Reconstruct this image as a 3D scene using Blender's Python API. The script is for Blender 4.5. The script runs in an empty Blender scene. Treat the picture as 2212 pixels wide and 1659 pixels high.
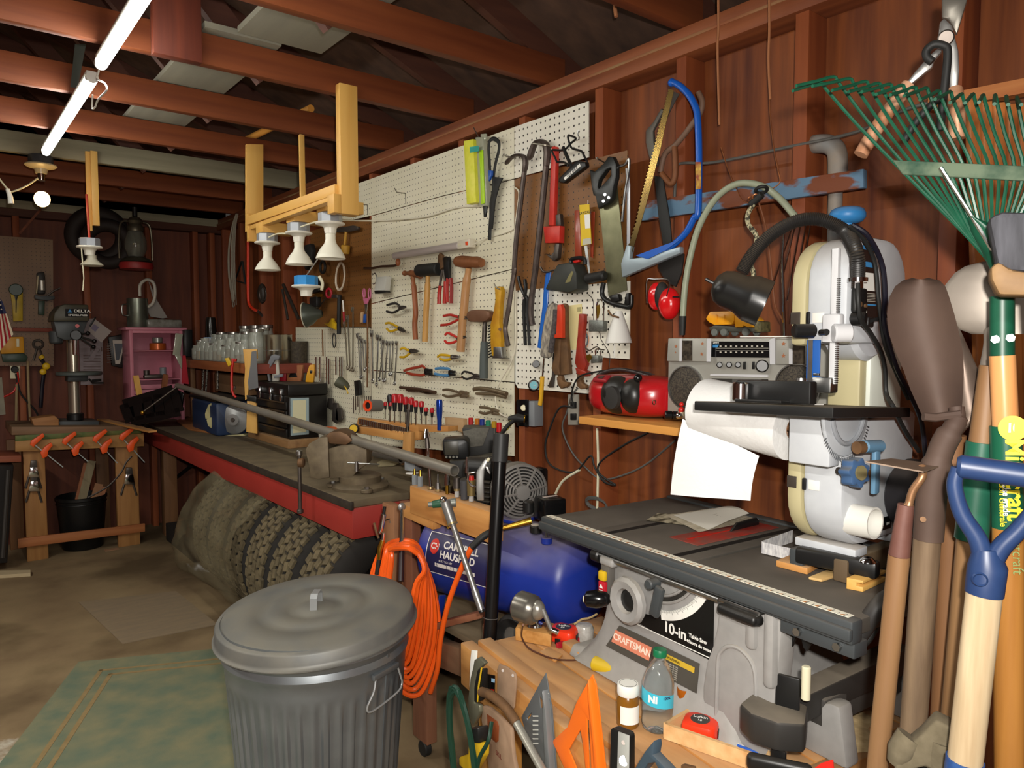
import bpy,bmesh,math,random
from mathutils import Vector,Matrix,Euler
V=Vector
R=math.radians
random.seed(7)
SC=bpy.context.scene
COL=SC.collection
FPX,CX,CY=1590.,1106.,829.5
EYE=V((.0,.0,1.4))
YAW,PIT=R(38.4),R(3.42)
fwd=V((math.sin(YAW)*math.cos(PIT),math.cos(YAW)*math.cos(PIT),-math.sin(PIT)))
rgt=V((math.cos(YAW),-math.sin(YAW),0))
upv=rgt.cross(fwd)
cd=bpy.data.cameras.new('camera')
cd.sensor_width=36.
cd.lens=36.*FPX/2212.
cd.clip_start=.02
cam=bpy.data.objects.new('camera',cd)
COL.objects.link(cam)
cam.matrix_world=Matrix((rgt,upv,-fwd)).transposed().to_4x4()
cam.location=EYE
SC.camera=cam
def light(name,kind,loc,energy,color,size=.1,rot=None,size_y=None,spot=None):
 ld=bpy.data.lights.new(name,kind)
 ld.energy=energy
 ld.color=color
 if kind=='AREA':
  ld.size=size
  if size_y:
   ld.shape='RECTANGLE'
   ld.size_y=size_y
 else:
  ld.shadow_soft_size=size
 if spot:
  ld.spot_size,ld.spot_blend=spot
 o=bpy.data.objects.new(name,ld)
 o.location=loc
 if rot:
  o.rotation_euler=rot
 COL.objects.link(o)
 return o
w=bpy.data.worlds.new('world')
SC.world=w
w.use_nodes=True
w.node_tree.nodes['Background'].inputs[0].default_value=(.55,.5,.45,1)
w.node_tree.nodes['Background'].inputs[1].default_value=.08
fl=light('camera_flash','SPOT',EYE+rgt*.045+upv*.075-fwd*.02,125,(1,.95,.88),.018,spot=(R(125),.9))
fl.rotation_euler=cam.matrix_world.to_euler()
light('fill_light_near','AREA',(-.9,-.6,2.25),85,(1,.97,.9),.1,size_y=1.2)  # added fill behind the camera, stands in for the rest of the room's lighting
light('fill_light_mid','AREA',(-1.2,3.,2.25),46,(1,.95,.86),.1,size_y=1.2)  # second added fill, out of view to the left, no fixture hangs here
VS=SC.view_settings
VS.view_transform='Standard'
VS.look='None'
VS.exposure=.0
VS.gamma=1.
VS.use_curve_mapping=False
def ray(px,py):
 return(fwd+rgt*((px-CX)/FPX)+upv*((CY-py)/FPX))
def W(px,py,X=None,Y=None,Z=None,D=None):
 d=ray(px,py)
 if X is not None:t=(X-EYE.x)/d.x
 elif Y is not None:t=(Y-EYE.y)/d.y
 elif Z is not None:t=(Z-EYE.z)/d.z
 else:t=D
 return EYE+d*t
def PX(px,py,o,n):
 d=ray(px,py);n=V(n)
 return EYE+d*((V(o)-EYE).dot(n)/d.dot(n))
def lin(h):
 if isinstance(h,tuple):return(h+(1,))[:4]
 h=h.lstrip('#')
 c=[int(h[i:i+2],16)/255 for i in(0,2,4)]
 return tuple(x/12.92 if x<.04045 else((x+.055)/1.055)**2.4 for x in c)+(1,)
_m={}
def mat(name,col,rough=.5,metal=.0,col2=None,scale=20,amt=.5,bump=.0,stretch=None,bscale=None,emit=0,trans=0,ior=1.45,alpha=1,coat=0,wave=0,detail=4,dust=None,spec=.5):
 """one procedural material: two-tone noise (stretched for grain), bump, an optional layer of dust on upward faces"""
 if name in _m:return _m[name]
 m=bpy.data.materials.new(name)
 m.use_nodes=True
 nt=m.node_tree;N=nt.nodes;L=nt.links
 b=N['Principled BSDF']
 b.inputs['Roughness'].default_value=rough
 b.inputs['Metallic'].default_value=metal
 b.inputs['Specular IOR Level'].default_value=spec
 b.inputs['IOR'].default_value=ior
 c1=lin(col)
 b.inputs['Base Color'].default_value=c1
 if trans:b.inputs['Transmission Weight'].default_value=trans
 if alpha<1:b.inputs['Alpha'].default_value=alpha
 if coat:b.inputs['Coat Weight'].default_value=coat;b.inputs['Coat Roughness'].default_value=.15
 if emit:
  b.inputs['Emission Color'].default_value=c1
  b.inputs['Emission Strength'].default_value=emit
 out=None
 if col2 or bump:
  tc=N.new('ShaderNodeTexCoord');mp=N.new('ShaderNodeMapping')
  L.new(tc.outputs['Object'],mp.inputs[0])
  s=stretch or(1,1,1)
  mp.inputs['Scale'].default_value=s
  nz=N.new('ShaderNodeTexNoise')
  nz.inputs['Scale'].default_value=scale
  nz.inputs['Detail'].default_value=detail
  L.new(mp.outputs[0],nz.inputs['Vector'])
  fac=nz.outputs[0]
  if wave:
   wv=N.new('ShaderNodeTexWave')
   wv.inputs['Scale'].default_value=wave
   wv.inputs['Distortion'].default_value=6
   wv.inputs['Detail'].default_value=3
   wv.inputs['Detail Scale'].default_value=1.2
   wv.bands_direction='DIAGONAL'
   L.new(mp.outputs[0],wv.inputs['Vector'])
   mxw=N.new('ShaderNodeMix');mxw.data_type='FLOAT'
   mxw.inputs[0].default_value=.5
   L.new(fac,mxw.inputs[2]);L.new(wv.outputs[1],mxw.inputs[3])
   fac=mxw.outputs[0]
 if col2:
  rp=N.new('ShaderNodeValToRGB')
  rp.color_ramp.elements[0].position=.5-amt/2
  rp.color_ramp.elements[1].position=.5+amt/2
  rp.color_ramp.elements[0].color=c1
  rp.color_ramp.elements[1].color=lin(col2)
  L.new(fac,rp.inputs[0])
  out=rp.outputs[0]
  L.new(out,b.inputs['Base Color'])
 if dust:
  dcol,damt=dust
  ge=N.new('ShaderNodeNewGeometry');sp=N.new('ShaderNodeSeparateXYZ')
  L.new(ge.outputs['Normal'],sp.inputs[0])
  n2=N.new('ShaderNodeTexNoise');n2.inputs['Scale'].default_value=9;n2.inputs['Detail'].default_value=6
  t2=N.new('ShaderNodeTexCoord');L.new(t2.outputs['Object'],n2.inputs['Vector'])
  mr=N.new('ShaderNodeMapRange');mr.inputs[1].default_value=.2;mr.inputs[2].default_value=1.;mr.inputs[4].default_value=damt*1.6
  L.new(sp.outputs[2],mr.inputs[0])
  mu=N.new('ShaderNodeMath');mu.operation='MULTIPLY';mu.use_clamp=True
  L.new(mr.outputs[0],mu.inputs[0]);L.new(n2.outputs[0],mu.inputs[1])
  mx=N.new('ShaderNodeMix');mx.data_type='RGBA'
  L.new(mu.outputs[0],mx.inputs[0])
  if out:L.new(out,mx.inputs[6])
  else:mx.inputs[6].default_value=c1
  mx.inputs[7].default_value=lin(dcol)
  L.new(mx.outputs[2],b.inputs['Base Color'])
  m2=N.new('ShaderNodeMath');m2.operation='MULTIPLY_ADD';m2.inputs[1].default_value=.4;m2.inputs[2].default_value=rough;m2.use_clamp=True
  L.new(mu.outputs[0],m2.inputs[0]);L.new(m2.outputs[0],b.inputs['Roughness'])
 if bump:
  bp=N.new('ShaderNodeBump');bp.inputs['Strength'].default_value=bump;bp.inputs['Distance'].default_value=.002
  if bscale:
   nb=N.new('ShaderNodeTexNoise');nb.inputs['Scale'].default_value=bscale;nb.inputs['Detail'].default_value=5
   L.new(mp.outputs[0],nb.inputs['Vector']);L.new(nb.outputs[0],bp.inputs['Height'])
  else:L.new(fac,bp.inputs['Height'])
  L.new(bp.outputs[0],b.inputs['Normal'])
 _m[name]=m
 return m
def wood(name,a,b_,axis='x',scale=9,rough=.65,amt=.55,wave=0,bump=.12,dust=None,long=.07):
 s={'x':(long,1,1),'y':(1,long,1),'z':(1,1,long)}[axis]
 return mat(name,a,rough,0,b_,scale*4,amt,bump,s,wave=wave,detail=6,dust=dust)
class MB:
 def __init__(self):self.bm=bmesh.new()
 def _add(self,b,M=None):
  me=bpy.data.meshes.new('t')
  b.to_mesh(me);b.free()
  if M is not None:me.transform(M)
  self.bm.from_mesh(me)
  bpy.data.meshes.remove(me)
  return self
 def box(self,c,s,rot=None,bev=.0,seg=2):
  b=bmesh.new()
  bmesh.ops.create_cube(b,size=1)
  bmesh.ops.scale(b,vec=s,verts=b.verts)
  if bev:
   bev=min(bev,min(s)*.45)
   bmesh.ops.bevel(b,geom=list(b.edges),offset=bev,segments=seg,affect='EDGES',profile=.5)
  M=Matrix.Translation(V(c))
  if rot is not None:
   M=M@(rot.to_4x4()if isinstance(rot,Matrix)else Euler(rot).to_matrix().to_4x4())
  return self._add(b,M)
 def bx(self,x0,x1,y0,y1,z0,z1,bev=.0,seg=2):
  return self.box(((x0+x1)/2,(y0+y1)/2,(z0+z1)/2),(abs(x1-x0),abs(y1-y0),abs(z1-z0)),None,bev,seg)
 def beam(self,a,b_,wd,ht,upd=(0,0,1),bev=.0):
  """box from point a to point b, wd wide, ht high"""
  a=V(a);b_=V(b_);d=b_-a;L_=d.length;z=d.normalized()
  u=V(upd);x=u.cross(z)
  if x.length<1e-4:x=V((1,0,0)).cross(z)
  x.normalize();y=z.cross(x)
  return self.box((a+b_)/2,(wd,ht,L_),Matrix((x,y,z)).transposed(),bev)
 def cyl(self,a,b_,r,r2=None,n=24,caps=True,bev=0):
  return self.lathe([(0,0)]*(1 if caps else 0)+([(r,0)]if not bev else[(r-bev,0),(r,bev)])+([(r2 if r2 is not None else r,1)]if not bev else[((r2 if r2 is not None else r),-bev),((r2 if r2 is not None else r)-bev,1)])+[(0,1)]*(1 if caps else 0),a,V(b_)-V(a),n,rel=True)
 def lathe(self,prof,o,ax=(0,0,1),n=32,rel=False,squash=None):
  """profile of (radius, height along axis); rel: heights 0..1 of the axis length (negative: metres from the end)"""
  o=V(o);ax=V(ax);L_=ax.length;z=ax.normalized()
  x=z.orthogonal().normalized();y=z.cross(x)
  b=self.bm;rings=[]
  for(r,h)in prof:
   if rel:
    h=L_ if h==1 else(L_+h if h<0 else h)
   c=o+z*h
   if r<=1e-6:rings.append([b.verts.new(c)])
   else:
    rings.append([b.verts.new(c+(x*math.cos(2*math.pi*i/n)+y*math.sin(2*math.pi*i/n))*r)for i in range(n)])
  for p,q in zip(rings,rings[1:]):
   if len(p)==1 and len(q)==1:continue
   for i in range(n):
    j=(i+1)%n
    try:
     if len(p)==1:b.faces.new((p[0],q[j],q[i]))
     elif len(q)==1:b.faces.new((p[i],p[j],q[0]))
     else:b.faces.new((p[i],p[j],q[j],q[i]))
    except ValueError:pass
  return self
 def sph(self,c,r,s=(1,1,1),n=20,rot=None):
  b=bmesh.new()
  bmesh.ops.create_uvsphere(b,u_segments=n,v_segments=max(6,n//2),radius=r)
  bmesh.ops.scale(b,vec=s,verts=b.verts)
  M=Matrix.Translation(V(c))
  if rot is not None:M=M@(rot.to_4x4()if isinstance(rot,Matrix)else Euler(rot).to_matrix().to_4x4())
  return self._add(b,M)
 def tube(self,pts,r,n=10,closed=False,flat=None,caps=True):
  """tube through points; r number or list; flat=(scale, vector): section flattened along vector"""
  pts=[V(p)for p in pts]
  k=len(pts)
  if k<2:return self
  rr=r if isinstance(r,(list,tuple))else[r]*k
  b=self.bm;rings=[]
  prev=None
  for i,p in enumerate(pts):
   if closed:t=pts[(i+1)%k]-pts[i-1]
   else:t=pts[min(i+1,k-1)]-pts[max(i-1,0)]
   if t.length<1e-9:t=V((0,0,1))
   t.normalize()
   if prev is None:x=t.orthogonal().normalized()
   else:
    x=prev-t*prev.dot(t)
    if x.length<1e-6:x=t.orthogonal()
    x.normalize()
   prev=x;y=t.cross(x)
   ring=[]
   for j in range(n):
    a=2*math.pi*j/n
    o=(x*math.cos(a)+y*math.sin(a))*rr[i]
    if flat:
     fv=V(flat[1]).normalized()
     o=o-fv*(o.dot(fv)*(1-flat[0]))
    ring.append(b.verts.new(p+o))
   rings.append(ring)
  prs=list(zip(rings,rings[1:]))
  if closed:prs.append((rings[-1],rings[0]))
  for p,q in prs:
   for i in range(n):
    j=(i+1)%n
    b.faces.new((p[i],p[j],q[j],q[i]))
  if not closed and caps:
   b.faces.new(list(reversed(rings[0])));b.faces.new(rings[-1])
  return self
 def torus(self,c,ax,R_,r,n=32,m=10,a0=0,a1=360):
  z=V(ax).normalized();x=z.orthogonal().normalized();y=z.cross(x)
  full=abs(a1-a0)>=360
  k=n if full else n+1
  pts=[V(c)+(x*math.cos(R(a0+(a1-a0)*i/n))+y*math.sin(R(a0+(a1-a0)*i/n)))*R_ for i in range(k)]
  return self.tube(pts,r,m,closed=full)
 def grid(self,f,nu,nv,closed_u=False):
  b=self.bm
  vs=[[b.verts.new(f(i/(nu if closed_u else nu),j/nv))for j in range(nv+1)]for i in range(nu if closed_u else nu+1)]
  for i in range(nu):
   i2=(i+1)%nu if closed_u else i+1
   for j in range(nv):
    b.faces.new((vs[i][j],vs[i2][j],vs[i2][j+1],vs[i][j+1]))
  return self
 def prism(self,pts,vec,bev=0):
  """closed outline (coplanar points) pushed along vec"""
  pts=[V(p)for p in pts];vec=V(vec)
  b=bmesh.new()
  a=[b.verts.new(p)for p in pts]
  c=[b.verts.new(p+vec)for p in pts]
  b.faces.new(a);b.faces.new(list(reversed(c)))
  k=len(a)
  for i in range(k):
   j=(i+1)%k
   b.faces.new((a[j],a[i],c[i],c[j]))
  bmesh.ops.recalc_face_normals(b,faces=b.faces)
  if bev:
   es=[e for e in b.edges if e.calc_face_angle(0)>.5]
   bmesh.ops.bevel(b,geom=es,offset=bev,segments=2,affect='EDGES',profile=.5,clamp_overlap=True)
  bmesh.ops.triangulate(b,faces=[f for f in b.faces if len(f.verts)>4])
  return self._add(b)
 def plate(self,outer,holes,o,u,v,t,bev=.0):
  """flat plate with holes: 2D outlines in frame (o,u,v), thickness t centred"""
  cu=bpy.data.curves.new('t','CURVE');cu.dimensions='2D';cu.fill_mode='BOTH'
  cu.extrude=max(t/2-bev,.0001);cu.bevel_depth=bev;cu.bevel_resolution=1
  if bev:cu.offset=-bev
  for ln in[outer]+list(holes):
   s=cu.splines.new('POLY');s.points.add(len(ln)-1);s.use_cyclic_u=True
   for i,p in enumerate(ln):s.points[i].co=(p[0],p[1],0,1)
  ob=bpy.data.objects.new('t',cu)
  me=bpy.data.meshes.new_from_object(ob)
  u=V(u);v=V(v);nrm=u.cross(v)
  M=Matrix((u,v,nrm)).transposed().to_4x4();M.translation=V(o)
  me.transform(M)
  self.bm.from_mesh(me)
  bpy.data.meshes.remove(me);bpy.data.objects.remove(ob);bpy.data.curves.remove(cu)
  return self
 def text(self,s,o,u,v,size,t=.0006,align='CENTER',bold=.0,xs=1.):
  cu=bpy.data.curves.new('t','FONT');cu.body=s;cu.size=size;cu.extrude=t/2;cu.offset=bold
  cu.align_x=align;cu.align_y='CENTER'
  ob=bpy.data.objects.new('t',cu)
  me=bpy.data.meshes.new_from_object(ob)
  u=V(u).normalized();v=V(v).normalized()
  M=Matrix((u*xs,v,u.cross(v))).transposed().to_4x4();M.translation=V(o)
  me.transform(M)
  self.bm.from_mesh(me)
  bpy.data.meshes.remove(me);bpy.data.objects.remove(ob);bpy.data.curves.remove(cu)
  return self
 def xf(self,M):
  bmesh.ops.transform(self.bm,matrix=M,verts=self.bm.verts);return self
 def B(self,name,m,parent=None,angle=38,flat=False):
  bm=self.bm
  bmesh.ops.remove_doubles(bm,verts=bm.verts,dist=1e-6)
  bmesh.ops.recalc_face_normals(bm,faces=bm.faces)
  root=parent
  while root is not None and root.parent is not None:root=root.parent
  if root is not None and root.type=='EMPTY':
   bmesh.ops.translate(bm,vec=-root.location,verts=bm.verts)
  me=bpy.data.meshes.new(name)
  bm.to_mesh(me);bm.free()
  if not flat:
   me.polygons.foreach_set('use_smooth',[True]*len(me.polygons))
   me.set_sharp_from_angle(angle=R(angle))
  me.materials.append(m)
  o=bpy.data.objects.new(name,me)
  COL.objects.link(o)
  if parent is not None:o.parent=parent
  return o
def thing(name,label,cat,loc=(0,0,0),group=None):
 o=bpy.data.objects.new(name,None)
 o.empty_display_size=.05
 o.location=loc
 COL.objects.link(o)
 o['label']=label;o['category']=cat
 if group:o['group']=group
 return o
def one(name,label,cat,mb,m,group=None,**k):
 o=mb.B(name,m,None,**k)
 o['label']=label;o['category']=cat
 if group:o['group']=group
 return o
def struct(name,mb,m,**k):
 o=mb.B(name,m,None,**k);o['kind']='structure';return o
def smooth(pts,n=6,closed=False):
 """Catmull-Rom through the points"""
 pts=[V(p)for p in pts];k=len(pts);out=[]
 rng=range(k if closed else k-1)
 for i in rng:
  p1=pts[i];p2=pts[(i+1)%k]
  p0=pts[i-1]if(closed or i>0)else p1*2-p2
  p3=pts[(i+2)%k]if(closed or i+2<k)else p2*2-p1
  for j in range(n):
   t=j/n
   out.append(.5*((2*p1)+(-p0+p2)*t+(2*p0-5*p1+4*p2-p3)*t*t+(-p0+3*p1-3*p2+p3)*t**3))
 if not closed:out.append(pts[-1])
 return out
def sheet(rows,o,n,dish,t=.003,nu=12,prof=None):
 """thin dished sheet from pixel rows (y, xleft, xright) lying near the plane (o, n); dish pushes the middle along n"""
 n=V(n).normalized();m=MB()
 ring=[]
 def f(u,v):
  i=int(round(v*(len(rows)-1)));y,xl,xr=rows[i][:3]
  d=rows[i][3]if len(rows[i])>3 else dish
  off=rows[i][4]if len(rows[i])>4 else 0
  k=2*nu+2
  j=int(round(u*k))%k
  front=j<=nu
  s=j/nu if front else(k-1-j)/nu
  p=PX(xl+(xr-xl)*s,y,o,n)
  c=d*((prof(s)if prof else(1-(2*s-1)**2)))+off
  return p+n*(c+(0 if front else t))
 m.grid(f,2*nu+2,len(rows)-1,True)
 for end in(0,1):
  loop=[m.bm.verts.new(f(j/(2*nu+2),end))for j in range(2*nu+2)]
  for a in range(nu):
   try:m.bm.faces.new((loop[a],loop[a+1],loop[2*nu-a],loop[2*nu+1-a]))
   except ValueError:pass
 return m
 # the room
ply=mat('red_stained_plywood','#43190b',.62,0,'#8c4c20',30,.6,.2,(1,1,.07),detail=10)
ply2=mat('red_stained_plywood_back','#4c2214',.62,0,'#733a20',26,.6,.2,(1,1,.07),detail=10)
redwood=wood('red_stained_framing','#582411','#874824','x',6,.6,.7)
redwood_y=wood('red_stained_plate','#5f2c17','#95552f','y',6,.6,.6)
redwood_z=wood('red_stained_stud','#6a2e16','#96512a','z',6,.6,.6)
rafterw=wood('dark_rafter','#3a1c15','#56301f','x',6,.7,.6)
deckm=mat('roof_sheathing','#2e1f19',.85,0,'#5a4030',16,.7,.2,(.5,1,1),detail=8)
palewood=wood('pale_joist_wood','#77705a','#989078','x',6,.7,.6)
worn=mat('worn_edge','#8f7650',.8,0,'#8a4a2c',14,.3,.1,(1,.3,1))
YB=5.95;XW=1.8;XP=1.89;ZP=2.245;ZJ=2.33
fm=mat('concrete_floor','#6f5a40',.85,0,'#8f7b5a',3.2,.5,.3,detail=9,bscale=60)
nt=fm.node_tree;N=nt.nodes;L=nt.links
b_=N['Principled BSDF'];base=b_.inputs['Base Color'].links[0].from_socket
tc=N.new('ShaderNodeTexCoord');sx=N.new('ShaderNodeSeparateXYZ');L.new(tc.outputs['Object'],sx.inputs[0])
n1=N.new('ShaderNodeTexNoise');n1.inputs['Scale'].default_value=2.6;n1.inputs['Detail'].default_value=10;n1.inputs['Roughness'].default_value=.62
L.new(tc.outputs['Object'],n1.inputs['Vector'])
m1=N.new('ShaderNodeMath');m1.operation='MULTIPLY_ADD';m1.inputs[1].default_value=-.75;m1.inputs[2].default_value=.19
L.new(sx.outputs[0],m1.inputs[0])
m1b=N.new('ShaderNodeMath');m1b.operation='MULTIPLY_ADD';m1b.inputs[1].default_value=-.16;m1b.inputs[2].default_value=.42
L.new(sx.outputs[1],m1b.inputs[0])
m2=N.new('ShaderNodeMath');m2.operation='ADD';L.new(m1.outputs[0],m2.inputs[0]);L.new(m1b.outputs[0],m2.inputs[1])
m3=N.new('ShaderNodeMath');m3.operation='ADD';L.new(m2.outputs[0],m3.inputs[0]);L.new(n1.outputs[0],m3.inputs[1])
rp=N.new('ShaderNodeValToRGB');rp.color_ramp.elements[0].position=.6;rp.color_ramp.elements[1].position=.66
L.new(m3.outputs[0],rp.inputs[0])
mx=N.new('ShaderNodeMix');mx.data_type='RGBA';L.new(rp.outputs[0],mx.inputs[0]);L.new(base,mx.inputs[6])
n4=N.new('ShaderNodeTexNoise');n4.inputs['Scale'].default_value=24;n4.inputs['Detail'].default_value=8;L.new(tc.outputs['Object'],n4.inputs['Vector'])
rp3=N.new('ShaderNodeValToRGB');rp3.color_ramp.elements[0].position=.35;rp3.color_ramp.elements[1].position=.6
rp3.color_ramp.elements[0].color=lin('#857a68');rp3.color_ramp.elements[1].color=lin('#b5ad9d');L.new(n4.outputs[0],rp3.inputs[0])
L.new(rp3.outputs[0],mx.inputs[7])
n5=N.new('ShaderNodeTexNoise');n5.inputs['Scale'].default_value=1.3;n5.inputs['Detail'].default_value=7;L.new(tc.outputs['Object'],n5.inputs['Vector'])
rp4=N.new('ShaderNodeValToRGB');rp4.color_ramp.elements[0].position=.36;rp4.color_ramp.elements[1].position=.5
rp4.color_ramp.elements[0].color=(.45,.42,.36,1);rp4.color_ramp.elements[1].color=(1,1,1,1);L.new(n5.outputs[0],rp4.inputs[0])
mx2=N.new('ShaderNodeMix');mx2.data_type='RGBA';mx2.blend_type='MULTIPLY';mx2.inputs[0].default_value=1
L.new(mx.outputs[2],mx2.inputs[6]);L.new(rp4.outputs[0],mx2.inputs[7]);L.new(mx2.outputs[2],b_.inputs['Base Color'])
struct('floor',MB().bx(-3.3,2.,-2.6,6.2,-.1,0),fm)
struct('wall_right',MB().bx(XP,XP+.02,-2.6,6.1,0,2.33),ply)
struct('wall_back',MB().bx(-3.3,XP,YB+.09,YB+.11,0,2.9),ply2)
struct('wall_left',MB().bx(-3.32,-3.3,-2.6,6.1,0,2.9),ply2)
struct('wall_front',MB().bx(-3.3,XP,-2.62,-2.6,0,2.9),ply2)
SL=.42
XR=-.75
def roofz(x):return ZJ+.13+SL*((XP-x)if x>XR else(XP-XR)-(XR-x))
m=MB()
for xa,xb in((2.35,XR),(XR,-3.8)):
 m.prism([(xa,-2.7,roofz(xa)),(xb,-2.7,roofz(xb)),(xb,6.2,roofz(xb)),(xa,6.2,roofz(xa))],(0,0,.015))
struct('ceiling',m,deckm)
for n_,y in(('wall_back',YB+.09),('wall_front',-2.62)):
 struct(n_,MB().prism([(XP,y,2.33),(XP,y,roofz(XP)),(XR,y,roofz(XR)),(-3.4,y,roofz(-3.4)),(-3.4,y,2.33)],(0,.02,0)),deckm)
k=1
for y in(-1.4,-.98,-.55,-.1,.3,.7,1.065,1.455,1.8,2.21,2.62,3.02,3.43,3.84,4.24,4.65,5.06,5.46,5.86):
 struct('trim_%d'%k,MB().bx(XW,XP,y-.019,y+.019,0,ZP,.002),redwood_z);k+=1
struct('trim_%d'%k,MB().bx(XW-.012,XP,-2.6,YB+.09,ZP,ZP+.043,.003),redwood_y);k+=1
struct('trim_%d'%k,MB().bx(XW-.002,XP,-2.6,YB+.09,ZP+.044,ZP+.085,.003),redwood_y);k+=1
struct('trim_%d'%k,MB().bx(XW-.014,XW-.004,-2.6,YB,ZP+.04,ZP+.049,.002),worn);k+=1
struct('trim_%d'%k,MB().bx(XW+.01,XP,-2.6,YB,.0,.04),redwood_y);k+=1
for x in(-2.,-1.6,-1.2,-.8,-.35,.08,.49,.895,1.3,1.63,1.755):
 struct('trim_%d'%k,MB().bx(x-.019,x+.019,YB,YB+.09,0,ZP+.01,.002),redwood_z);k+=1
struct('trim_%d'%k,MB().bx(-3.3,XP,YB-.01,YB+.09,ZP-.02,ZP+.085,.003),rafterw);k+=1
struct('trim_%d'%k,MB().bx(-3.3,XP,YB-.012,YB,ZP+.03,ZP+.085,.002),palewood);k+=1
tl=['just ahead of the camera, ending in the top right corner','over the saw and rake','over the crowbars, crossing the picture top','holding the near post of the lamp hanger','with the wooden dowel just above it','holding the far post of the lamp hanger','whitish lower beam carrying the lit round bulb','just behind the whitish beam','last against the back wall']
for i,y in enumerate((.86,1.46,2.08,2.66,3.26,3.86,4.46,5.04,5.6)):
 T=thing('roof_truss',('red stained roof truss ' if i!=6 else 'roof truss with ')+tl[i],'beam',(0,y,ZJ),'roof trusses')
 mm=palewood if i==6 else redwood
 MB().bx(-3.3,XP-.005,y-.019,y+.019,ZJ+.001,ZJ+.105,.003).B('lower_chord',mm,T)
 MB().beam((2.3,y+.002,roofz(2.3)-.05),(XR,y+.002,roofz(XR)-.05),.036,.09,(0,0,1)).B('rafter',rafterw,T)
 MB().beam((-3.7,y+.002,roofz(-3.7)-.05),(XR,y+.002,roofz(XR)-.05),.036,.09,(0,0,1)).B('rafter',rafterw,T)
 for xa,xb in((1.,.35),(-.4,.35),(-.4,-1.2)):
  MB().beam((xa,y+.04,ZJ+.02),(xb,y+.04,roofz(xb)-.05),.036,.085).B('web_brace',rafterw,T)
T0=MB().bx(.6,.75,2.6,2.636,ZJ-.012,ZJ+.42,.003)
one('nailed_block','short vertical red stained board nailed across a roof beam near the tube lights','board',T0,wood('nailed_block_wood','#4c1c10','#6f3019','z'))
gb=mat('grey_weathered_board','#6c675c',.85,0,'#85806f',12,.6,.1,(1,.1,1))
one('plank','wide grey weathered board lying across the roof beams behind the tube lights','board',MB().prism([(.76,2.6,ZJ+.108),(1.02,2.6,ZJ+.108),(1.02,3.95,ZJ+.108),(.76,3.95,ZJ+.108)],(0,0,.02)),gb)
one('plank','grey weathered board lying over the nearest beams at the top of the picture','board',MB().prism([(.86,1.4,ZJ+.108),(1.16,1.4,ZJ+.108),(1.16,2.58,ZJ+.108),(.86,2.58,ZJ+.108)],(0,0,.02)),gb)
# shared materials
def MF(ox,oy,oz,deg):return Matrix.Translation((ox,oy,oz))@Matrix.Rotation(R(deg),4,'Z')
benchtop=mat('dirty_bench_top','#4a4032',.8,0,'#75664c',10,.7,.2,detail=8)
redpaint=mat('worn_red_paint','#8e2620',.55,0,'#9f3128',8,.7,.1,dust=('#6b5a45',.5))
orangewood=wood('orange_lumber_x','#a5692f','#d29a58','x',7)
orangewood_y=wood('orange_lumber_y','#a5692f','#d29a58','y',7,dust=('#b9a184',.4))
orangewood_z=wood('orange_lumber_z','#a8702e','#cf9a50','z',6)
pine_z=wood('clean_pine_z','#d19a48','#e3b566','z',5,.5)
pine_y=wood('clean_pine_y','#d59d45','#e6b565','y',5,.5)
pine_x=wood('clean_pine_x','#d19a48','#e3b566','x',5,.5)
brownwood_y=wood('brown_lumber_y','#7d5a38','#a37c50','y',7,dust=('#a08c70',.3))
brownwood_z=wood('brown_lumber_z','#7d5536','#9f7250','z',7)
darkwood_z=wood('dark_lumber_z','#5a3c24','#7d5634','z',7)
blackp=mat('black_plastic','#161616',.38,dust=('#5a5248',.25))
blackrub=mat('black_rubber','#1a1a19',.6,dust=('#5a5248',.25))
blackgloss=mat('black_gloss','#0f0f10',.2)
greyp=mat('grey_plastic','#8f8d8a',.5,0,'#9c9996',40,.6,.05,dust=('#9b8f7a',.45))
dgrey=mat('dark_grey_paint','#3d4143',.5,0,dust=('#7a7064',.35))
steel=mat('steel','#9a9a98',.32,1.,'#bdbdbb',30,.6)
chrome=mat('chrome','#d8d8d8',.12,1.)
dsteel=mat('dark_steel','#4b4541',.45,.8,'#6a625c',24,.6,.1)
rust=mat('rusty_iron','#59422f',.65,.4,'#83603f',30,.6,.2)
alu=mat('cast_aluminium','#a8a8a6',.42,.85)
brass=mat('brass','#c49a3c',.3,1.)
white=mat('white_plastic','#e6e4dc',.4)
cream=mat('cream_plastic','#d9d2b4',.5)
paperw=mat('white_paper','#e9e7e0',.8)
glassm=mat('clear_glass','#f2f4f2',.03,trans=1.,ior=1.45)
redp=mat('red_plastic','#c02018',.35)
yellowp=mat('yellow_plastic','#d8b020',.4)
bluep=mat('blue_plastic','#2152a8',.4)
orangep=mat('orange_plastic','#f05a14',.4)
greenp=mat('green_plastic','#1f6d4c',.4)
blueg=mat('blue_grip','#2f6aa0',.45)
wireh=mat('peg_hook_steel','#8a8478',.35,.9)
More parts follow.
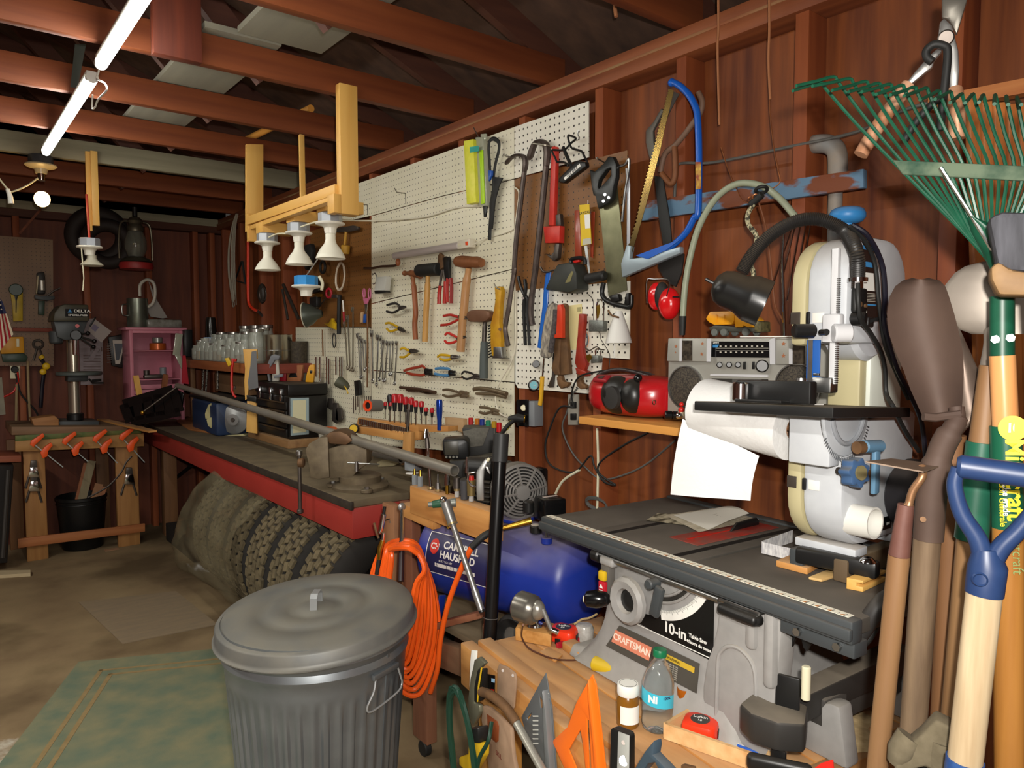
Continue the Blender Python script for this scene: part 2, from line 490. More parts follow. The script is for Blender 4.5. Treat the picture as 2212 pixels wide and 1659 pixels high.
# shop bench under the saw
BM=MF(1.018,.78,0,-9.03)
T=thing('shop_bench','low orange lumber bench carrying the grey table saw','workbench',(1.018,.78,0))
def bpart(n,m_,M_=BM,mm=None):return m_.xf(M_).B(n,mm or orangewood_y,T)
for j,(x0,x1)in enumerate(((.0,.04),(.045,.135),(.14,.23),(.235,.325),(.33,.42),(.425,.515),(.52,.61),(.615,.7))):
 bpart('top_board',MB().bx(x0,x1,.0,.83,.535,.57+(.012 if j==0 else 0),.003))
bpart('front_rail',MB().bx(-.038,-.001,-.01,.86,.455,.572,.004))
bpart('end_rail',MB().bx(.0,.7,-.039,-.001,.47,.57,.004),mm=wood('bench_end_wood','#8a5a2c','#b98a55','x',7,dust=('#a08c70',.3)))
for x,y in((.0,.02),(.0,.74),(.6,.02),(.6,.74)):
 bpart('leg',MB().bx(x,x+.089,y,y+.089,.0,.534,.004),mm=orangewood_z)
bpart('lower_shelf',MB().bx(.02,.68,.0,.8,.16,.18,.003))
sdm=mat('sawdust_pile_material','#b09468',.95,0,'#d6bd8e',60,.6,.6,detail=8)
def dustf(u,v):
 r=v;a=u*6.2832
 rr=(.16+.03*math.sin(3*a+1)+.02*math.sin(7*a))*r
 h=.007*(1-r**1.5)*(1+.3*math.sin(9*a)*r)
 return V((1.5+rr*math.cos(a)*.75,.8+rr*math.sin(a)*.75,.5715+h))
o=one('sawdust','pale sawdust spread on the bench under the right side of the saw','sawdust',MB().grid(dustf,60,10,True),sdm);o['kind']='stuff'
# table saw
SM=MF(1.249,.601,0,-4.89)
T=thing('table_saw','grey bench table saw with black top and long white ruler on its rail','table saw',(1.249,.601,.57))
def sp(n,m_,mm):return m_.xf(SM).B(n,mm,T)
topm=mat('dusty_saw_top','#3a3835',.55,.3,'#5c564e',16,.8,.1,detail=8,dust=('#6a6157',.7))
ZT=.92
sp('table_top',MB().bx(.0,.435,.392,.718,ZT-.03,ZT,.003),topm)
sp('extension_wing',MB().bx(.0,.435,.722,.9,ZT-.028,ZT-.001,.004),topm)
sp('extension_wing',MB().bx(.0,.435,.0,.388,ZT-.03,ZT-.002,.004),topm)
ra=sp('front_rail',MB().bx(-.034,-.001,-.004,.905,ZT-.042,ZT+.001,.006).bx(-.042,-.03,-.004,.905,ZT-.034,ZT-.012,.004),dgrey)
sc=sp('scale_strip',MB().bx(-.022,-.004,.012,.895,ZT+.0012,ZT+.0022),mat('ivory_scale','#e8e2cf',.5))
m=MB();m2=MB()
for k in range(70):
 y=.02+k*.0125
 m.bx(-.022,-.022+(.008 if k%2 else .012),y,y+.0009,ZT+.0023,ZT+.0027)
 if k%2==0:m2.prism([(-.021,y+.002,ZT+.0024),(-.021,y+.008,ZT+.0024),(-.014,y+.002,ZT+.0024)],(0,0,.0004))
m.xf(SM).B('scale_marks',blackgloss,sc);m2.xf(SM).B('scale_marks',mat('ochre_print','#b06a20',.6),sc)
sp('rear_rail',MB().bx(.437,.47,-.05,.9,ZT-.04,ZT+.004,.005),dgrey)
sp('trim_tube',MB().tube([(-.012,.3,ZT-.055),(-.012,.68,ZT-.055)],.009,12),steel)
sp('end_knob',MB().cyl((-.012,.675,ZT-.058),(-.012,.705,ZT-.058),.017,n=20,bev=.004),blackp)
sp('lock_lever',MB().box((-.03,.235,ZT-.062),(.035,.095,.022),(0,.2,0),.009,3),blackp)
sp('lock_plate',MB().bx(-.03,.0,.19,.29,ZT-.052,ZT-.043,.002),steel)
sp('rail_bracket',MB().bx(-.02,.02,.0,.15,ZT-.07,ZT-.042,.003),dgrey)
for y in(.03,.11):sp('bolt',MB().cyl((-.021,y,ZT-.056),(-.028,y,ZT-.056),.008,n=6),steel)
redins=mat('dusty_red_insert','#a32a20',.5,0,'#6a4a40',22,.4,.05)
sp('throat_insert',MB().bx(.1,.4,.465,.555,ZT+.0006,ZT+.0025,.001),redins)
sp('blade_slot',MB().bx(.12,.38,.512,.518,ZT+.0026,ZT+.003),mat('bright_red_slot','#c8281c',.4))
for y in(.43,.66):sp('miter_slot',MB().bx(.0,.435,y,y+.018,ZT+.0003,ZT+.0008),mat('slot_shadow_metal','#191715',.6))
a=W(1590,1150,Z=ZT+.003);
mi=SM.inverted()
sp_l=lambda px,py,z=ZT:mi@W(px,py,Z=z)
p=sp_l(1578,1150);q=sp_l(1640,1135)
sp('splitter',MB().prism([p,p+V((.0,-.005,.004)),p+V((.025,0,.02)),q+V((-.01,0,.022)),q+V((.0,0,.012)),q],(0,.006,0),.001),blackp)
def prof(z):
 t=max(.0,(.7-z)/.12);return t*t*.035
rows=[.578,.6,.615,.64,.67,.7,.76,.82,.86,.885]
def body(u,v):
 z=rows[int(round(v*(len(rows)-1)))]
 f=prof(z)
 tp=(z-.578)/.307
 x0=.0-f-.0;x1=.4+f
 y0=.285-f-.02*(1-tp);y1=.668+f+.07*(1-tp)**2
 r=.03
 P=[(x0,y0+r),(x0,y1-r),(x0+r*.3,y1-r*.3),(x0+r,y1),(x1-r,y1),(x1,y1-r),(x1,y0+r),(x1-r,y0),(x0+r,y0),(x0+r*.3,y0+r*.3)]
 q=P[int(round(u*len(P)))%len(P)]
 return V((q[0],q[1],z))
sp('housing',MB().grid(body,10,len(rows)-1,True),greyp)
m=MB()
arch=[(.345,.578),(.345,.66),(.335,.72),(.32,.76),(.31,.8),(.3,.885),(.15,.885),(.155,.8),(.165,.7),(.165,.578)]
m.prism([(-.012,y,z)for y,z in arch],(.05,0,0),.008)
m.bx(-.026,.02,.16,.185,.73,.885,.01)
m.bx(-.024,.02,.205,.23,.79,.885,.01)
sp('corner_post',m,greyp)
m=MB()
ar=[(.305,.6),(.303,.72)]+[(.255+.048*math.cos(t),.73+.05*math.sin(t))for t in(.3,.6,1.,1.4,1.8,2.2,2.6)]+[(.207,.72),(.205,.62)]
m.tube(smooth([(-.0125,y,z)for y,z in ar],3),.0045,8)
sp('arch_moulding',m,greyp)
sp('foot_block',MB().prism([(-.03,.72,.576),(-.03,.785,.576),(-.02,.78,.605),(-.005,.7,.61)],(.16,0,0),.006),greyp)
for x,y in((.1,.1),(.38,.12)):
 sp('foot',MB().prism([(x,y-.02,.572),(x,y+.1,.572),(x,y+.085,.66),(x,y+.02,.69),(x,y+.0,.69)],(.045,0,0),.008),greyp)
sp('skirt_bar',MB().prism([(.1,.13,.63),(.1,.19,.63),(.1,.19,.7),(.1,.13,.69)],(.36,0,0),.006),mat('dusty_black_bar','#3b3835',.6,dust=('#7a7064',.6)))
blk=mat('gloss_black_panel','#0d0d0e',.3)
quad=[(.6,.7),(.6,.735),(.56,.765),(.5,.775),(.43,.8),(.36,.835),(.326,.865),(.322,.74),(.34,.722)]
pn=sp('scale_panel',MB().prism([(-.0022,.59,.735),(-.0022,.5,.728),(-.0022,.324,.722),(-.0022,.324,.862),(-.0022,.42,.8),(-.0022,.5,.765),(-.0022,.59,.752)],(-.001,0,0)),blk)
def arcband(cy,cz,r0,r1,a0,a1,x,n=14):
 P=[(x,cy+r1*math.cos(R(a0+(a1-a0)*i/n)),cz+r1*math.sin(R(a0+(a1-a0)*i/n)))for i in range(n+1)]
 P+=[(x,cy+r0*math.cos(R(a1+(a0-a1)*i/n)),cz+r0*math.sin(R(a1+(a0-a1)*i/n)))for i in range(n+1)]
 return P
AC=(.5,.945)
s_=MB().prism(arcband(AC[0],AC[1],.15,.168,-158-2,-100,-.004),(-.0006,0,0))
MB
wsc=MB().prism(arcband(AC[0],AC[1],.16,.182,-153,-98,-.0036),(-.0008,0,0)).xf(SM).B('angle_scale',paperw,pn)
m=MB();mo=MB()
for i in range(46):
 a_=R(-152+i*1.18);L1=.006 if i%5 else .01
 c1=V((-.0046,AC[0]+.16*math.cos(a_),AC[1]+.16*math.sin(a_)));c2=V((-.0046,AC[0]+(.16+L1)*math.cos(a_),AC[1]+(.16+L1)*math.sin(a_)))
 m.beam(c1,c2,.0006,.0003,(1,0,0))
m.xf(SM).B('scale_marks',blackgloss,wsc)
for r_,a0,a1,nm in((.135,-150,-98,1),(.088,-150,-100,0)):
 sp('curved_slot',MB().prism(arcband(AC[0],AC[1],r_-.006,r_+.006,a0,a1,-.0012),(-.0006,0,0)),mat('slot_dark','#2a2723',.7))
 cc=[V((-.004,AC[0]+(r_-.008)*math.cos(R(a0+(a1-a0)*i/16)),AC[1]+(r_-.008)*math.sin(R(a0+(a1-a0)*i/16))))for i in range(17)]
 c2=[V((-.004,AC[0]+(r_+.008)*math.cos(R(a0+(a1-a0)*i/16)),AC[1]+(r_+.008)*math.sin(R(a0+(a1-a0)*i/16))))for i in range(17)]
 sp('slot_rim',MB().tube(cc+list(reversed(c2)),.0035,6,True),greyp)
sp('blade_tab',MB().prism(arcband(AC[0],AC[1],.13,.14,-150,-140,-.002),(-.001,0,0)),redp)
sp('dark_opening',MB().prism([(-.0015,.36,.884),(-.0015,.6,.884),(-.0015,.55,.865),(-.0015,.48,.858),(-.0015,.42,.862)],(-.0008,0,0)),mat('housing_opening','#1e1c1b',.7))
lt=lambda s_,y,z,size,par,mm,b=.0,al='LEFT',tilt=0:MB().text(s_,(-.004,y,z),(0,-1,0),(0,0,1),size,.0005,al,b).xf(SM).B('lettering',mm,par)
lt('10-in.',.468,.752,.034,pn,paperw,.0008)
lt('Table Saw',.392,.757,.0125,pn,paperw,.0003)
lt('Sierra de mesa',.392,.743,.0105,pn,paperw,.0002)
MB().bx(-.004,-.0034,.324,.59,.7265,.7285).xf(SM).B('white_line',paperw,pn)
zn=lambda z:-prof(z)-.003
pl=sp('name_plate',MB().prism([(zn(.642),.655,.642),(zn(.642),.36,.642),(zn(.705),.36,.705),(zn(.705),.615,.705)],(-.002,0,0)),mat('dusty_name_plate','#4a463f',.6,dust=('#7a7064',.5)))
sl=V((zn(.705)-zn(.642),0,.063)).normalized()
def onplate(y,t,off=.003):return V((zn(.642)-off,y,.642))+sl*t
tg=MB().prism([onplate(.635,.018),onplate(.505,.018),onplate(.5,.05),onplate(.625,.05)],(-.0012,0,0)).xf(SM).B('name_tag',mat('salmon_tag','#d88468',.5),pl)
MB().text('CRAFTSMAN',onplate(.565,.034,.0045),(0,-1,0),sl,.0225,.0006,'CENTER',.0004).xf(SM).B('lettering',mat('pale_letters','#f0dccb',.5),tg)
tg=MB().prism([onplate(.49,.04),onplate(.37,.04),onplate(.37,.052),onplate(.49,.052)],(-.0012,0,0)).xf(SM).B('warning_stripe',mat('warning_yellow','#c9a634',.5),pl)
MB().text('WARNING',onplate(.43,.046,.0045),(0,-1,0),sl,.008,.0004).xf(SM).B('lettering',blackgloss,tg)
m=MB()
for i in range(7):
 m.text('When using power tools follow all safety',onplate(.49,.034-i*.0045,.0045),(0,-1,0),sl,.0045,.0003,'LEFT')
m.xf(SM).B('lettering',mat('grey_print','#b5afa2',.6),pl)
cw=V((-.028,.556,.79))
pr=[]
hw=MB()
hw.lathe([(.026,.004),(.03,.014),(.048,.018),(.056,.01),(.057,.0),(.05,-.004),(.028,-.002),(.026,.004)],cw,(-1,0,0),14)
hwo=sp('hand_wheel',hw,greyp)
MB().lathe([(0,.006),(.012,.007),(.026,.002),(.027,-.004)],cw,(-1,0,0),24).xf(SM).B('hub',blackp,hwo)
MB().lathe([(.008,0),(.008,.012),(.017,.02),(.022,.045),(.019,.068),(.012,.074),(0,.075)],cw+V((.0,.05,-.012)),(-.62,.75,-.1),20).xf(SM).B('crank_handle',blackgloss,hwo)
MB().cyl(cw+V((-.047,.107,-.0195)),cw+V((-.0485,.109,-.0197)),.008,n=16).xf(SM).B('handle_cap',cream,hwo)
sp('tilt_lever',MB().box((-.03,.463,.815),(.014,.026,.075),(.25,0,0),.006).cyl((-.012,.478,.852),(-.045,.478,.852),.012,n=16,bev=.003),dgrey)
sp('switch_housing',MB().bx(-.022,.0,.636,.668,.77,.865,.004),mat('switch_surround','#5e5a55',.5))
sp('switch_cover',MB().bx(-.034,-.021,.64,.664,.81,.835,.005),yellowp)
sw=sp('switch_paddle',MB().bx(-.032,-.021,.64,.664,.772,.809,.003),mat('switch_red','#b81f2c',.4))
MB().prism([(-.0325,.645,.793),(-.0325,.659,.793),(-.0325,.652,.803)],(-.0008,0,0)).prism([(-.0325,.645,.788),(-.0325,.659,.788),(-.0325,.652,.778)],(-.0008,0,0)).xf(SM).B('arrow_marks',paperw,sw)
sp('upper_cap',MB().box((-.012,.645,.858),(.03,.05,.022),None,.008,3),greyp)
def spw(n,m_,mm):return m_.B(n,mm,T)
spw('support_bar',MB().tube(smooth([W(1832,1402,X=1.27),W(1868,1352,X=1.285),W(1903,1306,X=1.3),W(1925,1290,X=1.345),W(1975,1268,X=1.45),W(2100,1220,X=1.68)],6),.0165,14),mat('rubber_grip_bar','#2c2a29',.5,dust=('#6a6157',.4)))
spw('support_bar',MB().tube(smooth([W(1835,1404,X=1.28),W(1852,1398,X=1.29),W(1875,1378,X=1.3),W(1905,1330,X=1.32),W(1935,1305,X=1.36),W(2100,1250,X=1.68)],6),.0085,10),blackrub)
T=thing('rip_fence','dusty black rip fence stored slanting under the right wing of the saw','saw fence',(1.3,.83,.7))
fbar=mat('dusty_black_fence','#2d2b29',.5,dust=('#857a6a',.75))
a_=W(1545,1508,X=1.17);b2=W(1900,1330,X=1.62)
a0=V((1.262,.775,.672));a1=V((1.64,.7,.715))
MB().beam(a0,a1,.05,.055,(0,0,1),.004).B('bar',fbar,T)
hd=a0
MB().prism([hd+V((-.06,.035,-.028)),hd+V((.03,.05,-.03)),hd+V((.04,-.05,-.03)),hd+V((-.03,-.085,-.03)),hd+V((-.065,-.05,-.03)),hd+V((-.075,.0,-.03))],(0,0,.058),.008).B('fence_head',fbar,T)
MB().box(hd+V((-.065,-.055,-.055)),(.022,.115,.032),(0,0,.5),.01,3).B('lock_handle',blackp,T)
MB().bx(hd.x-.055,hd.x-.048,hd.y-.06,hd.y-.03,hd.z-.1,hd.z-.03,.002).B('hook_tongue',blackp,T)
MB().box(hd+V((.0,-.03,.052)),(.008,.045,.075),(0,0,.3),.003).B('end_plate',blackp,T)
MB().cyl(hd+V((.012,-.06,.05)),hd+V((.012,-.06,.115)),.0085,n=14,bev=.002).B('plastic_plug',cream,T)
T=thing('hook_bracket','black two pronged metal bracket hanging under the saw rail','bracket',(1.3,.75,.8))
P=[(1698,1343),(1722,1345),(1740,1362),(1758,1362),(1772,1368),(1778,1385),(1770,1393),(1763,1378),(1752,1390),(1743,1408),(1735,1400),(1728,1372),(1712,1362),(1700,1420),(1685,1422)]
pts=[PX(x,y,(1.29,.75,.8),(1,-.08,0))for x,y in P]
MB().prism(pts,(.006,0,0),.0015).B('plate',blackp,T)
MB().prism([PX(x,y,(1.285,.75,.8),(1,-.08,0))for x,y in((1716,1342),(1730,1346),(1700,1424),(1684,1420))],(.01,0,0),.002).B('arm',blackp,T)
# band saw on the saw table
bwhite=mat('bandsaw_white','#b9bcc1',.45,0,'#c4c7ca',30,.6,.03,dust=('#b09a78',.5))
bbeige=mat('bandsaw_beige','#b5ab84',.45,dust=('#b09a78',.4))
bblue=mat('bandsaw_blue_knob','#2a6fa6',.45,dust=('#8a7a60',.3))
BY0,BY1,BY2=.709,.795,.829
T=thing('band_saw','white and beige benchtop band saw with blue tension knob standing on the black saw','band saw',(1.5,.77,.98))
def arch(x0,x1,z0,z1,r,y,r2=None):
 r2=r2 or r
 P=[(x0,z0),(x0,z1-r)]
 P+=[(x0+r-r*math.cos(R(a)),z1-r+r*math.sin(R(a)))for a in(15,30,45,60,75,90)]
 P+=[(x1-r2+r2*math.sin(R(a)),z1-r2+r2*math.cos(R(a)))for a in(0,18,36,54,72,90)]
 P+=[(x1,z0)]
 return[V((a,y,b))for a,b in P]
MB().prism(arch(1.38,1.632,1.392,1.605,.09,BY0),(0,BY1-BY0-.001,0),.012).B('upper_frame',bwhite,T)
ud=MB().prism(arch(1.381,1.631,1.388,1.605,.095,BY1),(0,BY2-BY1,0),.01).B('upper_door',bbeige,T)
MB().cyl((1.505,BY0+.012,1.44),(1.505,BY1-.002,1.44),.083,n=40,bev=.01).B('wheel_bulge',bwhite,T)
low=[(1.38,1.245),(1.38,1.08)]+[(1.475-.095*math.cos(R(a)),1.08-.095*math.sin(R(a)))for a in(15,30,45,60,75,90)]+[(1.66,.985),(1.68,1.),(1.7,1.245)]
lo=MB().prism([V((x,BY0,z))for x,z in low],(0,BY1-BY0-.001,0),.014).B('lower_frame',bwhite,T)
MB().prism([V((x,BY1,z))for x,z in low],(0,BY2-BY1,0),.01).B('lower_door',bbeige,T)
MB().bx(1.515,1.66,.725,BY1,1.2,1.41,.01).B('column',mat('bandsaw_column','#cfd3c8',.45),T)
MB().bx(1.49,1.525,.735,BY1+.01,1.2,1.41,.006).B('column_lining',bbeige,T)
for z in(1.432,1.098):
 MB().bx(1.3775,1.3795,.805,.826,z,z+.024,.001).B('dark_label',mat('dark_label','#3a322b',.5),T)
 MB().bx(1.374,1.3798,.783,.791,z,z+.024,.002).B('door_latch',blackp,T)
 MB().bx(1.3775,1.3797,.755,.779,z+.002,z+.022,.001).B('latch_plate',white,T)
k=V((1.44,.745,1.6))
tk=MB().lathe([(0,.062),(.022,.062),(.03,.058),(.034,.05),(.034,.042),(.028,.034),(.014,.03),(.012,.022),(0,.022)],k,(0,0,1),28).B('tension_knob',bblue,T)
MB().cyl(k,k+V((0,0,.03)),.0095,n=16).B('knob_stem',dsteel,tk)
C=V((1.224,.649,1.284));Lc=V((1.23,.933,1.2755));Rc=V((1.535,.649,1.2655))
tu=(Rc-C).normalized();tv=(Lc-C);tv=(tv-tu*tv.dot(tu)).normalized();tn=tu.cross(tv)
tM=Matrix((tu,tv,tn)).transposed().to_4x4();tM.translation=C
MB().bx(0,.3,0,.295,-.019,.0,.002).xf(tM).B('table',mat('bandsaw_table','#1d1d1d',.4,.2,dust=('#8f8068',.6)),T)
MB().bx(.12,.17,.11,.19,.0,.002).xf(tM).B('table_insert',paperw,T)
mg=MB().bx(.03,.055,.06,.22,.002,.045,.004).bx(.0,.03,.1,.2,.002,.008,.002).xf(tM).B('mitre_gauge_head',blackp,T)
MB().cyl((.02,.2,.004),(.02,.2,.04),.016,n=20,bev=.003).xf(tM).B('gauge_knob',chrome,mg)
MB().cyl((.04,.085,.045),(.04,.085,.05),.01,n=16).xf(tM).B('gauge_screw',steel,mg)
MB().prism([V((1.374+.085*math.cos(R(a)),.7,1.262+.085*math.sin(R(a))))for a in range(-180,1,12)],(0,.008,0),.002).B('trunnion',mat('bandsaw_grey_casting','#b4b8bd',.45,dust=('#b07a48',.3)),T)
MB().tube([V((1.374+.06*math.cos(R(a)),.698,1.262+.06*math.sin(R(a))))for a in range(-170,-9,10)],.005,8).B('trunnion_slot',mat('trunnion_slot','#8e9196',.5),T)
m=MB()
for a in range(-150,-20,4):
 m.beam((1.374+.087*math.cos(R(a)),.7005,1.262+.087*math.sin(R(a))),(1.374+.095*math.cos(R(a)),.7005,1.262+.095*math.sin(R(a))),.0016,.001,(0,1,0))
m.B('tilt_scale_marks',mat('grey_marks','#55585c',.5),T)
MB().bx(1.32,1.36,.705,.79,1.16,1.262,.004).B('trunnion_bracket',bwhite,T)
h=V((1.405,.7,1.196))
th=MB().cyl(h+V((-.028,-.03,.003)),h+V((.03,-.036,.0)),.012,n=18,bev=.003).beam(h+V((.012,-.036,-.005)),h+V((.016,-.034,-.092)),.02,.01,(0,1,0),.003).B('lock_handle',mat('grey_blue_handle','#5d85a2',.5,dust=('#8a7a60',.3)),T)
MB().cyl(h+V((-.03,-.03,.002)),h+V((-.045,-.026,.002)),.012,n=16).B('handle_nut',rust,th)
kc=V((1.358,.665,1.152))
m=MB()
ax=V((-.25,-1,.1)).normalized();xx=ax.orthogonal().normalized();yy=ax.cross(xx)
out=[]
for i in range(56):
 a=2*math.pi*i/56;rr=.026+.0035*math.cos(7*a)
 out.append(kc+(xx*math.cos(a)+yy*math.sin(a))*rr)
kn=m.prism(out,-ax*.026,.003).B('tilt_knob',mat('blue_tilt_knob','#3d5a80',.5,dust=('#8a7a40',.5)),T)
MB().cyl(kc+ax*.001,kc+ax*.004,.014,n=20).B('knob_cap',mat('dusty_brass_cap','#7d7350',.6),kn)
MB().cyl(kc-ax*.024,kc-ax*.05,.008,n=12).B('knob_shaft',dsteel,kn)
MB().cyl((1.452,BY0+.002,1.135),(1.452,BY0-.016,1.135),.011,n=16,bev=.003).B('hub_bolt',rust,T)
po=V((1.425,BY0+.01,1.045));pa=V((-.05,-1,.02)).normalized()
MB().lathe([(.031,0),(.031,.055),(.0275,.055),(.0275,.004),(0,.004)],po,pa,32).B('dust_port',white,T)
rp_=MB().bx(1.478,1.585,BY0-.0015,BY0-.0003,1.003,1.03).B('rating_plate',blackgloss,T)
MB().bx(1.5,1.55,BY0-.0022,BY0-.0016,1.013,1.019).bx(1.565,1.578,BY0-.0022,BY0-.0016,1.012,1.017).B('plate_marks',paperw,rp_)
bp_=MB().prism([V(p)for p in((1.405,BY0-.0003,1.452),(1.505,BY0-.0003,1.437),(1.505,BY0-.0003,1.49),(1.49,BY0-.0003,1.55),(1.465,BY0-.0003,1.592),(1.435,BY0-.0003,1.593),(1.425,BY0-.0003,1.52),(1.405,BY0-.0003,1.49))],(0,-.001,0)).B('print_panel',blackgloss,T)
MB().bx(1.43,1.475,BY0-.002,BY0-.0014,1.576,1.584).bx(1.432,1.487,BY0-.002,BY0-.0014,1.543,1.553).bx(1.42,1.5,BY0-.002,BY0-.0014,1.468,1.471).B('blue_stripes',mat('print_blue','#3a86c0',.5),bp_)
MB().bx(1.433,1.488,BY0-.002,BY0-.0014,1.497,1.532).B('pale_chart',paperw,bp_)
m=MB()
for i in range(6):m.bx(1.425,1.498,BY0-.002,BY0-.0014,1.476+i*.003,1.4772+i*.003)
m.torus((1.447,BY0-.0014,1.455),(0,1,0),.006,.0007,20,6).B('print_lines',mat('grey_print','#b5afa2',.6),bp_)
MB().text('10',(1.605,BY0-.001,1.492),(1,0,0),(0,0,1),.026,.001).B('lettering',blackgloss,T)
gp=MB().bx(1.365,1.376,.722,.735,1.315,1.575,.001).B('guide_post',mat('white_post','#cbcbcd',.35),T)
m=MB()
for i in range(56):m.bx(1.362,1.37,.718,.722,1.318+i*.0036,1.3196+i*.0036)
m.B('rack_teeth',steel,gp)
MB().bx(1.358,1.378,.712,.748,1.395,1.45,.004).cyl((1.352,.722,1.413),(1.378,.7,1.413),.018,n=24,bev=.003).B('post_clamp',mat('white_post','#cbcbcd',.35),T)
for(a,b)in(((1.355,.76,1.418),(1.32,.785,1.418)),((1.4,.712,1.441),(1.405,.685,1.441))):
 MB().cyl(a,b,.0135,n=24,bev=.003).B('round_knob',blackp,T)
MB().cyl((1.352,.745,1.415),(1.335,.725,1.415),.006,n=12).B('wing_screw',blackp,T)
MB().bx(1.435,1.46,.695,.708,1.425,1.445,.003).beam((1.44,.7,1.435),(1.475,.675,1.448),.006,.006).B('tracking_knob',blackp,T)
bg=MB().bx(1.372,1.376,.758,.786,1.302,1.4,.001).B('blade_guard',mat('guard_blue','#1d55a0',.45),T)
MB().bx(1.366,1.372,.756,.768,1.318,1.323,.001).bx(1.366,1.372,.756,.768,1.33,1.335,.001).B('guard_clips',steel,bg)
MB().bx(1.355,1.385,.725,.765,1.297,1.328,.004).bx(1.362,1.374,.77,.786,1.295,1.306,.001).B('lower_guide',steel,T)
MB().bx(1.37,1.3706,.772,.782,1.27,1.4).B('blade',steel,T)
mo=V((1.69,.73,1.09))
MB().cyl((1.62,.7,1.075),(1.6,.6,1.075),.075,n=36,bev=.012).B('motor',mat('motor_black','#1c1a1d',.5,dust=('#6a5d50',.3)),T)
MB().bx(1.42,1.47,.7,.83,.968,.986,.003).bx(1.6,1.66,.7,.83,.968,.986,.003).B('foot',bwhite,T)
T=thing('gooseneck_lamp','black gooseneck work lamp arching over the band saw towards the yellow toy truck','lamp',(1.41,.7,1.49))
lb=V(W(1853,600,Y=.69))
MB().bx(1.385,1.432,.695,.707,1.452,1.5,.006).B('switch_box',blackp,T)
MB().cyl((1.397,.6945,1.468),(1.397,.691,1.468),.005,n=12).cyl((1.418,.6945,1.466),(1.418,.691,1.466),.004,n=12).B('switch_button',rust,T)
MB().cyl(lb+V((0,0,-.02)),lb+V((0,0,-.006)),.011,n=8).cyl(lb+V((0,0,-.008)),lb+V((0,0,0)),.018,n=24).B('lamp_mount',chrome,T)
neck=smooth([lb,W(1850,545,Y=.68),W(1825,500,X=1.385),W(1775,475,X=1.37),W(1720,478,X=1.345),W(1665,508,X=1.32),W(1625,550,X=1.3),W(1602,588,X=1.285)],14)
rr=[.0125+(.0014 if i%2 else 0)for i in range(len(neck))]
den=[]
for a_,b__ in zip(neck,neck[1:]):
 den+=[a_,a_.lerp(b__,.5)]
den.append(neck[-1])
MB().tube(den,[.0135 if i%2 else .0118 for i in range(len(den))],14).B('flexible_neck',mat('dusty_black_neck','#211f1e',.45,dust=('#7a6a55',.5)),T)
ho=W(1540,612,X=1.245);h1=W(1655,640,X=1.3)
ax=(h1-ho).normalized()
ax=V((ax.x*1.,ax.y,ax.z-.15)).normalized()
hL=(h1-ho).length
MB().lathe([(0,0),(.018,.003),(.032,.014),(.038,.03),(.0385,hL*.55),(.046,hL*.72),(.047,hL*.78),(.047,hL*1.03),(.045,hL*1.03),(.044,hL*.8),(.03,hL*.55),(0,hL*.5)],ho,ax,36).B('lamp_shade',mat('lamp_black','#151515',.3,dust=('#7a6a55',.45)),T)
MB().cyl(ho+ax*.008,ho-ax*.012+V((-.006,0,.004)),.0035,n=8).B('turn_switch',blackp,T)
def cable(name,label,pts,r,m_,cat='cable',grp=None,n=7,mn=8):
 return one(name,label,cat,MB().tube(smooth(pts,n),r,mn),m_,grp)
cable('power_cord','black cord hanging from the gooseneck lamp mount down the white band saw',[W(1853,612,Y=.685),W(1854,650,Y=.68),W(1860,690,Y=.683),W(1882,722,Y=.69),W(1903,760,Y=.69),W(1912,800,Y=.69),W(1915,850,Y=.69),W(1930,880,Y=.66),W(1955,930,Y=.67),W(1985,975,Y=.67)],.0045,blackrub)
cable('power_cord','outermost black cord curving from behind the blue knob down beside the shovel',[W(1840,485,Y=.7),W(1875,510,Y=.68),W(1905,570,Y=.675),W(1912,640,Y=.67),W(1910,700,Y=.66),W(1935,790,Y=.65),W(1965,850,Y=.645),W(1990,910,Y=.64),W(2000,990,Y=.64)],.0048,mat('navy_black_cord','#14121f',.45))
cable('power_cord','inner black cord looping over the print panel of the band saw',[W(1835,488,Y=.7),W(1868,520,Y=.69),W(1890,570,Y=.688),W(1897,640,Y=.682),W(1903,690,Y=.67),W(1912,745,Y=.66),W(1938,810,Y=.655),W(1962,862,Y=.652)],.004,blackrub)
T=thing('saw_stand_base','low black metal base with rounded corners under the band saw','stand',(1.45,.74,.92))
def bar(a,b_,w_,h_):return MB().beam(a,b_,w_,h_,(0,0,1),.007)
bz=.9485
p0=W(1722,1196,Z=.955);p1=W(1898,1232,Z=.955)
bar(p0,p1,.03,.034).B('front_rail',blackp,T)
MB().bx(1.4,1.66,.8,.83,.9205,.966,.004).B('rear_rail',dgrey,T)
MB().bx(1.4,1.66,.705,.735,.9205,.966,.004).B('middle_rail',mat('dusty_brown_rail','#5b4a35',.7,dust=('#8a7a60',.5)),T)
c_=W(1892,1206,Z=.975)
MB().lathe([(0,.01),(.008,.009),(.014,.003),(.015,.0),(0,.0)],V((p1.x-.02,p1.y+.012,.9725)),(0,0,1),20).B('bolt_head',chrome,T)
lf=[W(1643,1178,Z=.955),W(1643,1200,Z=.9225),W(1718,1210,Z=.922),W(1720,1190,Z=.95)]
pa0=W(1645,1195,Z=.9215);pa1=W(1716,1212,Z=.9215);pb0=W(1645,1195,Z=.9215);pb1=W(1712,1172,Z=.9215)
m=MB().prism([pa0,pa1,pa1+V((0,0,.026)),pa0+V((0,0,.026))],(.001,.001,0))
m.prism([pa0+V((0,0,.001)),pb1+V((0,0,.001)),pb1+V((0,0,.03)),pa0+V((0,0,.027))],(.001,.001,0))
lfo=one('leaflet','white folded leaflet standing against the black base of the band saw','leaflet',m,mat('grey_white_print','#d5d3d0',.7,0,'#a5a3a6',180,.3,stretch=(1,1,.3)))
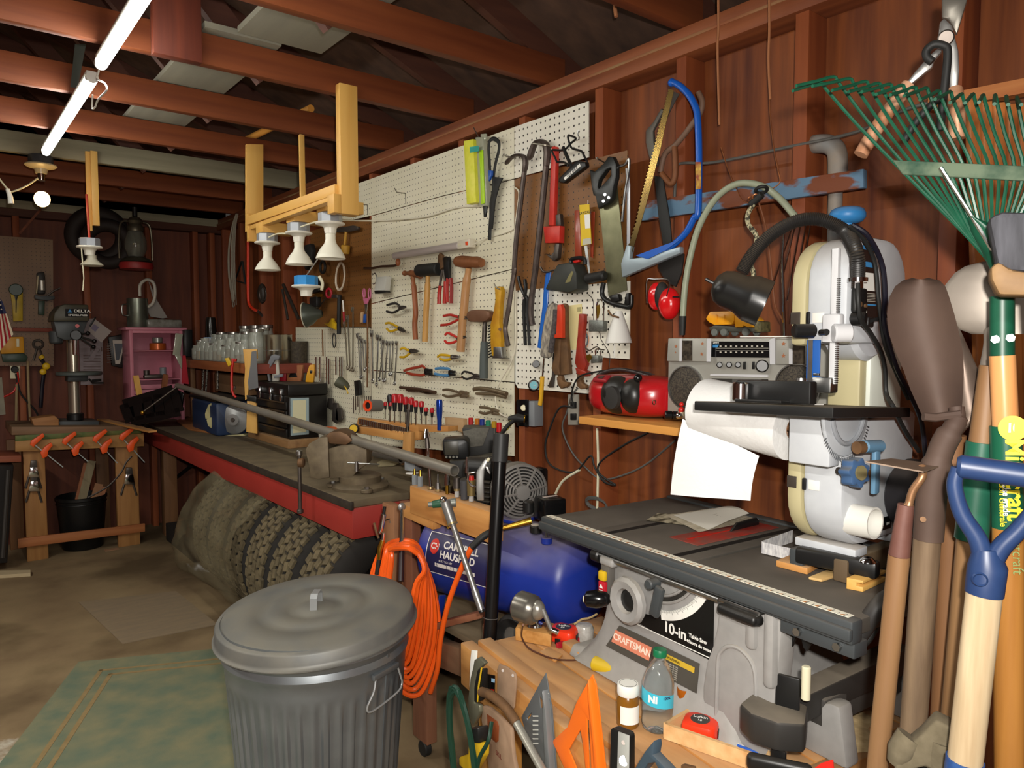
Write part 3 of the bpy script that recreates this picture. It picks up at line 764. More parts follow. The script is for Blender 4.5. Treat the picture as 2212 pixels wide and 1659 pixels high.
def slab(name,label,quad,h,mm,cat='wood scrap',z=None,bev=.002,grp=None):
 q=[V(p)for p in quad]
 return one(name,label,cat,MB().prism(q,(0,0,h),bev),mm,grp)
zt=.9188
slab('wood_offcut','flat orange wood offcut lying nearest the white leaflet',[W(1676,1224,Z=zt),W(1744,1242,Z=zt),W(1778,1222,Z=zt),W(1722,1205,Z=zt)],.014,orangewood_y)
slab('wood_shim','thin pale wooden shim lying between the two wood offcuts on the saw',[W(1746,1252,Z=zt),W(1775,1258,Z=zt),W(1836,1238,Z=zt),W(1806,1228,Z=zt)],.006,wood('pale_shim','#b08a52','#d8b478','x',7))
bk=[W(1828,1272,Z=zt),W(1864,1279,Z=zt),W(1925,1250,Z=zt),W(1885,1238,Z=zt)]
d1=(bk[1]-bk[0]).normalized();d2=(bk[2]-bk[1]).normalized()
m=MB().prism([bk[0],bk[0]+V((0,0,.022)),bk[1]+V((0,0,.022)),bk[1]+V((0,0,.016)),bk[1]-d1*.012+V((0,0,.016)),bk[1]-d1*.012+V((0,0,.009)),bk[1]+V((0,0,.009)),bk[1]],d2*.1,.001)
one('grooved_block','pale orange wood block with a groove along its side near the rail end','wood block',m,pine_x)
slab('wood_batten','orange batten lying on the saw behind the rust brown shovel handle',[W(1958,1225,Z=zt),W(2070,1225,Z=zt),W(2070,1205,Z=zt),W(1962,1205,Z=zt)],.016,orangewood_y)
def sheetpaper(name,label,pts,mm,lift=.0,cat='paper',n=8,curl=.012,z=.921,print_=None):
 q=[W(x,y,Z=z)for x,y in pts]
 m=MB()
 for s_ in(0,.0005):
  m.grid(lambda u,v:q[0]*(1-u)*(1-v)+q[1]*u*(1-v)+q[2]*u*v+q[3]*(1-u)*v+V((0,0,s_+lift+curl*(math.sin(u*2.5)*v*v+.3*u*u*math.sin(v*3)))),n,n)
 return one(name,label,cat,m,mm)
printm=mat('printed_sheet','#4c4636',.5,0,'#b8ae94',34,.25,0,(1,1.6,1),detail=8)
o=sheetpaper('printed_leaflet','dark printed leaflet lying under the white sheets on the saw',[(1395,1125),(1500,1138),(1560,1118),(1420,1110)],printm,.001,curl=.003)
o=sheetpaper('manual_page','pale sheet whose corner points at the splitter on the saw',[(1438,1116),(1510,1152),(1640,1128),(1540,1100)],mat('aged_sheet','#c9bfa8',.7,0,'#a89d88',60,.35),.003,curl=.004)
o=sheetpaper('manual_page','topmost white sheet with a curled corner and a small drawing',[(1455,1118),(1530,1150),(1618,1124),(1545,1103)],mat('white_sheet','#dcd8cc',.7),.006,curl=.02)
q=[W(x,y,Z=.933)for x,y in((1505,1116),(1530,1124),(1552,1116),(1528,1109))]
m=MB()
for i in range(7):
 a_=W(1540+i*8,1112+i*2.,Z=.936);b__=W(1570+i*8,1104+i*2.,Z=.936)
 m.beam(a_,b__,.0012,.0006)
m.B('print_lines',mat('grey_print','#b5afa2',.6),o)
# pegboards on the long wall
def peg(name,c,c2,d=.085,hole='#1c1610'):
 m=mat(name,c,.45,0,c2,6,.7,detail=6)
 nt=m.node_tree;N=nt.nodes;L=nt.links
 b=N['Principled BSDF'];base=b.inputs['Base Color'].links[0].from_socket
 tc=N.new('ShaderNodeTexCoord');mp=N.new('ShaderNodeMapping');L.new(tc.outputs['Object'],mp.inputs[0])
 mp.inputs['Scale'].default_value=(1/.0254,)*3
 fr=N.new('ShaderNodeVectorMath');fr.operation='FRACTION';L.new(mp.outputs[0],fr.inputs[0])
 sx=N.new('ShaderNodeSeparateXYZ');L.new(fr.outputs[0],sx.inputs[0])
 cb=N.new('ShaderNodeCombineXYZ');L.new(sx.outputs[AX],cb.inputs[0]);L.new(sx.outputs[2],cb.inputs[1])
 ds=N.new('ShaderNodeVectorMath');ds.operation='DISTANCE';L.new(cb.outputs[0],ds.inputs[0]);ds.inputs[1].default_value=(.5,.5,0)
 lt=N.new('ShaderNodeMath');lt.operation='LESS_THAN';L.new(ds.outputs['Value'],lt.inputs[0]);lt.inputs[1].default_value=d
 mx=N.new('ShaderNodeMix');mx.data_type='RGBA';L.new(lt.outputs[0],mx.inputs[0]);L.new(base,mx.inputs[6]);mx.inputs[7].default_value=lin(hole)
 L.new(mx.outputs[2],b.inputs['Base Color'])
 return m
AX=1
pw=peg('white_pegboard','#d6d0b4','#e6e0cc',.1)
pw2=peg('white_pegboard_large_holes','#dcd7c6','#eae6da',.15)
pbr=peg('brown_pegboard','#6b4420','#85592c',.1)
def wq(px,py,off=.02):return W(px,py,X=XW-off)
def board(label,pts,m_,off=.0,t=.004,grp=None):
 return one('pegboard',label,'pegboard',MB().prism([wq(x,y,off)for x,y in pts],(-t,0,0)),m_,grp)
board('upper white pegboard panel left of the crowbars, just under the wall plate',[(735,411),(1112,275),(1112,386),(960,422),(803,466),(735,481)],pw)
board('white pegboard panel behind the long white lamp',[(804,467.5),(960,424),(1112,388),(1112,580),(804,655)],pw)
board('white pegboard panel behind the hammers and the yellow pliers',[(804,657),(1112,582),(1112,825),(856,803),(804,799)],pw)
board('lowest white pegboard panel behind the screwdriver rack',[(804,801),(856,805),(1112,827),(1112,985),(804,960)],pw)
board('white pegboard strip behind the hanging wrenches',[(640,707),(802,708),(802,965),(640,925)],pw)
board('brown pegboard panel behind the coiled white wire and pink scissors',[(672,500),(740,478),(803,474),(803,706),(672,706)],pbr,.001)
board('topmost white pegboard panel behind the two crowbars and black hook rack',[(1113,274.5),(1273,219),(1273,340),(1113,386)],pw2)
board('brown pegboard panel behind the crowbars and the black hand saw',[(1113,388),(1357,325),(1361,690),(1113,650)],pbr)
board('lower white pegboard panel behind the brush and pipe wrenches',[(1115,628),(1362,607),(1361,776),(1302,772),(1296,852),(1120,838),(1115,828)],pw2,.0045)
def Z(ox,oy,s):return lambda*p:[(ox+p[i]/s,oy+p[i+1]/s)for i in range(0,len(p),2)]
R8=Z(660,440,5.53);M1=Z(760,640,5.53);M2=Z(960,260,5.027);M3=Z(1040,560,5.53);T1=Z(1260,140,5.027);T2=Z(1230,600,5.53);T4=Z(1480,430,3.95);S7=Z(680,560,5.925)
def wp(pts,off=.02):return[wq(x,y,off)for x,y in pts]
def wpr(pts,t=.012,off=.008,bev=.002):
 """outline on the wall given its own thickness, standing off the wall"""
 return MB().prism(wp(pts,off),(-t,0,0),bev)
def wtb(pts,r,off=.02,n=10,sm=5,flat=None):return MB().tube(smooth(wp(pts,off),sm)if sm else wp(pts,off),r,n,flat=flat)
def hang(name,label,cat,px,py,grp=None):return thing(name,label,cat,wq(px,py,.02),grp)
def hook(p,par=None,L_=.05):
 """steel peg hook: straight prong out of the board with upturned tip; p is where it leaves the board"""
 a=wq(p[0],p[1],.0)
 return MB().tube([a,a+V((-L_,0,0)),a+V((-L_-.008,0,.012))],.0022,6)
for i,(x,y)in enumerate(R8(0,0)and[(877,418),(795,443)]):
 a=wq(x,y,0)
 m=MB().tube([a,a+V((-.05,0,.0)),a+V((-.062,0,.018))],.0026,6).tube([a+V((-.006,-.004,0)),a+V((-.006,-.006,-.05))],.0022,6)
 one('peg_hook',['empty steel peg hook high on the white board, upper of the two','empty steel peg hook high on the white board, lower one beside the hanger'][i],'hook',m,wireh)
T=hang('boxed_strip','long yellow and clear package hanging by a hook at the top of the board','package',1038,380)
hb=M2(270,250,375,215,430,900,400,935,315,925,300,880)
MB().prism(wp(M2(272,235,375,215,408,900,305,920),.02),(-.03,0,0),.003).B('card',mat('yellow_card','#cfd22a',.45,0,'#e6e05a',30,.5),T)
MB().prism(wp(M2(380,190,468,190,510,930,412,945),.012),(-.022,0,0),.004).B('clear_tray',mat('cloudy_clear_plastic','#a9ab98',.15,.1,coat=.5),T)
MB().prism(wp(M2(385,330,425,320,445,900,405,915),.035),(-.004,0,0),.002).B('lime_strip',mat('lime_green','#a8d422',.4),T)
MB().prism(wp(M2(275,290,372,275,376,335,278,352),.0505),(-.0006,0,0)).B('teal_band',mat('teal_print','#2a9a90',.5),T)
MB().prism(wp(M2(410,150,470,145,470,215,415,220),.02),(-.01,0,0),.004).B('hang_tab',mat('cloudy_clear_plastic','#a9ab98',.2),T)
MB().tube(wp(M2(318,80,362,165,370,180),.03),.0025,6).B('hook',steel,T)
T=hang('strap','black webbing strap with a loop and blue buckle hanging beside the yellow package','strap',1070,400)
wtb(M2(500,620,490,450,480,300,495,220,540,200,590,240,590,330,560,450,535,600,530,760),.0085,.03,8,5,(.35,(1,0,0))).B('loop',blackrub,T)
wtb(M2(560,640,545,800,520,950,500,1100,490,1300),.011,.018,8,5,(.35,(1,0,0))).B('tail',blackrub,T)
wpr(M2(555,615,645,625,600,720,560,880,530,1180,495,1180,500,900),.006,.026).B('flap',blackrub,T)
wpr(M2(495,545,535,548,532,600,500,665),.01,.034).B('buckle',bluep,T)
wpr(M2(430,930,475,935,460,1050,438,1055),.006,.03).B('tip',blackp,T)
crm=mat('crowbar_steel','#4a403c',.42,.6,'#6a5e58',40,.6,.05)
def crowbar(label,pts,claw,r):
 T=hang('crowbar',label,'crowbar',pts[2][0],pts[2][1])
 MB().tube(smooth(wp(pts,.035),5),r,8).B('bar',crm,T)
 c=wp(claw,.035)
 MB().tube(smooth(c,4),[r,r*1.1]+[r*1.2]*(len(smooth(c,4))-4)+[r,r*.4],8,flat=(.45,(0,.2,1))).B('claw',crm,T)
 return T
crowbar('left crowbar of the pair, its gooseneck hooked below the strap',M2(868,560,845,750,815,1000,780,1300,755,1659)+M3(400,100,360,350,330,560,295,750,285,850,320,1035),M2(868,560,882,470,868,400,820,378,760,385,700,430,665,480),.0095)
crowbar('right crowbar of the pair, larger, its hook rising above the other',M2(1105,500,1085,700,1060,950,1030,1250,990,1600)+M3(655,60,625,280,600,480,590,640,610,785),M2(1105,500,1118,350,1100,260,1050,225,990,245,950,330,925,430),.0115)
m=hook(M2(1200,300)[0],L_=.1)
one('peg_hook','curved dark steel hook holding both crowbars','hook',MB().tube(smooth([wq(*M2(1205,300)[0],0),wq(*M2(1100,270)[0],.05),wq(*M2(960,250)[0],.07)],4),.003,6),wireh)
one('peg_hook','steel hook whose tip sticks out left of the crowbar claw','hook',MB().tube(smooth([wq(*M2(780,410)[0],0),wq(*M2(700,395)[0],.05),wq(*M2(640,365)[0],.065)],4),.003,6),wireh)
def pwrench(label,handle,body,jaw,hook_,hm,jm=rust,off=.02):
 T=hang('pipe_wrench',label,'wrench',*handle[0])
 wpr(handle,.018,off,.004).B('handle',hm,T)
 wpr(body,.026,off-.004,.003).B('collar',hm,T)
 wpr(jaw,.016,off+.002,.002).B('shank',jm,T)
 wpr(hook_,.018,off+.001,.003).B('hook_jaw',jm,T)
red2=mat('worn_red_enamel','#b3221a',.4,0,'#c8392c',30,.5)
pwrench('bright red pipe wrench hanging straight down between crowbar and black saw',M2(1200,290,1250,290,1250,420,1240,700,1225,1150,1170,1150,1185,700),M2(1130,1160,1310,1150,1305,1335,1150,1340),M2(1240,1030,1290,1020,1300,1150,1245,1150),M2(1240,1340,1285,1340,1270,1500,1225,1535,1130,1450,1190,1470,1225,1430),red2,dsteel)
pwrench('old pipe wrench with orange red jaw handle beside the long blue brush',M3(990,540,1020,525,1050,545,1052,700,1060,950,1095,1370,990,1385,985,1000),M3(925,940,1010,950,1000,1150,985,1290,1000,1380,940,1380,895,1300,930,1180),M3(945,1380,990,1385,1000,1430,955,1440),M3(940,1400,985,1410,1020,1460,1090,1470,1060,1520,990,1545,950,1500),rust)
one('wrench_grip','orange red steel grip of a second tool over the old pipe wrench','wrench',wpr(M3(945,545,985,540,1003,600,1003,940,905,940,900,905,930,890,940,700),.016,.045),mat('orange_red_enamel','#cc3a1c',.4))
pwrench('dark red curved pipe wrench hanging left of the small padlock',M3(1205,650,1270,655,1268,760,1245,1000,1255,1120,1300,1250,1260,1350,1200,1320,1155,1240,1170,1100,1190,900),M3(1180,1290,1320,1340,1310,1400,1200,1370),M3(1180,1360,1240,1370,1230,1430,1180,1430),M3(1170,1420,1225,1430,1240,1480,1285,1500,1285,1540,1225,1550,1180,1510),mat('dark_red_enamel','#7d1f14',.4,0,'#a0331f',30,.5))
T=hang('bike_rack_hook','black wire rack with a tilted black printed plate hanging top right','hook rack',1240,330)
wtb(M2(1340,500,1330,470,1280,450,1225,450,1200,400,1170,340,1180,320,1300,320,1370,250,1430,195,1350,165,1345,200,1375,290,1420,315,1490,335,1520,390,1560,470),.0036,.05,8,3).B('wire_frame',blackp,T)
wtb(M2(1290,290,1340,410,1400,540),.006,.055,8,2).B('post',blackp,T)
pb=wpr(M2(1285,640,1470,450,1500,450,1575,460,1580,510,1340,690,1300,680),.02,.05,.003).B('plate',blackp,T)
lc=wp(M2(1298,625,1470,470,1480,498,1310,650),.0708)
MB().prism(lc,(-.0008,0,0)).B('label_strip',paperw,pb)
du=(lc[1]-lc[0]).normalized();dv=(lc[3]-lc[0]);dv=(du*dv.dot(du)-dv).normalized()
MB().text('VISE BIKE',(lc[0]+lc[2])/2+V((-.0016,0,0)),du,du.cross(V((1,0,0)))*-1 if du.cross(V((1,0,0))).z<0 else du.cross(V((1,0,0))),.014,.0006).B('lettering',blackgloss,pb)
one('peg_hook','pale twisted wire hook above the black hook rack','hook',wtb(M2(1455,105,1450,150,1465,190,1440,215,1410,205),.0022,.03,6,4),steel)
T=hang('jab_saw','jab saw blade on a yellow hang card beside the black hand saw','saw blade',1265,460)
cd_=wpr(M2(1470,920,1575,908,1600,1340,1490,1365),.002,.03,0).B('card',mat('yellow_hang_card','#d8b718',.5),T)
MB().prism(wp(M2(1520,1025,1578,1018,1585,1170,1530,1175),.0322),(-.0006,0,0)).B('white_table',paperw,cd_)
MB().prism(wp(M2(1505,1290,1590,1275,1595,1340,1500,1355),.0322),(-.0006,0,0)).B('white_foot',mat('grey_print_area','#b9b6a8',.6),cd_)
cc=wp(M2(1488,1010,1570,995),.0328)
MB().text('SAWZALL',(cc[0]+cc[1])/2,(cc[1]-cc[0]),(0,0,1),.013,.0006).B('lettering',blackgloss,cd_)
wpr(M2(1520,1360,1552,1360,1585,1659,1568,1659),.002,.026,0).B('blade',mat('pale_blade','#d8dcdc',.3,.4),T)
wtb(M2(1560,865,1560,920),.0015,.03,6,0).B('wire',steel,T)
one('red_sleeve','clear red plastic sleeve hanging behind the yellow card','sleeve',wpr(M2(1420,980,1470,975,1500,1500,1425,1560),.004,.01),mat('red_sleeve','#8f3a22',.3,coat=.3))
one('red_sleeve','narrow reddish plastic sleeve hanging right of the yellow card','sleeve',wpr(M2(1600,990,1640,990,1620,1500,1590,1480),.004,.01),mat('red_sleeve','#8f3a22',.3,coat=.3))
T=hang('hand_saw','old hand saw with black plastic handle up and wide steel blade down','hand saw',1310,400)
sb=wpr(M2(1690,950,1840,780,1880,720,1960,1500)+M3(1745,370,1525,440),.0025,.025,0).B('blade',mat('tarnished_blade','#8c8a6c',.3,.8,'#5f5d45',14,.6),T)
o2=wq(1310,400,.04)
def loc2(p):d=wq(p[0],p[1],.04)-o2;return(-d.y,d.z)
outer=[loc2(p)for p in M2(1750,470,1800,395,1850,400,1885,480,1885,620,1860,720,1840,850,1800,900,1690,960,1675,900,1665,830,1635,810,1615,700,1600,540,1650,560)]
hole=[loc2(p)for p in M2(1700,650,1780,540,1830,520,1830,600,1760,680,1700,740,1685,720)]
MB().plate(outer,[hole],o2,(0,-1,0),(0,0,1),.02,.004).B('handle',mat('worn_black_handle','#1f2120',.35),T)
for x,y in M2(1742,805,1783,838,1725,878):MB().cyl(wq(x,y,.05),wq(x,y,.053),.0042,n=12).B('rivet',chrome,T)
one('peg_hook','thin hook with a bead tip over the black saw handle','hook',MB().tube([wq(*M2(1760,470)[0],0),wq(*M2(1655,410)[0],.075)],.0025,6).sph(wq(*M2(1655,410)[0],.075),.004),wireh)
T=hang('hacksaw','slim steel hacksaw frame hanging right of the black handled saw','hacksaw',1358,400)
wtb(M2(1890,500,1960,480,2005,420,2000,560,1960,800,1930,1100),.0045,.03,8,4).B('frame',steel,T)
wpr(M2(1970,520,2000,520,2020,700,2020,1400,1985,1400,1985,700),.003,.02).B('blade',mat('white_blade','#c8cad0',.35,.4),T)
T=hang('lamp_bar','long grey white under cabinet tube lamp with orange switch mounted on the board','lamp',935,540)
a=wq(*R8(1060,625)[0],.03);b=wq(*R8(1850,500)[0],.03)
MB().cyl(a,b,.0165,n=20,bev=.005).B('tube',mat('lilac_white_cover','#b7aca8',.35),T)
c=wq(*R8(1995,470)[0],.03)
hd_=MB().beam(b,c,.036,.034,(1,0,0),.004).B('switch_head',mat('cream_head','#d8d0bd',.4),T)
f_=wp(R8(1912,455,1938,450,1942,495,1916,498),.0475)
MB().prism(f_,(-.003,0,0),.001).B('rocker',mat('orange_red_rocker','#e0502a',.4),hd_)
f_=wp(R8(1820,478,1852,474,1856,500,1824,503),.0475)
MB().prism(f_,(-.001,0,0)).B('socket_cover',cream,hd_)
hw_=wood('hammer_handle_ash','#a97638','#cfa05a','z',8,.4)
hr_=wood('hammer_handle_brown','#7f4526','#9c5c36','z',8,.45)
def hammer(label,handle,hr,head,hm,headm,off=.035,name='hammer',neck=None):
 T=hang(name,label,'hammer',*handle[0])
 MB().tube(smooth(wp(handle,off),5),[hr*(.75 if i<3 else 1)for i in range((len(handle)-1)*5+1)],12).B('handle',hm,T)
 head(T,headm,off)
 return T
def hd_round(a,b,r,extra=None,bev=.005):
 def f(T,m_,off):
  A,B=wq(*a,off),wq(*b,off)
  MB().cyl(A,B,r,n=24,bev=bev).B('head',m_,T)
  if extra:extra(T,m_,off)
 return f
rm=mat('rust_brown_head','#7a4a2c',.55,.3,'#96603c',30,.6,.1)
def bp(T,m_,off):
 A=wq(*R8(1185,830)[0],off);B=wq(*R8(1255,830)[0],off);Cc=wq(*R8(1375,860)[0],off)
 MB().sph(A,.0125).tube([A,B],[.008,.011],14).tube([B,wq(*R8(1300,840)[0],off),wq(*R8(1340,850)[0],off),Cc],[.014,.015,.012,.015],14).tube([wq(*R8(1285,800)[0],off),wq(*R8(1285,920)[0],off)],[.012,.01],12).B('head',m_,T)
hammer('brown ball peen hammer, leftmost of the hanging hammers',R8(1283,900,1300,1050,1315,1300)+M1(752,330,762,515),.0125,bp,hr_,rm)
def ml(T,m_,off):MB().cyl(wq(*R8(1352,800)[0],off),wq(*R8(1600,780)[0],off),.0285,n=28,bev=.005).B('head',m_,T)
hammer('rubber mallet with black head and yellow wooden handle',R8(1462,860,1455,1050,1440,1300)+M1(880,360,872,540),.0135,ml,hw_,blackrub,name='mallet')
def sl_(T,m_,off):
 MB().tube([wq(*R8(1815,690)[0],off),wq(*R8(1870,690)[0],off),wq(*R8(1935,700)[0],off),wq(*R8(2000,695)[0],off),wq(*R8(2050,700)[0],off),wq(*R8(2105,705)[0],off)],[.022,.025,.026,.022,.024,.018],16).B('head',m_,T)
hammer('sledge hammer with battered rusty head and long pale handle',R8(1950,770,1915,1000,1890,1300)+M1(1320,330,1300,660),.0175,sl_,wood('sledge_handle','#9c6c42','#c39260','z',8,.4),rm)
def sj(T,m_,off):
 wpr(M1(1460,185,1500,168,1590,160,1690,170,1730,190,1735,250,1700,290,1640,310,1540,310,1480,300,1448,250),.038,.018,.008).B('head',m_,T)
T=hammer('short sledge with broad brown head and grey rubber grip',M1(1590,310,1585,400,1580,540),.0095,sj,dsteel,mat('brown_iron_head','#6d4a36',.5,.3,'#7d5a44',20,.6),name='hand_sledge')
MB().tube(wp(M1(1582,540,1578,700,1575,980),.035),[.0145,.0165,.0175],14).B('grip',mat('slate_rubber','#4e5553',.6),T)
def pliers(label,up,dn,pivot,nose,hm,jm=dsteel,r=.006,jw=.011,name='pliers',off=.03,tipw=.35):
 T=hang(name,label,'pliers',*pivot)
 k1=(len(up))*4+1
 MB().tube(smooth(wp(up+[pivot],off),4),[r]*(k1-5)+[r*.95,r*.9,r*.9,r*.8,r*.8]if k1>5 else r,8,flat=(.8,(1,0,0))).B('handle',hm,T)
 MB().tube(smooth(wp(dn+[pivot],off+.004),4),r,8,flat=(.8,(1,0,0))).B('handle',hm,T)
 p=wq(*pivot,off);q=wq(*nose,off);d=(q-p).normalized();n_=V((1,0,0)).cross(d)
 L_=(q-p).length
 st=p-d*.012
 for s,nm in((1,'jaw'),(-1,'jaw')):
  MB().prism([st,st+n_*s*jw*.6,p+n_*s*jw,p+d*L_*.5+n_*s*jw*.8,q+n_*s*jw*tipw,q+n_*s*.0006,p+n_*s*.0006],(-.01,0,0),.0015).B(nm,jm,T)
 MB().cyl(p+V((-.009,0,0)),p+V((-.013,0,0)),jw*.45,n=14).B('pivot',jm,T)
 return T
dk=mat('dark_grip','#2a2826',.4);yg=mat('yellow_grip','#c89f18',.35);rg=mat('red_grip','#a82820',.35);bg2=mat('light_blue_grip','#4c83b0',.4)
P_=lambda f,*p:f(*p)
pliers('dark handled pliers lying above the yellow ones, highest in that column',M1(420,105,500,85,550,95),M1(415,180,480,195,530,180),M1(590,140)[0],M1(655,125)[0],dk)
pliers('yellow handled pliers left of the brown hammer handle',M1(405,325,450,318,520,350),M1(415,385,460,420,530,400),M1(580,385)[0],M1(645,420)[0],yg)
pliers('yellow needle nose pliers below the brown hammer',M1(580,632,620,620,675,645),M1(575,725,630,725,680,690),M1(720,655)[0],M1(815,655)[0],yg,tipw=.1)
pliers('upper dark red pliers behind the sledge handle',M1(1095,235,1180,222,1260,245),M1(1065,345,1150,335,1250,290),M1(1310,250)[0],M1(1405,262)[0],rg)
pliers('lower bright red pliers behind the sledge handle',M1(1115,460,1150,440,1220,470),M1(1110,530,1150,560,1230,545),M1(1290,510)[0],M1(1370,480)[0],mat('bright_red_grip','#c03028',.35))
pliers('closed yellow handled pliers hanging under the sledge',M1(1025,725,1060,700,1140,705),M1(1050,745,1110,765,1170,755),M1(1215,725)[0],M1(1305,725)[0],yg,steel)
pliers('red slip joint pliers with black offset jaw',M1(625,890,700,865,800,845,850,835),M1(655,915,740,935,850,940),M1(900,900)[0],M1(968,905)[0],mat('dull_red_grip','#9c3a26',.4),blackp,.0068,.016,tipw=.9)
pliers('blue slip joint pliers with black offset jaw',M1(1000,865,1060,858,1130,862,1160,870),M1(990,925,1060,940,1150,945),M1(1190,915)[0],M1(1243,920)[0],bg2,blackp,.0062,.013,tipw=.9)
pliers('thin black handled pliers right of the blue ones',M1(1312,930,1340,900,1400,910,1450,930),M1(1315,960,1370,990,1430,970),M1(1490,955)[0],M1(1545,965)[0],dk,dsteel,.0045,.012)
pliers('bare steel locking pliers pointing right, left of the long rusty ones',M1(1090,1120,1150,1115,1230,1135),M1(1088,1180,1150,1200,1250,1185),M1(1320,1165)[0],M1(1405,1175)[0],mat('worn_steel','#8a7a62',.4,.7),mat('worn_steel','#8a7a62',.4,.7),.006,.016,tipw=.7)
pliers('bare steel locking pliers hanging lowest, above the small coloured screwdrivers',M1(1530,1325,1600,1330,1660,1345),M1(1522,1385,1590,1400,1650,1385),M1(1700,1370)[0],M1(1765,1390)[0],mat('worn_steel','#8a7a62',.4,.7),mat('worn_steel','#8a7a62',.4,.7),.0058,.014,tipw=.7)
T=hang('locking_wrench','long closed locking pliers lying level beside the thin white cord','pliers',*M1(1650,1130)[0])
wtb(M1(1460,1110,1530,1100,1620,1110,1720,1130,1850,1165),.009,.03,10).B('upper_arm',mat('worn_steel','#8a7a62',.4,.7),T)
wtb(M1(1490,1160,1580,1165,1700,1170,1840,1205),.0065,.03,10).B('lower_arm',mat('worn_steel','#8a7a62',.4,.7),T)
T=hang('driving_tool','dark brown straight bar tool lying level on two hooks','tool',*M1(790,1120)[0])
wtb(M1(578,1088,700,1100,850,1118,1000,1150),.0075,.03,8).B('bar',mat('dark_brown_iron','#4a3224',.5,.3),T)
wpr(M1(650,1105,830,1120,860,1150,990,1145,1000,1168,900,1165,830,1140,690,1140),.01,.02).B('blade',mat('dark_brown_iron','#4a3224',.5,.3),T)
T=hang('fencing_pliers','long nosed pliers with red handles hanging nose up beside the mallet','pliers',*R8(1640,800)[0])
wpr(R8(1612,620,1632,590,1660,610,1672,760,1640,790,1605,760),.014,.02).B('jaws',rust,T)
wtb(R8(1635,790,1620,880,1605,980),.006,.03,8).B('shank',dsteel,T)
wtb(R8(1650,790,1665,880,1672,940),.006,.03,8).B('shank',dsteel,T)
wtb(R8(1610,980,1598,1080,1595,1195),.0085,.03,10).B('grip',rg,T)
wtb(R8(1672,930,1670,1050,1660,1190),.0085,.03,10).B('grip',rg,T)
T=hang('tin_snips','black snips with red grips hanging beside the red handled pliers','snips',*R8(1710,780)[0])
wpr(R8(1675,650,1700,632,1735,635,1745,680,1740,900,1690,900),.014,.02).B('blades',blackp,T)
wtb(R8(1700,890,1692,1000,1695,1180),.007,.03,8).B('grip',rg,T)
wtb(R8(1735,890,1745,1000,1742,1190),.008,.03,8).B('grip',mat('red_black_grip','#8a2420',.4),T)
T=hang('scraper','yellow handled hook scraper with steel blade foot','scraper',*M3(230,500)[0])
wpr(M3(205,330,275,325,290,380,270,600,262,760,280,900,282,1130,175,1160,155,1000,155,780,195,620,215,480),.022,.02,.005).B('body',mat('worn_yellow','#c99a1e',.45,0,'#b07818',24,.4),T)
wpr(M3(200,1045,290,1045,300,1165,345,1185,180,1180,200,1150),.024,.02,.001).B('blade',steel,T)
MB().cyl(wq(*M3(222,838)[0],.042),wq(*M3(222,838)[0],.045),.0065,n=16).B('knot',rust,T)
m=MB()
for i in range(12):
 y=785+i*34
 m.tube(wp(M3(155,y,120,y-4,85,y+14),.028),.0026,6)
br_=m.B('bristles',blackp,T);br_['kind']='stuff'
one('peg_hook','grey hook tip above the yellow scraper','hook',wtb(M3(150,290,180,340,215,355),.0028,.05,6,3),wireh)
T=hang('fireplace_tongs','black tongs with crossed arms hanging behind the right crowbar foot','tongs',*M3(530,470)[0])
wtb(M3(440,205,465,310,510,420,550,470,545,600,560,800,572,1030),.0062,.026,8).B('arm',blackp,T)
wtb(M3(518,240,530,350,515,460,505,600,515,800,525,1030),.0068,.03,8).B('arm',blackp,T)
MB().cyl(wq(*M3(495,465)[0],.02),wq(*M3(495,465)[0],.045),.0045,n=12).B('pivot',dsteel,T)
T=hang('bench_brush','long bench brush with blue handle and grey white bristles','brush',*M3(800,250)[0])
wtb(M3(805,150,790,260,775,380,768,480,760,580,730,800,700,1060),.0125,.03,10,5,(.6,(1,0,0))).B('handle',mat('glossy_blue','#2360b8',.25),T)
bt=mat('brush_bristles','#b4aa96',.9,0,'#565050',140,.4,.8,(1,1,.3))
pts=wp(M3(870,530,845,650,820,800,795,950,775,1130,770,1175),.045)
MB().tube(smooth(pts,3),[.012,.019,.022,.023,.024,.024,.024,.024,.024,.024,.023,.022,.022,.021,.018,.008],16).B('bristles',bt,T)['kind']='stuff'
mt_=wp(M3(890,600,880,750,850,950,830,1110),.058)
MB().tube(smooth(mt_,3),.0105,10).B('dark_bristles',mat('dark_bristles','#3b3636',.95,0,'#5a5454',120,.4,.8),T)['kind']='stuff'
one('peg_hook','dark hook through the blue brush handle, tip bent up','hook',wtb(M3(705,95,740,145,800,150,870,130,920,160,945,240),.004,.04,6,3),dsteel)
T=hang('cow_bell','black flared steel bell with a worn yellow emblem','bell',*M3(1100,250)[0])
wpr(M3(1050,75,1190,50,1245,70,1285,180,1290,370,1190,410,905,370,960,250),.06,.015,.006).B('body',mat('bell_black','#262826',.5,0,'#34362f',20,.5),T)
MB().prism(wp(M3(1080,140,1100,150,1060,270,1000,285,1040,200),.0755),(-.0006,0,0)).B('worn_print',mat('worn_yellow_print','#7a734a',.7),T)
wtb(M3(1075,60,1070,10,1110,-10,1200,-15,1235,10,1240,60),.007,.04,8,4).B('carry_loop',blackp,T)
MB().prism(wp(M3(1090,-5,1180,-12,1200,30,1130,50),.03),(-.01,0,0),.002).B('red_clip',redp,T)
T=hang('torpedo_handle','black ribbed handle pointing left beneath the hand saw','handle',*M3(1380,220)[0])
MB().cyl(wq(*M3(1255,235)[0],.045),wq(*M3(1480,190)[0],.045),.0165,n=20,bev=.006).B('grip',blackrub,T)
T=hang('caulking_gun','black curved caulking gun end behind the saw blade','caulking gun',*M3(1640,480)[0])
wtb(M3(1460,280,1440,400,1480,480,1580,530,1700,560,1780,560,1790,430),.0085,.03,10).B('frame',blackp,T)
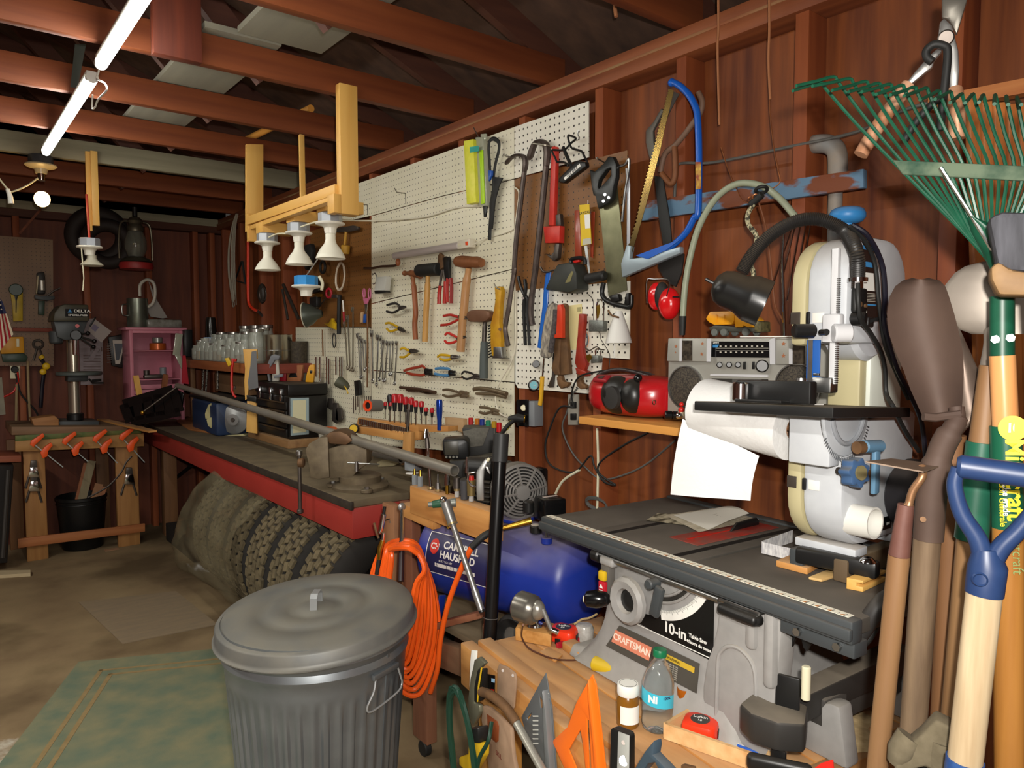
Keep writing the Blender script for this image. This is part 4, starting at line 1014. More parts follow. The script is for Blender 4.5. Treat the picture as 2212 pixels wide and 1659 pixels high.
wpr(M3(1560,440,1680,410,1700,500,1600,520),.02,.02,.006).B('trigger',blackp,T)
wpr(M3(1760,410,1800,400,1800,540,1740,540),.016,.03,.004).B('hand_guard',blackp,T)
T=hang('pocket_tape','round grey and black dial tape hanging above the teal one','tape measure',*M3(645,1250)[0])
MB().cyl(wq(*M3(650,1250)[0],.01),wq(*M3(650,1250)[0],.035),.015,n=8,bev=.002).B('case',blackp,T)
MB().cyl(wq(*M3(640,1240)[0],.035),wq(*M3(640,1240)[0],.037),.0105,n=24).B('dial',mat('dial_cream','#b9ab96',.4,0,'#7a6a5a',60,.3),T)
T=hang('pocket_tape','round black tape measure with teal disc hanging lowest','tape measure',*M3(625,1505)[0])
MB().cyl(wq(*M3(625,1505)[0],.01),wq(*M3(625,1505)[0],.034),.0215,n=28,bev=.004).B('case',blackp,T)
dd=MB().cyl(wq(*M3(625,1505)[0],.034),wq(*M3(625,1505)[0],.0355),.0145,n=28).B('teal_disc',mat('teal_disc','#2f97a8',.4),T)
MB().text('accord',wq(*M3(625,1505)[0],.0362),(0,-1,0),(0,0,1),.008,.0004).B('lettering',paperw,dd)
T=hang('screwdriver','slim screwdriver with yellow and clear handle hanging under the brush','screwdriver',*M3(730,1400)[0])
wtb(M3(748,1180,740,1290,730,1400),.0035,.03,8,0).B('shaft',chrome,T)
wtb(M3(728,1400,722,1500,712,1659)+M3(700,1740),.0085,.03,10,0).B('handle',mat('amber_yellow','#d8a428',.3),T)
one('flat_bar','grey steel flat bar hanging behind the dark bristles','bar',wpr(M3(865,1120,885,1120,890,1300,880,1450,870,1530,820,1535,815,1490,850,1400),.006,.012),dsteel)
T=hang('poster','cream printed card with a bicycle drawing behind the pipe wrench','poster',*M3(1130,800)[0])
MB().prism(wp(M3(900,570,1200,535,1215,1080,900,1085),.01),(-.0012,0,0)).B('card',mat('cream_card','#dccf96',.7),T)
m=MB()
c0=wq(*M3(1190,960)[0],.0117)
m.torus(c0,(1,0,0),.033,.0022,24,6,90,200);m.B('arc_print',mat('slate_print','#5a6a72',.6),T)
MB().torus(c0,(1,0,0),.038,.0012,24,6,90,200).B('arc_print',mat('salmon_print','#cc8a62',.6),T)
wpr(M3(1145,575,1190,570,1192,625,1147,625),.0006,.0117,0).B('print_block',mat('olive_print','#a39a6a',.6),T)
def padlock(label,body,sh,off=.03,key=None,r=.0032):
 T=hang('padlock',label,'padlock',*body[0])
 wpr(body,.022,off-.012,.003).B('body',mat('laminated_steel','#8a8d88',.4,.7,'#6e716c',120,.4,0,(1,1,3)),T)
 wtb(sh,r,off,8,5).B('shackle',chrome,T)
 if key:wpr(key,.002,off+.012,0).B('key',brass,T)
padlock('large padlock with keys on its shackle hanging beside the white funnel',M3(1335,725,1510,735,1505,865,1335,865),M3(1385,730,1380,560,1400,495,1440,490,1462,540,1460,735),key=M3(1380,560,1410,540,1420,600,1400,700,1385,710))
padlock('small shiny padlock on a wavy hook right of the dark red wrench',M3(1355,1145,1450,1150,1450,1235,1360,1240),M3(1370,1150,1365,1090,1390,1070,1420,1095,1422,1150),key=M3(1255,1150,1300,1130,1320,1170,1285,1235,1262,1190))
one('peg_hook','wavy steel double hook holding the small padlock','hook',wtb(M3(1240,1050,1290,1090,1340,1060,1380,1045,1420,1075,1470,1080),.0022,.04,6,4),wireh)
T=hang('funnel','milky white plastic funnel hanging mouth down on the lower board','funnel',*M3(1640,800)[0])
ft=wq(*M3(1640,620)[0],.05);fb=wq(*M3(1640,1000)[0],.05)
MB().lathe([(.011,0),(.014,.008),(.031,(ft-fb).length*.55),(.042,(ft-fb).length*.95),(.043,(ft-fb).length),(.041,(ft-fb).length),(.03,(ft-fb).length*.56),(.0125,.008),(.01,0)],ft,fb-ft,32).B('cone',mat('milky_plastic','#dad8d2',.35),T)
MB().tube(wp(M3(1590,1005,1588,1150,1590,1175),.02),.003,6).B('hanging_tab',mat('milky_plastic','#dad8d2',.35),T)
one('peg_hook','bent brown hook sticking out over the white funnel','hook',wtb(M3(1515,605,1550,665,1640,695),.003,.075,6,3),rust)
one('wire','thin crooked wire dangling past the large padlock','wire',wtb(M3(1280,420,1335,500,1340,760,1415,880,1430,960,1530,1130,1525,1300),.0012,.03,6,3),dsteel)
T=one('wire_coil','oval coil of white cable hanging on the brown board','cable coil',MB(),white)if False else None
def coil(name,label,c,rx,rz,r,turns,m_,off=.03,cat='cable coil',jit=.004,seed=1,tilt=0):
 rnd=random.Random(seed);pts=[]
 o=wq(*c,off)if isinstance(c,tuple)and len(c)==2 else V(c)
 for i in range(turns*20):
  a=2*math.pi*i/20
  k=1+rnd.uniform(-1,1)*.03
  y=rx*math.cos(a)*k;z=rz*math.sin(a)*k
  y,z=y*math.cos(tilt)-z*math.sin(tilt),y*math.sin(tilt)+z*math.cos(tilt)
  pts.append(o+V((jit*math.sin(i*.31+seed)*1.5,y+jit*math.sin(i*.17),z+jit*math.cos(i*.13))))
 return one(name,label,cat,MB().tube(smooth(pts,2),r,6),m_)
coil('wire_coil','oval coil of white cable hanging on the brown board',(735,597),.062,.072,.0034,6,mat('cable_cream','#d6c8b4',.5))
T=hang('wooden_scoop','yellowish wooden scoop hanging behind the nearest white lamp','scoop',*R8(480,500)[0])
wtb(R8(485,335,478,400,468,490),.008,.03,8).B('handle',mat('honey_wood','#b98a2c',.5),T)
MB().cyl(wq(*R8(482,495)[0],.035),wq(*R8(475,600)[0],.035),.024,.022,20,bev=.004).B('cup',mat('honey_wood','#b98a2c',.5),T)
T=hang('hatchet','dark hatchet like tool hanging level along the brown board top','tool',*R8(560,290)[0])
wpr(R8(360,300,600,262,655,280,650,320,540,340,400,345,360,330),.016,.02).B('head',dsteel,T)
T=hang('scissors','pink handled scissors hanging at the right edge of the brown board','scissors',*R8(740,1150)[0])
for c,rx in((R8(700,1070)[0],.012),(R8(765,1075)[0],.013)):
 o=wq(*c,.03)
 MB().tube([o+V((0,rx*math.cos(2*math.pi*i/16),rx*1.9*math.sin(2*math.pi*i/16)))for i in range(16)],.0036,8,True).B('finger_loop',mat('pink_plastic','#c0688a',.4),T)
wpr(R8(700,1130,770,1130,745,1200,715,1200),.008,.02).B('shank',mat('pink_plastic','#c0688a',.4),T)
wpr(R8(712,1200,745,1200,730,1330,716,1330),.003,.022,0).B('blades',steel,T)
pts=[('paint_brush','small tan handled putty knife beside the pink scissors',R8(672,1300,700,1290,690,1420,668,1425),wood('tan_tool','#b08a60','#cfae84','z')),('putty_knife','blue handled putty knife pointing down by the brown board corner',R8(712,1320,738,1320,728,1420,705,1425),bluep)]
for nm,lb_,pp,mm in pts:one(nm,lb_,'hand tool',wpr(pp,.01,.02),mm)
T=hang('hand_mirror','red ring on a grey rod slanting across the brown board','tool',*R8(280,1070)[0])
o=wq(*R8(280,1070)[0],.04)
MB().torus(o,(1,.2,0),.024,.007,28,10).B('ring',mat('crimson','#a81c2c',.4),T)
MB().tube(wp(R8(240,1130,130,1280),.04),.0035,8).B('rod',dsteel,T)
T=hang('scoop_light','clamp work light with a steel bowl facing left, below the blue box','lamp',*R8(90,1330)[0])
o=wq(*R8(95,1320)[0],.14);ax=V((-.75,.62,-.1)).normalized()
MB().lathe([(.012,-.05),(.02,-.045),(.03,-.02),(.055,.01),(.068,.045),(.07,.05),(.066,.048),(.05,.012),(.02,-.012),(0,-.014)],o,ax,32).B('bowl',mat('dusty_bowl','#5a6058',.4,.6),T)
MB().torus(o+ax*.048,ax,.069,.003,36,8).B('rim',mat('cream_rim','#c8c4b0',.4),T)
MB().cyl(o+ax*.0,o+ax*.045,.022,n=20).B('bulb',mat('bulb_pink','#c9a898',.4),T)
one('spring_clamp','yellow spring clamp hanging below the red ring','clamp',wpr(R8(300,1430,330,1390,335,1370,350,1370,352,1400,390,1440,385,1505,350,1490,290,1460,245,1430),.016,.03),yellowp)
T=hang('club_handle','long black rubber handled hammer hanging head up on the brown board','hammer',*R8(400,1100)[0])
wtb(R8(405,1100,402,1250,398,1400,400,1560),.0115,.035,10).B('handle',blackrub,T)
wpr(R8(370,1085,435,1085,435,1130,365,1130),.03,.02,.004).B('head',dsteel,T)
T=hang('marking_tool','thin white and red handled scraper right of the black hammer handle','hand tool',*R8(455,1250)[0])
wtb(R8(445,1155,455,1290),.0045,.03,8,0).B('upper_part',paperw,T)
wtb(R8(455,1290,465,1470),.006,.03,8,0).B('grip',mat('crimson','#a81c2c',.4),T)
one('shaver_pack','small white and black blister pack hanging on the board edge','package',wpr(R8(910,880,1030,870,1010,1040,885,1040),.03,.02),mat('blister_white','#c9c9c2',.35))
one('shaver_head','black block hanging under the white blister pack','block',wpr(R8(880,1042,1010,1042,1020,1062,895,1080),.03,.02),blackp)
T=hang('bit_brace','dark carpenters brace lying level across the board joint','brace',*R8(1000,750)[0])
wtb(R8(700,770,800,770,900,750,1000,745,1080,735,1110,690),[.006]*26,.035,8).B('frame',mat('dark_brown_iron','#4a3224',.5,.3),T)
MB().sph(wq(*R8(1105,700)[0],.035),.012,(1,1,1.5)).B('knob',hr_,T)
one('ring_clip','chrome carabiner ring hanging left of the blister pack','clip',wtb(R8(800,850,830,830,850,880,840,940,810,960),.003,.03,6),steel)
for i,(lb_,pp,mm,off)in enumerate((('black bundle of cord hanging left of the white coil',R8(40,500,110,480,130,560,110,700,60,800,40,780),blackrub,.04),('black drill like tool hanging behind the blue electrical box',R8(95,880,200,900,210,1050,130,1080,90,1060),blackp,.05),('black sheath hanging above the steel bowl lamp',R8(100,1120,190,1110,190,1230,110,1280),blackp,.05))):
 one('hanging_tool',lb_,'tool',wpr(pp,.03,off,.006),mm)
one('belt_coil','dark ring of belt hanging left of the white cable coil','belt',MB().torus(wq(697,577,.04),(1,0,0),.032,.008,28,8),blackrub)
one('brass_clip','brass coloured clip hanging above the black sheath','clip',wpr(R8(105,1100,160,1070,210,1080,200,1115,120,1120),.014,.06),brass)
def cwrench(label,top,bot,w=.006,ends=(.011,.01),off=.03,grp=None,m_=None):
 a=wq(*top,off);b=wq(*bot,off);d=(b-a).normalized();n_=V((1,0,0)).cross(d)
 m_=m_ or steel
 T=thing('wrench',label,'wrench',a,grp)
 MB().beam(a,b,.006,w,n_,.0015).B('shaft',m_,T)
 r=ends[0]
 MB().prism([a+d*(r*1.2)+n_*w,a+n_*r,a-d*r*1.1+n_*r*.9,a-d*r*.9+n_*r*.35,a-d*r*.0+n_*r*.4,a+n_*-r*.4,a-d*r*.9-n_*r*.35,a-d*r*1.1-n_*r*.9,a-n_*r,a+d*(r*1.2)-n_*w],(-.007,0,0),.001).B('open_end',m_,T)
 MB().torus(b,(1,0,0),ends[1]*.8,.0032,16,6).B('ring_end',m_,T)
 return T
WG='combination wrenches hanging on the white board'
ws=[((75,470),(105,970),.007),((105,500),(120,960),.006),((130,530),(150,880),.0055),((165,540),(172,860),.005),((245,440),(250,1010),.009),((320,490),(295,1050),.0075),((350,500),(375,1000),.007),((385,550),(330,990),.0065),((430,560),(395,1000),.0065),((460,560),(450,930),.006),((500,560),(470,930),.006),((545,560),(512,1040),.006)]
order=['first','second','third','fourth','fifth, longest,','sixth','seventh','eighth','ninth','tenth','eleventh','rightmost']
for i,(a,b,w_)in enumerate(ws):
 cwrench('chrome combination wrench hanging on the white board, %s from the left'%order[i]if i<11 else 'chrome combination wrench hanging rightmost in the row on the white board',M1(*a)[0],M1(*b)[0],w_,(w_*1.75,w_*1.55),.022+.006*(i%3),WG)
cwrench('long dull wrench crossing the lower edge of the brown board, left one',S7(385,830)[0],S7(420,1390)[0],.0075,(.013,.013),.03,None,mat('dull_steel','#8a8272',.4,.8))
cwrench('long dull wrench crossing the lower edge of the brown board, middle one',S7(425,760)[0],S7(450,1400)[0],.0085,(.016,.014),.04,None,mat('dull_steel','#8a8272',.4,.8))
cwrench('long dull wrench crossing the lower edge of the brown board, right one',S7(490,640)[0],S7(488,1410)[0],.007,(.012,.015),.05,None,mat('dull_steel','#8a8272',.4,.8))
one('level_stick','thin dark rod hanging from the brown board down to the bench tools','rod',wtb(S7(672,680,676,1100,672,1640),.0045,.02,6,0),darkwood_z)
one('level_stick','thin dark rod hanging left of the oval black ring','rod',wtb(S7(98,900,100,1100,106,1240),.004,.02,6,0),darkwood_z)
one('snap_ring','oval black carabiner ring hanging on the white board strip','ring',MB().tube([wq(*S7(248,1040)[0],.03)+V((0,.02*math.cos(a*.3927),.04*math.sin(a*.3927)))for a in range(16)],.0028,8,True),blackp)
for i,(x,y0,y1)in enumerate(((20,1250,1500),(70,1250,1560),(155,1250,1640),(185,1270,1600),(275,1245,1480),(325,1250,1500),(352,1245,1600))):
 one('chrome_rod','chrome socket extension in the row above the black toolbox, %s from the left'%['first','second','third','fourth','fifth','sixth','seventh'][i],'socket extension',MB().cyl(wq(*S7(x,y0)[0],.03),wq(*S7(x,y1)[0],.03),.0062,n=14,bev=.002),chrome,'socket extensions hanging above the toolbox')
wc=mat('white_cord','#d9d2be',.5)
cable('white_cable','white cable sagging from the nearest lamp box across the white pegboard',[W(722,465,X=1.36),wq(745,475,.2),wq(800,477,.03),wq(850,475,.02),wq(920,468,.015),wq(985,449,.012),wq(1040,445,.012)],.0035,wc)
cable('white_cable','thin white cord from the lamp bar rising to the board joint',[wq(*R8(2000,490)[0],.03),wq(1050,515,.01),wq(1085,505,.01),wq(1110,495,.01)],.0025,wc)
cable('white_cable','white cord running down the joint of the boards to the outlet box',[wq(1108,402,.01),wq(1121,415,.015),wq(1118,450,.015),wq(1112,500,.015),wq(1108,560,.015),wq(1113,640,.015),wq(1113,740,.015),wq(1105,780,.015),wq(1080,825,.02),wq(1070,855,.02),wq(1078,890,.03),wq(1100,903,.05)],.0032,wc)
# long red workbench
HV=V((fwd.x,fwd.y,0)).normalized()
HR=V((rgt.x,rgt.y,0))
T=thing('workbench','long workbench with worn red apron and dirty dark top along the wall','workbench',(1.5,4.1,0))
MB().bx(1.195,1.799,2.465,YB-.02,.782,.81,.003).B('top_board',benchtop,T)
MB().bx(1.192,1.205,2.455,YB-.02,.775,.806,.002).B('edge_strip',mat('black_worn_edge','#1d1815',.6,0,'#3a3026',30,.6),T)
MB().bx(1.2,1.238,2.46,YB-.02,.665,.775,.003).B('front_apron',redpaint,T)
MB().bx(1.2,1.79,2.458,2.495,.665,.781,.003).B('end_apron',redpaint,T)
MB().bx(1.225,1.79,2.5,2.53,.775,.781,.001).B('end_cleat',redpaint,T)
for x,y in((1.7,2.53),(1.7,5.6),(1.28,5.6)):
 MB().bx(x,x+.089,y,y+.089,0,.78,.003).B('leg',darkwood_z,T)
vm=mat('vise_casting','#5c5040',.55,.4,'#7d6f58',30,.6,.15)
VC=V((1.335,2.66,.81))
VZ=Z(560,880,3.687)
T=thing('bench_vise','large brown grey bench vise bolted on the near corner of the red bench','vise',VC)
def vpr(pts,dep,off=.0,bev=.004):
 o=V((VC.x,VC.y,.9))+HV*(off-dep/2)
 return MB().prism([PX(x,y,o,HV)for x,y in pts],HV*dep,bev)
vpr(VZ(545,330,655,300,855,285,858,455,790,500,745,550,560,570),.1).B('rear_body',vm,T)
vpr(VZ(365,340,395,290,480,240,545,235,555,480,560,560,470,575,405,560,400,490),.13).B('front_jaw',vm,T)
vpr(VZ(540,330,660,320,660,500,555,520),.065).B('slide_bar',dsteel,T)
vpr(VZ(525,235,560,200,640,190,700,215,745,265,690,300,560,290),.12).B('jaw_plate',mat('brown_jaw','#5e4632',.5,.5,'#74563c',30,.6),T)
c0=PX(690,975+75,V((VC.x,VC.y,.9)),HV)
MB().lathe([(.11,0),(.112,.012),(.1,.022),(.082,.026),(.084,.05),(.07,.058),(0,.058)],(VC.x,VC.y,.8105),(0,0,1),40).B('swivel_base',vm,T)
for a in(15,135,255):
 p=VC+V((.115*math.cos(R(a)),.115*math.sin(R(a)),.001))
 ea=MB().cyl(p,p+V((0,0,.016)),.024,n=20,bev=.004).B('base_ear',vm,T)
 MB().cyl(p+V((0,0,.016)),p+V((0,0,.024)),.011,n=6).B('bolt',steel,ea)
b_=PX(*VZ(775,490)[0],V((VC.x,VC.y,.86))-HV*.06,HV)
MB().cyl(b_+V((0,0,-.01)),b_+V((0,0,.03)),.008,n=12).tube([b_+V((0,0,.024))-HR*.035,b_+V((0,0,.018))+HR*.09],.003,8).B('swivel_lock',steel,T)
sA=PX(*VZ(360,440)[0],V((VC.x,VC.y,.9)),HV);sB=PX(*VZ(320,440)[0],V((VC.x,VC.y,.9)),HV)
MB().cyl(sA,sB-HR*.005,.019,n=20,bev=.004).B('screw_head',rust,T)
hc=sB
hb=MB().tube([V((hc.x,hc.y,sB.z+.03)),V((hc.x,hc.y,sB.z-.19))],.0075,12).B('handle_bar',dsteel,T)
MB().cyl(V((hc.x,hc.y,sB.z+.028)),V((hc.x,hc.y,sB.z+.05)),.013,n=16,bev=.003).B('handle_end',steel,hb)
MB().cyl(V((hc.x,hc.y,sB.z-.188)),V((hc.x,hc.y,sB.z-.205)),.013,n=16,bev=.003).B('handle_end',dsteel,hb)
pipem=mat('grey_painted_pipe','#8c8880',.35,.35,'#77726a',8,.6,0,(1,1,1),dust=('#9a8a70',.5))
pe=W(982,1017,D=2.36);pf=W(383,833,D=4.85)
ax=(pf-pe).normalized()
T=thing('grey_pipe','very long thin grey pipe lying aslant over the vise and tool box','pipe',pe)
MB().lathe([(.0155,0),(.0185,0),(.0185,(pf-pe).length*.72)],pe,ax,24).lathe([(.0155,0),(.0155,.2),(0,.2)],pe,ax,24).B('near_tube',pipem,T)
MB().lathe([(.0165,(pf-pe).length*.72),(.0165,(pf-pe).length),(0,(pf-pe).length)],pe,ax,20).B('far_tube',pipem,T)
q0=W(868,992,X=1.5);q1=W(828,985,X=1.53)
T=thing('pipe_stub','short grey pipe end with a hole lying behind the vise','pipe',q0)
dd=(q1-q0).normalized()
MB().lathe([(.014,0),(.0175,0),(.0175,.25),(0,.25)],q0,V((.05,1,-.03)),24).lathe([(.014,.0),(.014,.1),(0,.1)],q0,V((.05,1,-.03)),24).B('tube',pipem,T)
one('paper_towel_sheet','crumpled dusty cloth lying on the bench right of the vise','rag',MB().prism([W(x,y,Z=.8115)for x,y in Z(760,820,6.144)(330,1110,440,1070,640,1080,655,1110,560,1150,350,1160)],(0,0,.006),.002),mat('dusty_cloth','#8d8264',.9))
T=thing('tool_box','black steel tool box with drawers and a cream note on its end','tool box',(1.65,4.15,.81))
bxm=mat('black_enamel','#161413',.35,dust=('#6b6152',.5))
MB().bx(1.536,1.757,3.9,4.41,.855,1.09,.006).B('body',bxm,T)
MB().bx(1.53,1.762,3.895,4.415,1.092,1.158,.008).B('lid',bxm,T)
for i,z in enumerate((.865,.915,.965,1.015)):
 d_=MB().bx(1.526,1.535,3.92,4.39,z,z+.044,.002).B('drawer',mat('drawer_black','#1c1a18',.4),T)
 MB().bx(1.518,1.526,3.94,4.37,z+.036,z+.044,.002).B('pull',mat('brown_pull','#4a3b2c',.45,.3),d_)
for y in(3.99,4.15,4.32):
 MB().bx(1.52,1.531,y-.012,y+.012,1.06,1.13,.003).B('latch',chrome,T)
nt_=MB().prism([W(x,y,Y=3.893)for x,y in((627,860),(667,859),(667,938),(628,941))],(0,-.001,0)).B('note',mat('note_blue_edge','#9fb3b8',.6),T)
MB().prism([W(x,y,Y=3.8915)for x,y in((632,865),(661,864),(661,933),(632,936))],(0,-.0005,0)).B('note_field',mat('cream_note','#ddd8b4',.6),nt_)
one('riser_board','flat grey brown board under the black tool box','board',MB().bx(1.51,1.79,3.86,4.5,.8105,.854,.003),brownwood_y)
T=thing('tub','white tub with bright orange lid standing beside the tool box','tub',(1.66,3.66,.81))
tb=V((W(684,945,X=1.63).x,W(684,945,X=1.63).y,.8105))
TB=V((1.63,3.62,.8105))
MB().lathe([(0,0),(.038,0),(.046,.11),(0,.11)],TB,(0,0,1),32).B('pot',mat('tub_white','#d9d6c8',.45),T)
MB().lathe([(.05,0),(.052,.003),(.052,.016),(.047,.02),(0,.018)],TB+V((0,0,.11)),(0,0,1),32).B('lid',mat('orange_lid','#d8642a',.4),T)
MB().cyl(V((1.56,3.52,.8105)),V((1.56,3.52,.865)),.02,n=24,bev=.004)
one('jar_cap','small teal plastic cap standing before the white tub','cap',MB().cyl(W(672,940,Z=.8105),W(672,940,Z=.8105)+V((0,0,.045)),.02,n=24,bev=.004),mat('teal_cap','#2f7f78',.45))
CS=Z(380,680,5.53)
cso=W(490,940,Z=.8105);cso=V((1.36,4.35,.8105))
cso=W(497,940,Z=.811)
T=thing('circular_saw','old cream coloured circular saw with silver blade guard lying on the bench','circular saw',cso)
ch=V((cso.x,cso.y,.9));hn=V((fwd.x,fwd.y,0)).normalized()
def cpr(pts,dep,off,m_,nm,bev=.003):
 o=ch+hn*off
 return MB().prism([PX(x,y,o,hn)for x,y in pts],hn*dep,bev).B(nm,m_,T)
og=mat('olive_cream','#a59c6c',.45,0,'#b8b084',14,.5)
cg=PX(*CS(700,1250)[0],ch-hn*.03,hn)
ppm=(PX(501,900,ch,hn)-PX(500,900,ch,hn)).length
MB().lathe([(0,.03),(.035,.028),(.165/5.53*ppm*5.53,.02),(30.5*ppm,.004),(31.5*ppm,0),(31*ppm,-.02),(0,-.02)],cg,-hn,40).B('blade_guard',mat('silver_guard','#9a9c9c',.35,.7),T)
MB().cyl(cg-hn*.029,cg-hn*.034,.013,n=20,bev=.002).B('guard_cap',dsteel,T)
cpr(CS(395,1060,560,1040,610,1060,560,1180,540,1300,560,1400,470,1390,380,1330,360,1250,470,1200),.06,.0,og,'housing',.006)
cpr(CS(385,1075,420,1060,430,1150,400,1250,350,1240,345,1180),.03,.02,og,'handle')
cpr(CS(540,1110,620,1100,560,1340,545,1290),.02,-.02,mat('blade_edge_dark','#5e5a56',.4,.6),'blade')
cpr(CS(385,1455,800,1425,830,1445,470,1490),.09,-.02,og,'base_plate',.002)
MB().cyl(PX(*CS(450,1310)[0],ch-hn*.01,hn),PX(*CS(520,1270)[0],ch-hn*.01,hn),.012,n=14,bev=.003).B('motor_brush_cap',mat('brown_knob','#7a5c44',.5),T)
one('board_scrap','pale wooden board piece standing between the circular saw and tool box','wood scrap',MB().prism([PX(x,y,(1.47,4.3,.9),hn)for x,y in CS(850,1010,960,1060,970,1420,840,1400)],hn*.02,.001),pine_z)
one('board_scrap','brown board lying flat at the front left of the circular saw','wood scrap',MB().prism([W(x,y,Z=.811)for x,y in((380,912),(405,902),(470,928),(462,938),(410,930))],(0,0,.012),.001),wood('reddish_scrap','#7d4a28','#a06a3c','y'))
T=thing('storage_tote','dark blue plastic tote with black lid behind the circular saw','storage box',(1.45,5.,.81))
MB().bx(1.36,1.7,4.62,5.15,.811,1.02,.02).B('box',mat('navy_plastic','#1d3050',.45,dust=('#5a5a58',.3)),T)
MB().bx(1.35,1.71,4.61,5.16,1.022,1.045,.008).B('lid',blackp,T)
T=thing('parts_tray','black five compartment plastic tray tipped up at the far bench corner','tray',(1.25,5.3,.81))
pts=[PX(x,y,(1.3,5.25,.9),hn)for x,y in((270,870),(375,838),(396,850),(392,888),(290,912),(280,900))]
tr_=MB().prism(pts,hn*.02,.002).B('back',blackgloss,T)
for(x0,y0,x1,y1)in((272,872,378,840),(288,911,393,888),(272,872,286,911),(300,864,308,906),(322,857,330,900),(345,851,352,896),(364,845,372,891),(378,840,393,888)):
 a=PX(x0,y0,(1.3,5.25,.9),hn);b=PX(x1,y1,(1.3,5.25,.9),hn)
 MB().beam(a-hn*.03,b-hn*.03,.06,.004,hn).B('divider',blackgloss,T)
T=thing('ratchet_bar','long steel breaker bar leaning across the black tray','wrench',PX(305,893,(1.28,5.1,.9),hn))
MB().tube([PX(308,890,(1.26,5.15,.9),hn),PX(383,835,(1.26,5.15,.9),hn)],.006,10).B('bar',steel,T)
MB().sph(PX(308,891,(1.26,5.15,.9),hn),.015).B('head',brass,T)
one('board_scrap','narrow orange stick lying under the tipped black tray','wood scrap',MB().beam(W(310,908,Z=.822),W(392,886,Z=.822),.03,.018),pine_y)
one('board_scrap','thin brown board lying on the bench corner in front of the tray','wood scrap',MB().beam(W(218,906,Z=.83),W(330,932,Z=.83),.05,.012),orangewood_y)
T=thing('jar_shelf','dark red brown wall shelf unit above the bench, crowded with jars','shelf',(1.6,4.9,.81))
shm=wood('shelf_red_brown','#6d3520','#8f4e30','y',7,dust=('#7a6248',.3))
MB().bx(1.45,1.798,4.2,5.6,1.245,1.262,.002).B('shelf_board',shm,T)
MB().bx(1.44,1.462,4.195,5.6,1.205,1.262,.003).B('front_rail',wood('rail_orange_brown','#84451f','#a8653a','y'),T)
MB().bx(1.462,1.798,4.195,4.215,1.205,1.262,.003).B('end_rail',wood('rail_dark_red','#6b2c20','#8b4030','x'),T)
MB().bx(1.47,1.5,5.56,5.59,.811,1.245,.002).B('post',darkwood_z,T)
MB().bx(1.76,1.79,4.45,4.48,1.165,1.245,.002).B('post',mat('dark_red_post','#4a1c16',.5),T)
jm_=mat('jar_glass','#c8ccc0',.06,alpha=.3,coat=1.)
jlid=mat('jar_zinc_lid','#a8a6a0',.3,.9)
rnd=random.Random(3)
def jar(x,y,z,r,h,lid,label,cont=None):
 T=thing('glass_jar',label,'jar',(x,y,z),'jars on the shelf above the bench')
 MB().lathe([(0,.0015),(r*.9,0),(r,h*.08),(r,h*.74),(r*.78,h*.86),(r*.78,h),(r*.72,h),(r*.72,h*.86),(r*.93,h*.73),(r*.93,h*.08),(0,h*.04)],(x,y,z),(0,0,1),20).B('glass',jm_,T)
 if lid:MB().cyl((x,y,z+h*.97),(x,y,z+h*1.07),r*.84,n=20,bev=.002).B('lid',lid,T)
 if cont:MB().cyl((x,y,z+h*.06),(x,y,z+h*rnd.uniform(.3,.6)),r*.9,n=16).B('contents',cont,T)
conts=[rust,brass,dsteel,mat('screws_mix','#8a7a66',.5,.5,'#5a4a3c',120,.4),None]
ys=[5.5,5.4,5.3,5.2,5.11,5.02,4.93,4.84,4.75,4.66,4.57,4.48]
nm_=['first','second','third','fourth','fifth','sixth','seventh','eighth','ninth','tenth','eleventh','twelfth']
for i,y in enumerate(ys):
 h=(.1,.13,.15,.12,.11,.13,.14,.1,.15,.13,.12,.14)[i]
 jar(1.5,y,1.262,.036,h,jlid if i%3==1 else None,'small glass jar in the front row, %s from the far end of the shelf'%nm_[i],conts[i%5])
for i,y in enumerate((5.38,5.26,5.14,5.01,4.88,4.75,4.62)):
 jar(1.6,y,1.262,.045,.18,jlid if i%2 else None,'taller glass jar in the middle row, %s from the far end'%nm_[i],conts[(i+2)%5])
for i,y in enumerate((5.1,4.9,4.7)):
 jar(1.71,y,1.262,.05,.22,jlid,'tallest glass jar against the wall, %s from the far end'%nm_[i],conts[(i+1)%5])
for i,(x,y,h)in enumerate(((1.53,4.37,.19),(1.6,4.46,.2))):
 jar(x,y,1.262,.05,h,jlid,('big glass jar beside the steel can, nearer one','big glass jar beside the steel can, farther one')[i],conts[3])
T=thing('steel_can','big shiny steel can standing at the near end of the jar shelf','can',(1.63,4.3,1.262))
MB().lathe([(0,0),(.082,0),(.084,.004),(.084,.166),(.086,.17),(.081,.17),(.08,.006),(0,.005)],(1.635,4.315,1.262),(0,0,1),36).B('body',mat('shiny_can','#b9b5a8',.22,.95,'#9a9080',6,.6),T)
MB().torus((1.635,4.315,1.34),(0,0,1),.0845,.0012,36,6).B('bead',steel,T)
T=thing('dark_basket','dark wire basket of odds and ends right of the steel can','basket',(1.74,4.25,1.262))
MB().lathe([(0,0),(.05,0),(.055,.13),(.05,.13),(.046,.005),(0,.004)],(1.742,4.262,1.262),(0,0,1),24).B('body',mat('dark_mesh','#2b241c',.7,0,'#4a4030',80,.4),T)
T=thing('plastic_cup','white and blue printed plastic cup upside down jar on it, far end of shelf','cup',(1.53,5.52,1.262))
pc=V((1.6,5.5,1.262))
MB().lathe([(0,0),(.04,0),(.05,.15),(.047,.15),(.038,.004),(0,.004)],pc,(0,0,1),24).B('cup',mat('cup_white_blue','#c8ccd4',.4),T)
MB().cyl(pc+V((0,0,.151)),pc+V((0,0,.158)),.052,n=24).B('rim_disc',mat('pale_blue_rim','#8fa8c4',.4),T)
